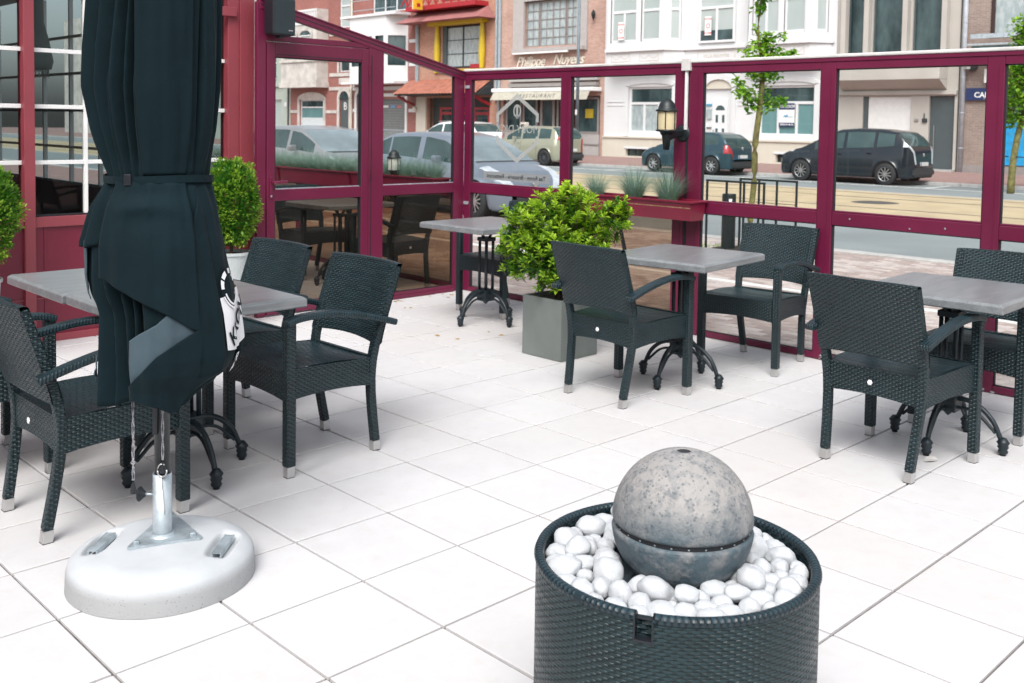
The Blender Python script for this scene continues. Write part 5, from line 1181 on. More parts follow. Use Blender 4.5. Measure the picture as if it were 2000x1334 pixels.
def car(name, label, loc, rz, L, Wd, H, sil, beltz, arches, paintm, pillars, ws, rs, cat='car', r=.315, spokes=9, mrim=None, tail=None, head=None, doors=(), group='parked cars along the street', tailm='redlens', roofrail=False):
    """sil: (x, z) silhouette rear->front; arches: wheel x; ws/rs: windshield / rear window x ranges; pillars: solid x ranges"""
    t = thing(name, label, cat, loc, rz, group); zb = .19; hw = Wd/2
    X = set([-L/2+.002, L/2-.002]);
    k = 0
    while k <= 110: X.add(-L/2+L*(k/110)); k += 1
    for d in doors: X.add(d-.006); X.add(d+.006)
    for a, c in pillars: X.add(a); X.add(c)
    X = sorted({min(max(x, -L/2+.002), L/2-.002) for x in X}); rows = []
    def top(x): return interp(sil, x)
    def plan(x):
        u = abs(x)/(L/2); return hw*(1-.03*u**2-.30*max(0, (u-.86)/.14)**2.2)
    for x in X:
        zt = top(x); bz = min(beltz(x), zt-.015); w = plan(x); g = zt-bz; end = max(0, (abs(x)/(L/2)-.93)/.07)
        zlow = zb+.06*end; za = 0
        for ax in arches:
            d = abs(x-ax); ra = r+.055
            if d < ra: za = max(za, .30+sqrt(ra*ra-d*d)-.0)
        zl = max(zlow, za); zm = max(zl+.02, .5); zm2 = max(zm+.015, min(bz-.05, .72))
        wr = w*(.93-.30*min(1, g/.62)*.62)
        lip = .016 if za else 0
        P_ = [(0, zlow), (w*.86, zlow if not za else zlow), (w*.955+lip, zl), (w*1.0+lip*.7, min(zl+.07, zm)), (w*1.0, zm), (w*.992, zm2), (w*.965, bz-.012), (w*.935, bz+.004)]
        if g > .06:
            P_ += [(lerp(w*.925, wr, .08), bz+g*.07), (lerp(w*.925, wr, .9)+.0, bz+g*.82), (wr*.955, bz+g*.93), (wr*.80, bz+g*.985), (0, zt)]
        else:
            P_ += [(w*.90, bz+g*.3), (w*.82, bz+g*.6), (w*.70, bz+g*.75), (w*.5, bz+g*.9), (0, zt)]
        rows.append((x, P_, g))
    n = 13; V = []
    for x, P_, g in rows:
        # lean the ends a little
        for k, (y, z) in enumerate(P_): V.append((x, y, z))
        for k, (y, z) in enumerate(P_): V.append((x, -y, z))
    groups = {}
    def put(kind, f): groups.setdefault(kind, []).append(f)
    for i in range(len(rows)-1):
        xm = (rows[i][0]+rows[i+1][0])/2; g = min(rows[i][2], rows[i+1][2]); isdoor = any(abs(xm-d) < .006 for d in doors)
        for s in (0, 1):
            for k in range(n-1):
                a = i*2*n+s*n+k; c = a+1; d = c+2*n; e_ = a+2*n; f = (a, e_, d, c) if s else (a, c, d, e_)
                kind = 'body'
                if k <= 1: kind = 'under'
                elif isdoor and 2 <= k <= 7: kind = 'door_gap'
                elif k == 8 and g > .16 and not any(p0 <= xm <= p1 for p0, p1 in pillars) and ws[0]-.35 < 9: kind = 'glass'
                elif k >= 10 and ws[1] < xm <= ws[1]+.07: kind = 'trimend'
                elif k >= 10 and ws[0] <= xm <= ws[1]: kind = 'glass_front'
                elif k == 11 and rs[0] <= xm <= rs[1]: kind = 'glass_rear'
                elif k == 10 and rs[0] <= xm <= rs[1]: kind = 'glass_rear'
                elif tail and tail[0] <= xm <= tail[1] and k in tail[2]: kind = 'tail'
                elif head and head[0] <= xm <= head[1] and k in head[2]: kind = 'head'
                elif k == 2 and not isdoor and abs(xm) < L/2-.75: kind = 'sill'
                put(kind, f)
    for i, s_ in ((0, 1), (len(rows)-1, -1)):
        for k in range(n-1):
            a, c = i*2*n+k, i*2*n+n+k; put('body' if k > 3 else 'trimend', (a, c, c+1, a+1) if s_ > 0 else (a, a+1, c+1, c))
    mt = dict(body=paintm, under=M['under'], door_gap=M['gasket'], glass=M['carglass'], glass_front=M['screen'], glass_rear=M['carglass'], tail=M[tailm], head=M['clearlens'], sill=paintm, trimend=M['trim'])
    nm = dict(body='body', under='underbody', door_gap='door_gap', glass='side_windows', glass_front='windscreen', glass_rear='rear_window', tail='tail_lights', head='headlights', sill='sill', trimend='bumper')
    groups['body'] += groups.pop('sill', [])
    for kind, fs in groups.items():
        used_ = sorted({v for f in fs for v in f}); mp = {v: q for q, v in enumerate(used_)}
        b = MB(); b.v = [V[v] for v in used_]; b.f = [tuple(mp[v] for v in f) for f in fs]; b.build(nm[kind], mt[kind], t, smooth=True, weld=True)
    for ax in arches:
        for s in (-1, 1):
            y = s*(hw-.115); wl = thing('wheel', None, None); wl.parent = t; wl.location = (ax, y, .30)
            w_ = .10
            MB().lathe([(r*.62, -w_), (r*.93, -w_), (r*.99, -w_*.8), (r, -w_*.4), (r, w_*.4), (r*.99, w_*.8), (r*.93, w_), (r*.62, w_)], n=32, axis='Y').build('tyre', M['tyre'], wl, smooth=True)
            MB().lathe([(0, s*.04), (r*.62, s*.03)], n=32, axis='Y').build('wheel_disc', M['under'], wl)
            b = MB(); b.lathe([(r*.60, s*.085), (r*.66, s*.095), (r*.66, s*.03)], n=32, axis='Y'); b.lathe([(0, s*.088), (r*.16, s*.088), (r*.2, s*.06)], n=14, axis='Y')
            for q in range(spokes):
                a = 2*pi*q/spokes+.3; c_ = Vector((cos(a), 0, sin(a))); p_ = Vector((-sin(a), 0, cos(a))); b.obox(c_*(r*.38)+Vector((0, s*.078, 0)), c_*(r*.25), p_*(r*.040), (0, .008, 0))
            b.build('rim', mrim or M['rim'], wl)
    for s in (-1, 1):
        mx_ = ws[0]-.02; MB().obox((mx_, s*(hw+.06), beltz(mx_)+.08), (.05, 0, 0), (0, .085, 0), (0, 0, .06)).build('mirror', paintm, t, bevel=.03, seg=3)
        for d in doors[:-1]: MB().obox((d+.14, s*(hw-.002), beltz(d)-.13), (.07, 0, 0), (0, .014, 0), (0, 0, .012)).build('door_handle', paintm, t, bevel=.006)
    xr = -L/2-.004
    pl = MB().box(xr-.012, xr+.01, -.26, .26, .56, .67).build('number_plate', M['plate'], t); MB().box(xr-.014, xr-.0125, .21, .26, .56, .67).build('blue_strip', M['euroblue'], pl)
    MB().lathe([(0, -.01), (.05, -.008), (.055, 0)], (xr+.02, 0, .88), 14, axis='X').build('badge', M['alu'], t)
    MB().lathe([(0, .012), (.055, .01), (.06, 0)], (L/2-.015, 0, .60), 14, axis='X').build('front_badge', M['alu'], t)
    MB().box(L/2-.03, L/2+.006, -.45, .45, .30, .40).build('grille', M['trim'], t)
    MB().box(xr-.008, xr+.06, -hw*.75, hw*.75, .30, .44).build('bumper_insert', M['trim'], t)
    if roofrail:
        for s in (-1, 1): MB().rect([(-L/2+.5, s*.56, top(-L/2+.5)-.06), (-.3, s*.57, H+.01), (.5, s*.57, H-.02)], .03, .03).build('roof_rail', M['alu'], t)
    return t
hp = pi/2
mpv_s = [(-2.17, .55), (-2.16, .90), (-2.06, 1.12), (-1.84, 1.40), (-1.66, 1.54), (-1.1, 1.62), (-.4, 1.64), (.15, 1.60), (.55, 1.46), (1.05, 1.17), (1.35, 1.02), (1.7, .93), (2.0, .80), (2.13, .62), (2.17, .45)]
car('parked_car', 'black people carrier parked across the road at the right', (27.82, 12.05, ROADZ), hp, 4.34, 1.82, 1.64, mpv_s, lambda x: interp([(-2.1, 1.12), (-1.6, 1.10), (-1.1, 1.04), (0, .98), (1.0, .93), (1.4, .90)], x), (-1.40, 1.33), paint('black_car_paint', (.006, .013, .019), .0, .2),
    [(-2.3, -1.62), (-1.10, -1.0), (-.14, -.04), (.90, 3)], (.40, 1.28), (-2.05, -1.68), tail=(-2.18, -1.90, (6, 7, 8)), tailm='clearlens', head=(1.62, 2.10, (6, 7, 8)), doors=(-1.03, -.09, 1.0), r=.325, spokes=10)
h206 = [(-1.92, .45), (-1.90, .78), (-1.82, .98), (-1.62, 1.22), (-1.42, 1.36), (-1.1, 1.42), (-.4, 1.435), (.1, 1.40), (.42, 1.28), (.85, 1.02), (1.1, .94), (1.5, .80), (1.78, .66), (1.90, .52), (1.92, .40)]
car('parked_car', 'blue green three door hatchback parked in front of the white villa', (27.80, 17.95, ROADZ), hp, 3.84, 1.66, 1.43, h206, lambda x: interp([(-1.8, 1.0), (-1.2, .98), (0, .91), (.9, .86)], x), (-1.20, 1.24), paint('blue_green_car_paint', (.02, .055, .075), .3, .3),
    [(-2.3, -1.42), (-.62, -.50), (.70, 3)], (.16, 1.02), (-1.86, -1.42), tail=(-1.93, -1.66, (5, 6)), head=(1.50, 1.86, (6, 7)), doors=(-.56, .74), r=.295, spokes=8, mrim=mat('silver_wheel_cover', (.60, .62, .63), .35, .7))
san = [(-2.0, .5), (-1.99, .85), (-1.92, 1.10), (-1.72, 1.40), (-1.52, 1.50), (-1.1, 1.525), (-.3, 1.53), (.25, 1.49), (.6, 1.33), (1.0, 1.06), (1.2, .99), (1.65, .90), (1.92, .72), (2.0, .5)]
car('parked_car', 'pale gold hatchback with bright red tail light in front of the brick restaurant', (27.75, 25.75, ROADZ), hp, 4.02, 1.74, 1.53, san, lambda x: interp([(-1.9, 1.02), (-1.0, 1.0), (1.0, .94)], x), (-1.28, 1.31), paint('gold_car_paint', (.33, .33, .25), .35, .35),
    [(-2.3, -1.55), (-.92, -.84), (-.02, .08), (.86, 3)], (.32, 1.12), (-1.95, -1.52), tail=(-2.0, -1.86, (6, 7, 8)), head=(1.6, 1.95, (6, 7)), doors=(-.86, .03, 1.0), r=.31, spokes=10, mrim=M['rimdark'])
suv = [(-2.2, .5), (-2.19, .95), (-2.1, 1.18), (-1.85, 1.50), (-1.6, 1.62), (-1.0, 1.67), (-.2, 1.67), (.35, 1.62), (.75, 1.45), (1.2, 1.16), (1.4, 1.08), (1.8, 1.0), (2.12, .8), (2.2, .5)]
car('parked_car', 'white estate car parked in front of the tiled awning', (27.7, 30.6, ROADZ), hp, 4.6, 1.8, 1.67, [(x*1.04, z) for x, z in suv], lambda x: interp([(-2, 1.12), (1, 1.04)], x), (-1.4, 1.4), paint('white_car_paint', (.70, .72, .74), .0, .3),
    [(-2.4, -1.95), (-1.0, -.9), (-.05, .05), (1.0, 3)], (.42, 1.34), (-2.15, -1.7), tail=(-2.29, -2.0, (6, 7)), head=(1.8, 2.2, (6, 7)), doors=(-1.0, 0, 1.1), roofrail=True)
clio = [(-1.9, .45), (-1.88, .80), (-1.78, 1.02), (-1.50, 1.27), (-1.2, 1.39), (-.7, 1.43), (-.1, 1.435), (.35, 1.37), (.75, 1.19), (1.10, .98), (1.3, .91), (1.62, .80), (1.83, .64), (1.89, .48), (1.9, .38)]
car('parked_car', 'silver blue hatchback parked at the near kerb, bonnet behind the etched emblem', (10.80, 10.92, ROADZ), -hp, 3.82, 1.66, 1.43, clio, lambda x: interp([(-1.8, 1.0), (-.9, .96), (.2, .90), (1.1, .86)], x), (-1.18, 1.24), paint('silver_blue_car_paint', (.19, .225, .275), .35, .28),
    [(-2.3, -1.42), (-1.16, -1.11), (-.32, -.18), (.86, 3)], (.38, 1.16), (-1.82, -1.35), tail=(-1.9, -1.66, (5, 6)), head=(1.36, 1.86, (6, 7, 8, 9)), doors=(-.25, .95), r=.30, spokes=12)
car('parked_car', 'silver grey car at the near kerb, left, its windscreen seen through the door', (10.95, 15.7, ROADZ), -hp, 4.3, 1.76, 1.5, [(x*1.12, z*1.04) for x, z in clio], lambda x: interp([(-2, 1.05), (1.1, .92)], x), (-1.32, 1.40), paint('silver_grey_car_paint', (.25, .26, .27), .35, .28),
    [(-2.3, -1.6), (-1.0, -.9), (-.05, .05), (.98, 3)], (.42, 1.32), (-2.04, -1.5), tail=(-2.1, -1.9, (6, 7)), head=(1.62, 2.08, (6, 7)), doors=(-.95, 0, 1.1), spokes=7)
# ================================================================== BUILDINGS ACROSS THE STREET
BX = 36.5
stucco = mat('white_stucco', (.66, .67, .68), .8, var=.04, scale=.7, bmp=.1, bscale=30); creamst = mat('cream_plinth', (.58, .54, .46), .85, var=.06, scale=1)
greenst = mat('pale_green_render', (.36, .40, .36), .85, var=.06, scale=.6); beige = mat('beige_concrete_panels', (.45, .425, .39), .85, var=.08, scale=.8, bmp=.2, bscale=20)
orange = brick_mat('orange_brick', (.42, .19, .125), (.52, .28, .19), (.40, .30, .25)); redb = brick_mat('old_red_brick', (.27, .085, .07), (.33, .12, .10), (.28, .19, .17))
brown = brick_mat('brown_brick', (.24, .175, .15), (.31, .235, .20), (.34, .30, .27)); rosyb = brick_mat('rosy_brick', (.40, .22, .17), (.50, .31, .25), (.52, .45, .4))
oldwhite = mat('weathered_white_stone', (.52, .49, .46), .85, var=.22, scale=1.6, bmp=.2, bscale=12); greyt = mat('taupe_timber', (.26, .235, .225), .6, var=.1); greyt2 = mat('light_taupe_render', (.40, .375, .365), .8, var=.06)
yell = mat('yellow_paint', (.55, .40, .02), .5, var=.05); redp = mat('red_paint', (.36, .02, .03), .45); tileo = mat('terracotta_tiles', (.34, .125, .085), .75, var=.25, scale=3); tilep = mat('dull_pink_roofing', (.30, .12, .115), .7, var=.15, scale=2)
def dark_glass(name, a, b_, sc=1.2):
    m, t, p = new_mat(name); g = N(t, 'ShaderNodeTexCoord').outputs['Object']; mp = t.nodes.new('ShaderNodeMapping'); mp.inputs['Scale'].default_value = (1, 1, .45); t.links.new(g, mp.inputs[0])
    n = noise_out(t, sc, 4, mp.outputs[0]); t.links.new(mixc(t, ramp(t, n, .4, .62), a, b_), p.inputs['Base Color']); p.inputs['Roughness'].default_value = .06; p.inputs['Specular IOR Level'].default_value = .7; return m
gdark = dark_glass('dark_window_glass', (.012, .03, .035), (.06, .10, .105)); gteal = dark_glass('teal_window_film', (.12, .24, .25), (.16, .30, .30), .5)
gcurt = dark_glass('curtained_window', (.30, .36, .37), (.42, .47, .48), 6.); gblind = dark_glass('blind_behind_glass', (.36, .42, .41), (.42, .47, .46), .6)
anth = mat('anthracite_door', (.065, .085, .09), .5, var=.06); whiteupvc = mat('white_window_frame', (.70, .71, .72), .4, var=.02)
def facade(root, y0, y1, z0, z1, holes, m, X=BX, dep=.22, name='wall'):
    ys = sorted({y0, y1, *[h[0] for h in holes], *[h[1] for h in holes]}); zs = sorted({z0, z1, *[h[2] for h in holes], *[h[3] for h in holes]}); b = MB()
    for i in range(len(ys)-1):
        for j in range(len(zs)-1):
            ym, zm = (ys[i]+ys[i+1])/2, (zs[j]+zs[j+1])/2
            if ym < y0 or ym > y1 or zm < z0 or zm > z1 or any(h[0] < ym < h[1] and h[2] < zm < h[3] for h in holes): continue
            b.quad((X, ys[i+1], zs[j]), (X, ys[i], zs[j]), (X, ys[i], zs[j+1]), (X, ys[i+1], zs[j+1]))
    for a, c, e_, f_ in holes:
        b.quad((X, a, e_), (X, c, e_), (X+dep, c, e_), (X+dep, a, e_)); b.quad((X, c, f_), (X, a, f_), (X+dep, a, f_), (X+dep, c, f_))
        b.quad((X, a, f_), (X, a, e_), (X+dep, a, e_), (X+dep, a, f_)); b.quad((X, c, e_), (X, c, f_), (X+dep, c, f_), (X+dep, c, e_))
    return b.build(name, m, root)
def window(root, y0, y1, z0, z1, glass=None, fm=None, cols=(), transom=None, rows=(), X=BX, dep=.12, fw_=.07, topglass=None, arch=False, bars=None):
    fm = fm or whiteupvc; b = MB(); x0, x1 = X+dep-.03, X+dep+.04
    b.box(x0, x1, y0, y0+fw_, z0, z1).box(x0, x1, y1-fw_, y1, z0, z1).box(x0+.002, x1-.002, y0+fw_, y1-fw_, z0, z0+fw_).box(x0+.002, x1-.002, y0+fw_, y1-fw_, z1-fw_, z1)
    zt = transom if transom else z1-fw_
    if transom: b.box(x0+.004, x1-.004, y0+fw_, y1-fw_, transom-fw_*.6, transom+fw_*.6)
    for c in cols: yc = lerp(y0, y1, c); b.box(x0+.006, x1-.006, yc-fw_*.55, yc+fw_*.55, z0+fw_, zt-(fw_*.6 if transom else 0))
    if bars:
        nc, nr_ = bars
        for k in range(1, nc): yc = lerp(y0, y1, k/nc); b.box(x0+.01, x1-.01, yc-.015, yc+.015, z0+fw_, z1-fw_)
        for k in range(1, nr_): zc = lerp(z0, z1, k/nr_); b.box(x0+.012, x1-.012, y0+fw_, y1-fw_, zc-.015, zc+.015)
    w = b.build('window', fm, root); g = glass or gdark
    def pane(a, c, e_, f_, mm): MB().quad((X+dep+.02, c, e_), (X+dep+.02, a, e_), (X+dep+.02, a, f_), (X+dep+.02, c, f_)).build('pane', mm, w)
    if transom: pane(y0+fw_*.5, y1-fw_*.5, z0+fw_*.5, transom, g); pane(y0+fw_*.5, y1-fw_*.5, transom, z1-fw_*.5, topglass or g)
    else: pane(y0+fw_*.5, y1-fw_*.5, z0+fw_*.5, z1-fw_*.5, g)
    return w
def bbox(root, x0, x1, y0, y1, z0, z1, nm, m, bev=0): return MB().box(x0, x1, y0, y1, z0, z1).build(nm, m, root, bevel=bev)
def shell(root, y0, y1, H, m):
    b = MB(); b.quad((BX, y0, 0), (BX+9, y0, 0), (BX+9, y0, H), (BX, y0, H)); b.quad((BX, y1, 0), (BX+9, y1, 0), (BX+9, y1, H), (BX, y1, H)); b.quad((BX, y0, H), (BX+9, y0, H), (BX+9, y1, H), (BX, y1, H)); b.quad((BX+.5, y0, 0), (BX+.5, y1, 0), (BX+.5, y1, H), (BX+.5, y0, H)); return b.build('shell', m, root)
BG = 'terraced houses across the street'
def house(label, y0, y1): return thing('town_house', label, 'building', (0, 0, 0), 0, BG)
# pale green house (far left)
h = house('pale green rendered house furthest left across the street', 58.4, 72)
facade(h, 58.4, 72, 0, 11, [(59.6, 62.4, .9, 3.0), (64.5, 66.5, .03, 3.2), (60.3, 62.3, 4.5, 6.9), (64, 66, 4.5, 6.9)], greenst); shell(h, 58.4, 72, 11, greenst)
window(h, 59.6, 62.4, .9, 3.0, gblind); window(h, 64.5, 66.5, .03, 3.2, gdark); window(h, 60.3, 62.3, 4.5, 6.9, gdark, transom=5.6); window(h, 64, 66, 4.5, 6.9, gdark)
bbox(h, BX-.15, BX-.002, 59.2, 72, 3.9, 4.15, 'string_course', greenst); MB().tube([(BX-.08, 58.6, 0), (BX-.08, 58.6, 10.8)], .05, 8).build('drain_pipe', M['trim'], h)
bbox(h, BX-.35, BX-.002, 60.2, 62.4, 4.6, 4.62, 'awning_board', mat('blue_sign', (.08, .25, .5), .5)); bbox(h, BX-.02, BX-.002, 58.9, 59.2, 2.5, 2.8, 'plaque', stucco)
# white oriel house
h = house('narrow red brick house with a weathered white oriel and arched doorway', 50.9, 58.4)
facade(h, 50.9, 58.4, 0, 12, [(54.3, 57.2, .95, 2.95), (51.35, 52.45, .03, 3.0), (51.3, 52.5, 4.75, 6.2), (51.3, 52.5, 7.6, 9.6)], redb); shell(h, 50.9, 58.4, 12, redb)
window(h, 54.3, 57.2, .95, 2.95, gteal, transom=2.45, topglass=gdark); MB().quad((BX+.13, 57.1, 1.0), (BX+.13, 54.4, 1.0), (BX+.13, 54.4, 1.75), (BX+.13, 57.1, 1.75)).build('net_curtain', M['curtain'], h)
def surround(root, a, c, z0, z1, m, w=.22, archh=.28, X=BX, th=.06):
    b = MB(); b.box(X-th, X-.002, a-w, a, z0, z1+.05).box(X-th, X-.002, c, c+w, z0, z1+.05); n = 10; rx = (c-a)/2
    for k in range(n):
        t0, t1_ = pi*k/n, pi*(k+1)/n
        q = [(cos(t0), sin(t0)), (cos(t1_), sin(t1_))]; ym = (a+c)/2
        v = [(ym+q[0][0]*rx, z1+q[0][1]*archh), (ym+q[1][0]*rx, z1+q[1][1]*archh), (ym+q[1][0]*(rx+w), z1+.05+q[1][1]*(archh+w)), (ym+q[0][0]*(rx+w), z1+.05+q[0][1]*(archh+w))]
        b.poly([(X-th, y_, z_) for y_, z_ in v]); b.poly([(X-th, v[1][0], v[1][1]), (X-th, v[0][0], v[0][1]), (X, v[0][0], v[0][1]), (X, v[1][0], v[1][1])]); b.poly([(X-th, v[3][0], v[3][1]), (X-th, v[2][0], v[2][1]), (X, v[2][0], v[2][1]), (X, v[3][0], v[3][1])])
    b.build('arched_surround', m, root)
    b = MB(); ym = (a+c)/2; b.poly([(X-.004, ym+cos(pi*k/n)*rx, z1+sin(pi*k/n)*archh) for k in range(n+1)]); return b
surround(h, 54.3, 57.2, .9, 2.95, oldwhite, .25, .22).build('lintel_panel', oldwhite, h); surround(h, 51.35, 52.45, .03, 3.0, oldwhite, .22, .5).build('fanlight', gdark, h)
d = bbox(h, BX+.08, BX+.14, 51.4, 52.4, .03, 3.0, 'door', anth); text_obj('house_number', 'B', .7, M['white'], face_minus_x(BX+.07, 51.9, 2.5), d)
b = MB(); b.box(BX-.9, BX-.002, 53.8, 58.2, 4.1, 8.9); b.build('oriel', oldwhite, h); bbox(h, BX-1.0, BX-.002, 53.7, 58.3, 3.75, 4.1, 'oriel_base', oldwhite); bbox(h, BX-1.0, BX-.002, 53.75, 58.25, 5.45, 5.6, 'oriel_ledge', oldwhite)
for a, c in ((54.4, 55.7), (56.2, 57.5)):
    w = window(h, a, c, 5.75, 7.2, gblind, X=BX-1.06); surround(h, a, c, 5.75, 7.2, oldwhite, .12, .3, BX-.95, .05).build('lunette', gdark, h)
MB().box(BX-.96, BX-.9, 53.9, 58.1, 7.9, 8.0).box(BX-.96, BX-.9, 53.9, 58.1, 8.75, 8.85).build('balustrade_rail', stucco, h)
for k in range(17): bbox(h, BX-.955, BX-.905, 54+k*.25, 54.1+k*.25, 8.0, 8.75, 'baluster', stucco)
window(h, 51.3, 52.5, 4.75, 6.2, gdark); window(h, 51.3, 52.5, 7.6, 9.6, gblind, transom=9); surround(h, 51.3, 52.5, 4.7, 6.2, oldwhite, .18, .25).build('lunette', oldwhite, h)
for z in (2.05, 3.55, 4.45, 7.1): bbox(h, BX-.05, BX-.003, 50.95, 53.6 if z > 3 else 51.1, z, z+.22, 'stone_band', oldwhite)
bbox(h, BX-.05, BX-.003, 52.75, 54.0, 2.05, 2.25, 'stone_band', oldwhite); bbox(h, BX-.05, BX-.003, 57.5, 58.4, 2.05, 2.25, 'stone_band', oldwhite); bbox(h, BX-.12, BX-.003, 54.1, 57.4, .75, .95, 'sill', stucco); bbox(h, BX-.06, BX-.003, 50.9, 58.4, 0.03, .4, 'plinth', oldwhite)
bbox(h, BX-.04, BX-.003, 51.3, 52.5, 3.95, 4.35, 'stone_panel', oldwhite)
MB().tube([(BX-.1, 51.0, 0), (BX-.1, 51.0, 11.5)], .07, 8).build('drain_pipe', creamst, h)
# red brick house with white bay and grey shutter
h = house('red brick house with a big white bay window above a grey roller shutter', 44.4, 50.9)
facade(h, 44.4, 50.9, 0, 12, [(45.5, 48.2, .03, 2.95), (49.5, 50.5, .03, 3.1), (45.4, 48.9, 8.3, 9.8)], redb); shell(h, 44.4, 50.9, 12, redb)
d = bbox(h, BX+.10, BX+.16, 45.5, 48.2, .03, 2.95, 'roller_shutter', greyt)
for k in range(18): bbox(d, BX+.088, BX+.102, 45.52, 48.18, .06+k*.16, .2+k*.16, 'slat', mat('shutter_slat', (.13, .14, .14), .6) if k == 0 else bpy.data.materials['shutter_slat'])
for k, (cm, w) in enumerate((((.6, .6, .6), .5), ((.1, .25, .5), .35), ((.5, .1, .12), .3))): bbox(h, BX+.080, BX+.086, 47.3-k*.62, 47.3-k*.62+w, 2.42, 2.56, 'sticker', mat('sticker_colour', cm, .6))
bbox(h, BX-.05, BX-.002, 45.3, 45.5, .03, 3.1, 'white_jamb', stucco); bbox(h, BX-.05, BX-.002, 48.2, 48.4, .03, 3.1, 'white_jamb', stucco); bbox(h, BX-.05, BX-.002, 45.3, 48.4, 3.1, 3.3, 'white_lintel', stucco)
bbox(h, BX+.1, BX+.14, 49.5, 50.5, .03, 3.1, 'door', anth); surround(h, 49.5, 50.5, .03, 3.1, stucco, .2, .35).build('fanlight', gdark, h)
b = MB(); P0 = [(BX, 50.6), (BX-1.0, 49.9), (BX-1.0, 46.2), (BX, 45.3)]; z0, z1 = 4.5, 7.95
for k in range(3):
    (xa, ya), (xb, yb) = P0[k], P0[k+1]
    for e_, f_ in ((4.0, 4.95), (6.75, 7.95)): b.quad((xa, ya, e_), (xb, yb, e_), (xb, yb, f_), (xa, ya, f_))
    for q0, q1 in ((0, .1), (.9, 1)) if k != 1 else ((0, .06), (.62, .72), (.94, 1)):
        b.quad((lerp(xa, xb, q0), lerp(ya, yb, q0), 4.95), (lerp(xa, xb, q1), lerp(ya, yb, q1), 4.95), (lerp(xa, xb, q1), lerp(ya, yb, q1), 6.75), (lerp(xa, xb, q0), lerp(ya, yb, q0), 6.75))
for z in (4.0, 7.95): b.poly([(x, y, z) for x, y in P0])
b.build('bay', stucco, h)
b = MB(); P1 = [(BX+.05, 50.5), (BX-.9, 49.85), (BX-.9, 46.25), (BX+.05, 45.4)]
for k in range(3): b.quad((*P1[k], 4.9), (*P1[k+1], 4.9), (*P1[k+1], 6.8), (*P1[k], 6.8))
b.build('bay_windows', gdark, h); bbox(h, BX-1.1, BX-.003, 45.2, 50.7, 3.85, 4.0, 'bay_ledge', stucco); bbox(h, BX-1.12, BX-.003, 45.1, 50.8, 7.95, 8.1, 'bay_cornice', stucco)
b = MB()
for z in (8.35, 8.95): b.box(BX-1.08, BX-1.04, 45.2, 50.7, z, z+.04)
b.build('balcony_rail', M['galv'], h); window(h, 45.4, 48.9, 8.3, 9.8, gdark, cols=(.33, .66)); bbox(h, BX-1.02, BX-.99, 46.5, 48.0, 4.25, 4.62, 'relief_panel', creamst)
for a, c in ((44.45, 45.15), (50.75, 50.9)):
    for z in (2.15, 3.75, 4.9, 6.3, 7.4): bbox(h, BX-.04, BX-.003, a, c, z, z+.2, 'stone_band', stucco)
bbox(h, BX-.04, BX-.003, 44.45, 50.9, 3.5, 3.72, 'stone_band', stucco)
# orange brick house with yellow window and tiled awnings
h = house('orange brick house with yellow framed window and red tiled awning', 37.3, 44.4)
facade(h, 37.3, 44.4, 0, 12, [(38.8, 42.1, 4.65, 7.1), (38.0, 43.4, .03, 3.0), (38.6, 42.3, 8.5, 10.5)], orange); shell(h, 37.3, 44.4, 12, orange)
window(h, 38.9, 41.9, 4.7, 7.05, gcurt, M['trim'], cols=(.5,), bars=(2, 3)); bbox(h, BX+.02, BX+.08, 41.75, 42.1, 4.65, 7.1, 'open_shutter', anth)
bbox(h, BX-.5, BX-.002, 38.2, 42.9, 7.1, 7.4, 'yellow_lintel', yell); bbox(h, BX-.12, BX-.003, 38.3, 42.7, 4.42, 4.6, 'yellow_sill', yell)
for y in (42.35, 38.5): MB().lathe([(.13, 4.6), (.17, 5.0), (.20, 5.6), (.15, 6.5), (.12, 7.1)], (BX-.18, y, 0), 14).build('yellow_column', yell, h, smooth=True)
bbox(h, BX-.14, BX-.02, 38.7, 39.5, 4.62, 4.85, 'red_flower_box', redp)
b = MB(); b.v = [(BX-1.3, 37.6, 7.3), (BX-1.3, 44.9, 7.3), (BX-.1, 44.2, 8.0), (BX-.1, 38.1, 8.0), (BX-.002, 37.6, 7.3), (BX-.002, 44.9, 7.3)]; b.f = [(0, 1, 2, 3), (0, 4, 5, 1), (0, 3, 4), (1, 5, 2)]; b.build('canopy_roof', tilep, h)
bbox(h, BX-1.0, BX-.003, 38.2, 44.3, 8.0, 8.25, 'balcony_floor', redp)
b = MB(); b.box(BX-.98, BX-.93, 38.2, 44.3, 9.1, 9.18)
for k in range(10): y = 38.3+k*.65; b.box(BX-.98, BX-.94, y, y+.06, 8.25, 9.1); b.obox((BX-.96, y+.33, 8.68), (.015, 0, 0), (0, .3, .38), (0, .03, -.03)); b.obox((BX-.96, y+.33, 8.68), (.014, 0, 0), (0, .3, -.38), (0, .03, .03))
b.build('balcony_railing', redp, h)
s_ = bbox(h, BX-1.9, BX-1.3, 42.35, 42.5, 7.95, 8.75, 'projecting_sign', mat('sign_orange', (.72, .42, .03), .4)); bbox(s_, BX-1.9, BX-1.3, 42.5, 42.54, 7.95, 8.75, 'sign_side', M['white']); bbox(s_, BX-1.72, BX-1.48, 42.335, 42.348, 8.1, 8.3, 'sign_mark', redp)
window(h, 38.6, 42.3, 8.5, 10.5, gdark, redp, cols=(.33, .66))
b = MB(); NT = 26   # terracotta awning of single pantile rows
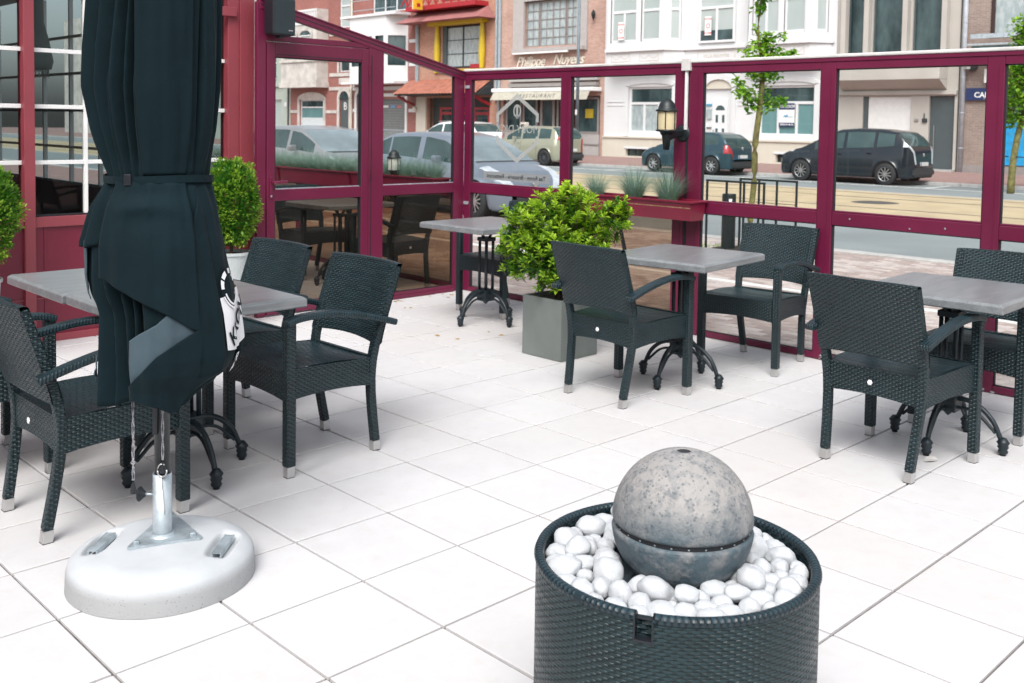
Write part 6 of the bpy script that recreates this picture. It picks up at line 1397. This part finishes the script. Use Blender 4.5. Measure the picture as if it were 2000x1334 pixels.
for k in range(NT):
    y = 37.75+k*7.3/NT; w = 7.3/NT
    for r in range(4):
        u0, u1 = r/4, (r+1)/4+.03; xa, za = lerp(BX-.02, BX-1.35, u0), lerp(4.0, 3.15, u0)+.02; xb, zb_ = lerp(BX-.02, BX-1.35, u1), lerp(4.0, 3.15, u1)+.035
        for q in range(4):
            a0, a1 = pi*q/4, pi*(q+1)/4
            b.quad((xa, y+w/2+w*.48*cos(a0), za+.05*sin(a0)), (xb, y+w/2+w*.48*cos(a0), zb_+.05*sin(a0)), (xb, y+w/2+w*.48*cos(a1), zb_+.05*sin(a1)), (xa, y+w/2+w*.48*cos(a1), za+.05*sin(a1)))
aw = b.build('roof_tiles', tileo, h); stuff(aw)
b = MB(); b.v = [(BX-1.3, 37.7, 3.1), (BX-1.3, 45.0, 3.1), (BX, 45.0, 3.1), (BX, 37.7, 3.1), (BX, 45.0, 3.95), (BX, 37.7, 3.95)]; b.f = [(0, 1, 2, 3), (0, 3, 5), (1, 4, 2), (0, 5, 4, 1)]; b.build('awning_soffit', M['trim'], h)
for y in (38.0, 44.7): MB().rect([(BX-.02, y, 2.6), (BX-.5, y, 2.75), (BX-1.2, y, 3.08)], .12, .14).build('awning_bracket', redp, h)
bbox(h, BX-.1, BX-.003, 43.45, 44.35, .03, 3.05, 'cream_pilaster', creamst); bbox(h, BX+.5-.04, BX+.5-.01, 38.0, 43.4, .03, 3.0, 'dark_recess', M['trim'])
for a, c in ((41.4, 42.6), (39.9, 41.1), (38.3, 39.6)): window(h, a, c, .1, 2.45, gdark, redp, fw_=.14, transom=2.1, X=BX+.2)
MB().lathe([(0, -.14), (.1, -.1), (.14, 0), (.1, .1), (0, .14)], (BX-.25, 44.3, 2.35), 12).build('globe_lamp', M['lampwhite'], h, smooth=True); MB().tube([(BX-.08, 37.45, 2.8), (BX-.08, 37.45, 12)], .08, 8).build('drain_pipe', mat('zinc_pipe', (.30, .35, .38), .5), h); MB().tube([(BX-.08, 44.3, 3.9), (BX-.08, 44.3, 12)], .12, 8).build('drain_pipe', bpy.data.materials['zinc_pipe'], h)
# brick restaurant
h = house('rosy brick restaurant with script name above a cream awning', 29.7, 37.3)
facade(h, 29.7, 37.3, 0, 12, [(31.55, 35.35, 5.6, 8.0), (29.95, 36.9, .03, 3.0)], rosyb); shell(h, 29.7, 37.3, 12, rosyb)
b = MB(); b.box(BX-.10, BX-.002, 35.35, 36.15, 5.3, 8.6).box(BX-.10, BX-.002, 30.85, 31.55, 5.3, 8.6).box(BX-.101, BX-.002, 31.55, 35.35, 8.0, 8.6); b.build('window_surround', greyt2, h)
bbox(h, BX-.35, BX-.002, 30.95, 36.0, 5.32, 5.5, 'window_sill', greyt2); bbox(h, BX-.36, BX-.28, 31.9, 35.9, 5.22, 5.31, 'light_strip', M['white'])
window(h, 34.35, 35.3, 5.6, 7.95, gcurt, greyt, bars=(2, 5)); window(h, 32.45, 34.3, 5.6, 7.95, gcurt, greyt, cols=(.5,), bars=(4, 5)); window(h, 31.6, 32.4, 5.6, 7.95, gcurt, greyt, bars=(2, 5))
crm = mat('cream_script', (.80, .75, .64), .5)
text_obj('script_lettering', 'Philippe', .74, crm, face_minus_x(BX-.03, 34.85, 4.82), h, shear=.35, extrude=.02, bold=.008, spacing=.92); text_obj('script_lettering', 'Nuyens', .74, crm, face_minus_x(BX-.03, 32.15, 4.86), h, shear=.35, extrude=.02, bold=.008, spacing=.92)
for k, z in enumerate((4.25, 3.98, 3.7)): bbox(h, BX-.14-.08*k, BX-.002, 30.0, 36.3, z-.2, z-.02, 'cornice', greyt2 if k % 2 else greyt)
bbox(h, BX-.75, BX-.003, 29.85, 37.1, 3.22, 3.42, 'awning_box', M['white'], .03)
b = MB(); b.v = [(BX-.75, 30.0, 3.22), (BX-.75, 36.9, 3.22), (BX-1.0, 36.9, 2.80), (BX-1.0, 30.0, 2.80), (BX-.73, 30.0, 3.22), (BX-.73, 36.9, 3.22), (BX-.98, 36.9, 2.80), (BX-.98, 30.0, 2.80)]; b.f = [(0, 1, 2, 3), (7, 6, 5, 4), (3, 2, 6, 7)]; b.build('awning_valance', mat('cream_awning', (.42, .395, .33), .8), h)
mtx = Matrix(((0, 0, -1, BX-.885), (-1, 0, 0, 33.5), (0, 1, 0, 2.99), (0, 0, 0, 1))) @ Matrix.Rotation(radians(-30), 4, 'X'); text_obj('awning_lettering', 'RESTAURANT', .33, M['trim'], mtx, h, extrude=.004, spacing=1.35)
for a, c in ((35.6, 36.8), (34.4, 35.5), (31.9, 33.0), (30.1, 31.6)): window(h, a, c, 1.1, 2.95, gdark, greyt, fw_=.12)
bbox(h, BX+.06, BX+.14, 30.05, 33.1, .03, 1.09, 'timber_base', greyt2); bbox(h, BX+.06, BX+.14, 34.35, 36.85, .03, 1.09, 'timber_base', greyt2); d = window(h, 33.15, 34.2, .05, 2.95, gdark, greyt, fw_=.16); bbox(h, BX+.02, BX+.055, 30.05, 31.9, .55, .62, 'rail', greyt)
bbox(h, BX+.07, BX+.13, 30.5, 31.0, 1.9, 2.35, 'yellow_sticker', yell)
MB().lathe([(0, .25), (.09, .12), (.11, .0), (.05, -.2), (0, -.3)], (BX-.2, 30.35, 7.0), 8).build('wall_lantern', M['black'], h)
MB().tube([(BX-.08, 37.2, 0), (BX-.08, 37.2, 12)], .09, 8).build('drain_pipe', bpy.data.materials['zinc_pipe'], h)
# white villa
h = house('white stucco villa with bay windows and a cream base, centre right', 17.4, 29.7)
gf = [(25.55, 28.15, 1.22, 3.4), (22.3, 23.7, .25, 3.25), (18.3, 20.95, 1.22, 3.35)]; bs_ = [(26.9, 28.2, .10, .45), (18.4, 20.0, .10, .45)]
facade(h, 17.4, 29.7, .95, 10.5, gf[:1]+[(22.3, 23.7, .95, 3.25)]+gf[2:]+[(25.2, 25.21, 5, 5.01)], stucco, name='wall')
facade(h, 17.4, 29.7, 0, .95, bs_+[(22.3, 23.7, .25, .95)], creamst, X=BX-.10, name='base_wall', dep=.4); bbox(h, BX-.16, BX-.002, 17.45, 29.65, .955, 1.03, 'base_ledge', creamst); shell(h, 17.4, 29.7, 10.5, stucco)
for a, c, e_, f_ in bs_:
    q = window(h, a, c, e_, f_, gdark, M['trim'], X=BX-.02, fw_=.04, cols=(.33, .66)); bbox(h, BX-.13, BX-.102, a-.1, c+.1, f_+.002, f_+.1, 'cellar_lintel', stucco)
window(h, 25.55, 28.15, 1.22, 3.4, gcurt, cols=(.33, .66), transom=2.62, topglass=gdark, fw_=.10); window(h, 18.3, 20.95, 1.22, 3.35, gteal, cols=(.33, .66), transom=2.62, topglass=gdark, fw_=.10)
for a, c, z in ((25.55, 28.15, 3.4), (18.3, 20.95, 3.35)): surround(h, a, c, 1.05, z, stucco, .22, .16).build('lintel_panel', stucco, h)
bbox(h, BX+.10, BX+.118, 19.45, 19.85, 2.4, 2.58, 'glass_frame_mark', gblind)
sg = bbox(h, BX+.05, BX+.07, 19.25, 19.98, 1.62, 2.60, 'for_sale_board', M['white']); navy = mat('navy_sign', (.01, .025, .09), .5); lblue = mat('light_blue_sign', (.05, .30, .48), .5)
bbox(sg, BX+.045, BX+.049, 19.25, 19.98, 2.33, 2.60, 'navy_band', navy); bbox(sg, BX+.045, BX+.049, 19.25, 19.98, 1.62, 1.78, 'navy_band', navy)
text_obj('sale_lettering', '!TE KOOP', .17, M['white'], face_minus_x(BX+.042, 19.61, 2.46), sg, bold=.004); text_obj('phone_lettering', '050/50 41 86 96', .095, M['white'], face_minus_x(BX+.042, 19.61, 1.70), sg, bold=.003)
MB().poly([(BX+.045, 19.80, 1.98), (BX+.045, 19.70, 2.12), (BX+.045, 19.66, 2.07), (BX+.045, 19.60, 2.14), (BX+.045, 19.50, 1.98), (BX+.045, 19.58, 2.03), (BX+.045, 19.66, 1.99), (BX+.045, 19.72, 2.03)]).build('roof_logo', lblue, sg); text_obj('agency_lettering', 'IMMO', .07, lblue, face_minus_x(BX+.042, 19.40, 2.02), sg)
# door with arch
bbox(h, BX+.10, BX+.16, 22.3, 23.7, .25, 3.25, 'door_panel', stucco); surround(h, 22.3, 23.7, .2, 3.25, stucco, .22, .42, th=.08).build('arch_panel', creamst, h); bbox(h, BX+.06, BX+.10, 22.55, 23.35, .25, 2.78, 'door', whiteupvc)
b = MB().poly([(BX+.055, 22.95+.24*cos(pi*k/10), 2.30+.22*sin(pi*k/10)) for k in range(11)]); b.build('door_fanlight', gdark, h)
for y in (22.78, 23.12):
    for z in (1.15, 1.75): bbox(h, BX+.05, BX+.059, y-.06, y+.06, z, z+.34, 'door_light', gdark)
MB().lathe([(0, -.06), (.03, -.05), (.03, 0)], (BX+.06, 23.28, 1.4), 8, axis='X').build('door_knob', M['galv'], h)
bbox(h, BX+.03, BX+.09, 23.42, 23.66, 1.9, 2.35, 'letter_box', gcurt); bbox(h, BX+.03, BX+.09, 23.42, 23.68, 2.5, 2.58, 'blue_plate', lblue); bbox(h, BX+.03, BX+.09, 23.42, 23.66, 1.5, 1.54, 'letter_slot', M['trim'])
bbox(h, BX-.4, BX-.10, 22.2, 23.8, 0, .2, 'step', M['kerb'])
for y0_, y1_ in ((28.4, 29.5), (24.1, 25.2), (21.2, 22.0)):
    for z in (2.5, 2.68): bbox(h, BX-.03, BX-.003, y0_, y1_, z, z+.03, 'stucco_band', stucco)
# first floor: two canted bays
def bay(yc, w, wf, wins, sides):
    dx = .8; P0 = [(BX-.003, yc+w/2), (BX-dx, yc+wf/2), (BX-dx, yc-wf/2), (BX-.003, yc-w/2)]; b = MB()
    b.poly([(x, y, 4.45) for x, y in P0]); b.poly([(x, y, 10.0) for x, y in P0])
    for k in range(3):
        (xa, ya), (xb, yb) = P0[k], P0[k+1]; sp_ = wins if k == 1 else sides
        for e_, f_ in ((4.45, 5.45), (9.0, 10.0)): b.quad((xa, ya, e_), (xb, yb, e_), (xb, yb, f_), (xa, ya, f_))
        edges = [0]+[q for s in sp_ for q in s]+[1]
        for q0, q1 in zip(edges[::2], edges[1::2]): b.quad((lerp(xa, xb, q0), lerp(ya, yb, q0), 5.45), (lerp(xa, xb, q1), lerp(ya, yb, q1), 5.45), (lerp(xa, xb, q1), lerp(ya, yb, q1), 9.0), (lerp(xa, xb, q0), lerp(ya, yb, q0), 9.0))
    b.build('bay', stucco, h)
    for k in range(3):
        (xa, ya), (xb, yb) = P0[k], P0[k+1]; d = Vector((xb-xa, yb-ya, 0)); L_ = d.length; d.normalize(); nrm = Vector((-d.y, d.x, 0)); 
        if nrm.x > 0: nrm = -nrm
        for s0, s1 in (wins if k == 1 else sides):
            A = Vector((xa, ya, 0))+d*(L_*s0)-nrm*.10; B_ = Vector((xa, ya, 0))+d*(L_*s1)-nrm*.10; wd = (B_-A).length; fb_ = MB(); mid = (A+B_)/2; hd2 = d*.045; up = Vector((0, 0, 1)); nn = nrm*.035
            fb_.obox(A+d*.045+up*7.2, hd2, nn, up*1.75); fb_.obox(B_-d*.045+up*7.2, hd2, nn, up*1.75); fb_.obox(mid+up*5.52, d*(wd/2-.09), nn*.95, up*.06); fb_.obox(mid+up*6.9, d*(wd/2-.09), nn*.95, up*.06)
            if wd > 1.2: fb_.obox(mid+up*6.2, d*.05, nn*.9, up*.64)
            wn = fb_.build('window', whiteupvc, h); q = MB(); q.quad(tuple(A+up*5.45), tuple(B_+up*5.45), tuple(B_+up*9), tuple(A+up*9)); q.build('pane', gblind, wn)
    bb = MB(); P2 = [(x-(.12 if x < BX-.1 else 0), yc+(y-yc)*1.03) for x, y in P0]
    for k in range(3): (xa, ya), (xb, yb) = P2[k], P2[k+1]; bb.quad((xa, ya, 5.02), (xb, yb, 5.02), (xb, yb, 5.16), (xa, ya, 5.16))
    bb.poly([(x, y, 5.16) for x, y in P2]); bb.poly([(x, y, 5.02) for x, y in P2]); bb.build('bay_ledge', stucco, h)
    for k, (q0, q1) in enumerate(((.08, .42), (.58, .92))):
        ya, yb = lerp(yc+wf/2, yc-wf/2, q0), lerp(yc+wf/2, yc-wf/2, q1); bb = MB(); x = BX-dx-.012
        for a, c, e_, f_ in ((ya, yb, 4.55, 4.58), (ya, yb, 4.90, 4.93)): bb.box(x, x+.01, yb, ya, e_, f_)
        for y in (ya-.03, yb): bb.box(x, x+.01, y, y+.03, 4.58, 4.90)
        n = 8
        for j in range(2*n):
            u0, u1 = j/(2*n), (j+1)/(2*n); z = lambda u: 4.86-.16*abs(sin(u*2*pi)); bb.poly([(x, lerp(ya-.06, yb+.06, u0), z(u0)), (x, lerp(ya-.06, yb+.06, u1), z(u1)), (x, lerp(ya-.06, yb+.06, u1), z(u1)-.03), (x, lerp(ya-.06, yb+.06, u0), z(u0)-.03)])
        bb.build('garland_relief', creamst, h)
bay(27.2, 4.6, 3.4, ((.06, .52), (.60, .92)), ((.25, .8),)); bay(19.6, 4.0, 2.9, ((.06, .5), (.58, .92)), ((.25, .8),))
window(h, 22.2, 24.1, 5.3, 9.0, gblind, transom=6.85, cols=(.5,), X=BX-.2, fw_=.10); MB().quad((BX-.09, 24.0, 5.4), (BX-.09, 22.3, 5.4), (BX-.09, 22.3, 5.85), (BX-.09, 24.0, 5.85)).build('dark_gap', gdark, h)
bbox(h, BX-.10, BX-.002, 17.5, 29.6, 5.02, 5.14, 'string_course', stucco)
bb = MB().box(BX-.02, BX-.003, 22.2, 24.2, 4.5, 4.53).box(BX-.02, BX-.003, 22.2, 24.2, 4.92, 4.95).box(BX-.02, BX-.003, 22.2, 22.23, 4.53, 4.92).box(BX-.02, BX-.003, 24.17, 24.2, 4.53, 4.92); bb.build('name_panel', creamst, h); text_obj('villa_lettering', 'VILLA PALMYRE', .2, creamst, face_minus_x(BX-.02, 23.2, 4.72), h)
for y, z, X_ in ((28.15, 6.0, BX-.86), (23.72, 6.05, BX-.14)):
    p_ = bbox(h, X_-.02, X_-.012, y-.33, y+.02, z-.42, z+.42, 'rental_poster', M['white']); rr_ = mat('poster_red', (.55, .04, .06), .5) if 'poster_red' not in bpy.data.materials else bpy.data.materials['poster_red']
    text_obj('poster_lettering', 'TE HUUR', .095, rr_, face_minus_x(X_-.024, y-.155, z+.30), p_, bold=.003); text_obj('poster_lettering', 'A LOUER', .095, rr_, face_minus_x(X_-.024, y-.155, z-.32), p_, bold=.003)
    b = MB()
    for k in range(16):
        a, c = 2*pi*k/16, 2*pi*(k+1)/16; b.quad((X_-.024, y-.155+.11*cos(a), z+.11*sin(a)), (X_-.024, y-.155+.11*cos(c), z+.11*sin(c)), (X_-.024, y-.155+.08*cos(c), z+.08*sin(c)), (X_-.024, y-.155+.08*cos(a), z+.08*sin(a)))
    b.build('poster_ring', rr_, p_)
# beige concrete house
h = house('beige concrete panel house with white garage shutter and grey door', 12.35, 17.4)
facade(h, 12.35, 17.38, 0, 10, [(14.25, 16.2, .03, 2.85), (12.6, 13.55, .03, 2.85), (16.3, 16.95, 4.45, 8.5), (14.7, 15.9, 4.45, 8.5), (13.15, 14.3, 4.45, 8.5)], beige); shell(h, 12.35, 17.38, 10, beige)
for a, c in ((16.3, 16.95), (14.7, 15.9), (13.15, 14.3)): window(h, a, c, 4.45, 8.5, gdark, anth, fw_=.07)
for y in (16.97, 16.0, 14.45, 12.95): bbox(h, BX-.30, BX-.002, y-.07, y+.13, 4.3, 9.5, 'concrete_fin', beige)
bbox(h, BX-.75, BX-.003, 12.9, 17.05, 3.45, 4.3, 'balcony_trough', beige, .02)
b = MB(); b.v = [(BX-.75, 12.9, 3.45), (BX-.75, 17.05, 3.45), (BX-.003, 17.05, 3.08), (BX-.003, 12.9, 3.08), (BX-.003, 17.05, 3.45), (BX-.003, 12.9, 3.45)]; b.f = [(0, 1, 2, 3), (0, 3, 5), (1, 4, 2)]; b.build('trough_soffit', beige, h)
bbox(h, BX-.10, BX-.003, 12.5, 17.3, 2.90, 3.04, 'ledge', beige); d = bbox(h, BX+.12, BX+.16, 14.25, 16.02, .03, 2.85, 'garage_shutter', M['white'])
for k in range(30): bbox(d, BX+.105, BX+.12, 14.26, 16.0, .05+k*.093, .05+k*.093+.082, 'slat', M['white'])
bbox(h, BX+.06, BX+.12, 16.03, 16.19, .03, 2.85, 'shutter_post', anth); d = bbox(h, BX+.12, BX+.16, 12.6, 13.55, .03, 2.85, 'door', anth); bbox(d, BX+.07, BX+.085, 13.36, 13.385, .5, 1.75, 'door_bar', M['alu'])
bbox(h, BX-.06, BX-.003, 13.6, 13.78, 1.85, 2.0, 'mail_slot', M['trim']); bbox(h, BX-.05, BX-.003, 13.95, 14.08, 1.9, 1.98, 'doorbell', greyt); bbox(h, BX-.3, BX-.003, 12.5, 13.6, 0, .1, 'step', M['kerb'])
text_obj('house_number', '1', .5, M['trim'], face_minus_x(BX-.02, 13.72, 2.0), h)
b = MB(); b.tube([(BX-.09, 12.28, 0), (BX-.09, 12.28, 10)], .085, 10)
for z in (.9, 2.2, 3.5, 5.5): b.lathe([(.095, z), (.1, z+.02), (.095, z+.04)], (BX-.09, 12.28, 0), 10)
b.build('drain_pipe', mat('light_zinc', (.40, .43, .47), .45), h, smooth=True); MB().tube([(BX-.03, 12.45, 0), (BX-.03, 12.45, 10)], .02, 6).build('cable', M['trim'], h)
# brown brick shop
h = house('brown brick shop with navy name board and blue banner at the right edge', 2, 12.35)
facade(h, 2, 12.35, 0, 10, [(9.0, 11.45, 4.9, 7.4), (4.5, 10.6, .35, 2.6)], brown); shell(h, 2, 12.35, 10, brown)
window(h, 9.0, 11.45, 4.9, 7.4, gcurt, mat('dark_brown_frame', (.04, .02, .018), .5), cols=(.5,), fw_=.14)
b = MB(); b.box(BX-.7, BX-.62, 8.4, 11.85, 4.86, 5.02).box(BX-.7, BX-.62, 8.4, 11.95, 4.62, 4.68); b.build('balcony_rail', M['galv'], h); bbox(h, BX-.68, BX-.64, 8.5, 11.8, 4.1, 4.6, 'balcony_panel', M['carglass'])
bd = bbox(h, BX-.12, BX-.003, 4.2, 12.15, 2.68, 3.12, 'name_board', mat('navy_board', (.012, .03, .11), .5)); text_obj('board_lettering', 'CARNEL', .27, M['white'], face_minus_x(BX-.125, 11.35, 2.86), bd, bold=.008); text_obj('board_small_lettering', 'DROGISTERIJ', .10, gblind, face_minus_x(BX-.125, 11.1, 3.05), bd); text_obj('board_small_lettering', 'VERF EN BEHANG', .06, gblind, face_minus_x(BX-.125, 11.3, 2.715), bd)
MB().lathe([(.16, 0), (.16, -.12), (0, -.12)], (BX-.05, 11.95, 3.9), 16, axis='X').build('round_vent', M['trim'], h); MB().obox((BX-.25, 12.1, 3.85), (.1, .1, 0), (-.04, .04, 0), (0, 0, .05)).build('spotlight', M['alu'], h); bbox(h, BX-.2, BX-.003, 11.3, 11.5, 3.3, 3.8, 'white_lamp', M['white'])
window(h, 4.5, 10.6, .35, 2.6, gteal, M['trim'], fw_=.08); bn = bbox(h, BX-.06, BX-.02, 9.75, 10.95, .35, 2.25, 'blue_banner', mat('bright_blue_banner', (.01, .30, .62), .5)); bbox(bn, BX-.065, BX-.061, 9.75, 10.95, 1.95, 2.25, 'banner_top', gblind); text_obj('banner_lettering', 'EN', .2, M['trim'], face_minus_x(BX-.07, 10.6, 2.1), bn)
for k, s in enumerate(('VERF', 'MAAT', 'GLAS', 'HOUT', 'SFEER')): text_obj('banner_lettering', s, .2, lblue, face_minus_x(BX-.066, 10.4, 1.75-k*.3), bn)
bbox(h, BX-.08, BX-.003, 2, 12.2, 0, .3, 'plinth', greyt)
b = thing('waste_bin', 'dark waste bin beside the far street tree at the right edge', 'bin', (28.9, 7.0, .03)); MB().box(-.2, .2, -.25, .25, .1, .95).build('body', M['black'], b, bevel=.03); MB().box(-.04, .04, -.04, .04, 0, .1).build('foot', M['black'], b)
# further houses down the street: out of frame, they show only as reflections
cols_ = [rosyb, stucco, brown, oldwhite, orange, greenst, redb]
y = 2.0; rn = random.Random(12)
for k in range(7):
    w = rn.uniform(6, 8); h = house(['brick', 'white', 'brown brick', 'stone', 'orange brick', 'green', 'red brick'][k]+' house further down the street, outside the frame to the right', y-w, y); hl = []
    for f_ in range(3):
        for c in range(2): a = y-w+.8+c*(w/2-.2); hl.append((a, a+w*.3, .9+f_*3.4, 2.9+f_*3.4))
    facade(h, y-w, y, 0, 10.8, hl, cols_[k]); shell(h, y-w, y, 10.8, cols_[k])
    for q in hl: window(h, *q, gdark if rn.random() < .5 else gcurt, transom=q[2]+1.4, cols=(.5,))
    y -= w
h = house('pale house far beyond the green one, outside the frame to the left', 72, 100); facade(h, 72, 100, 0, 11, [(74, 76, 1, 3), (80, 82, 1, 3)], oldwhite); shell(h, 72, 100, 11, oldwhite)

# the row of houses on our own side of the street corner, behind the camera: added to darken the reflections, otherwise unseen
for k in range(7):
    y0_ = -52+k*9.3; h = thing('town_house', ['brown', 'rosy brick', 'white', 'old red brick', 'beige', 'orange brick', 'dark brick'][k]+' house added behind the camera for reflections, outside the frame', 'building', (0, 0, 0), 0, 'houses behind the camera')
    mm = [brown, rosyb, oldwhite, redb, beige, orange, brown][k]; H_ = 9+(k*37 % 5)*.7
    MB().box(-27, -17, y0_, y0_+9.28, -.02, H_).build('wall', mm, h)
    for f_ in range(3):
        for c in range(3): w = MB().box(-17.02, -16.97, y0_+.9+c*2.9, y0_+2.3+c*2.9, .9+f_*3, 2.8+f_*3).build('window', gdark, h); MB().box(-17.03, -16.94, y0_+.8+c*2.9, y0_+2.4+c*2.9, .78+f_*3, .88+f_*3).build('sill', M['kerb'], w)
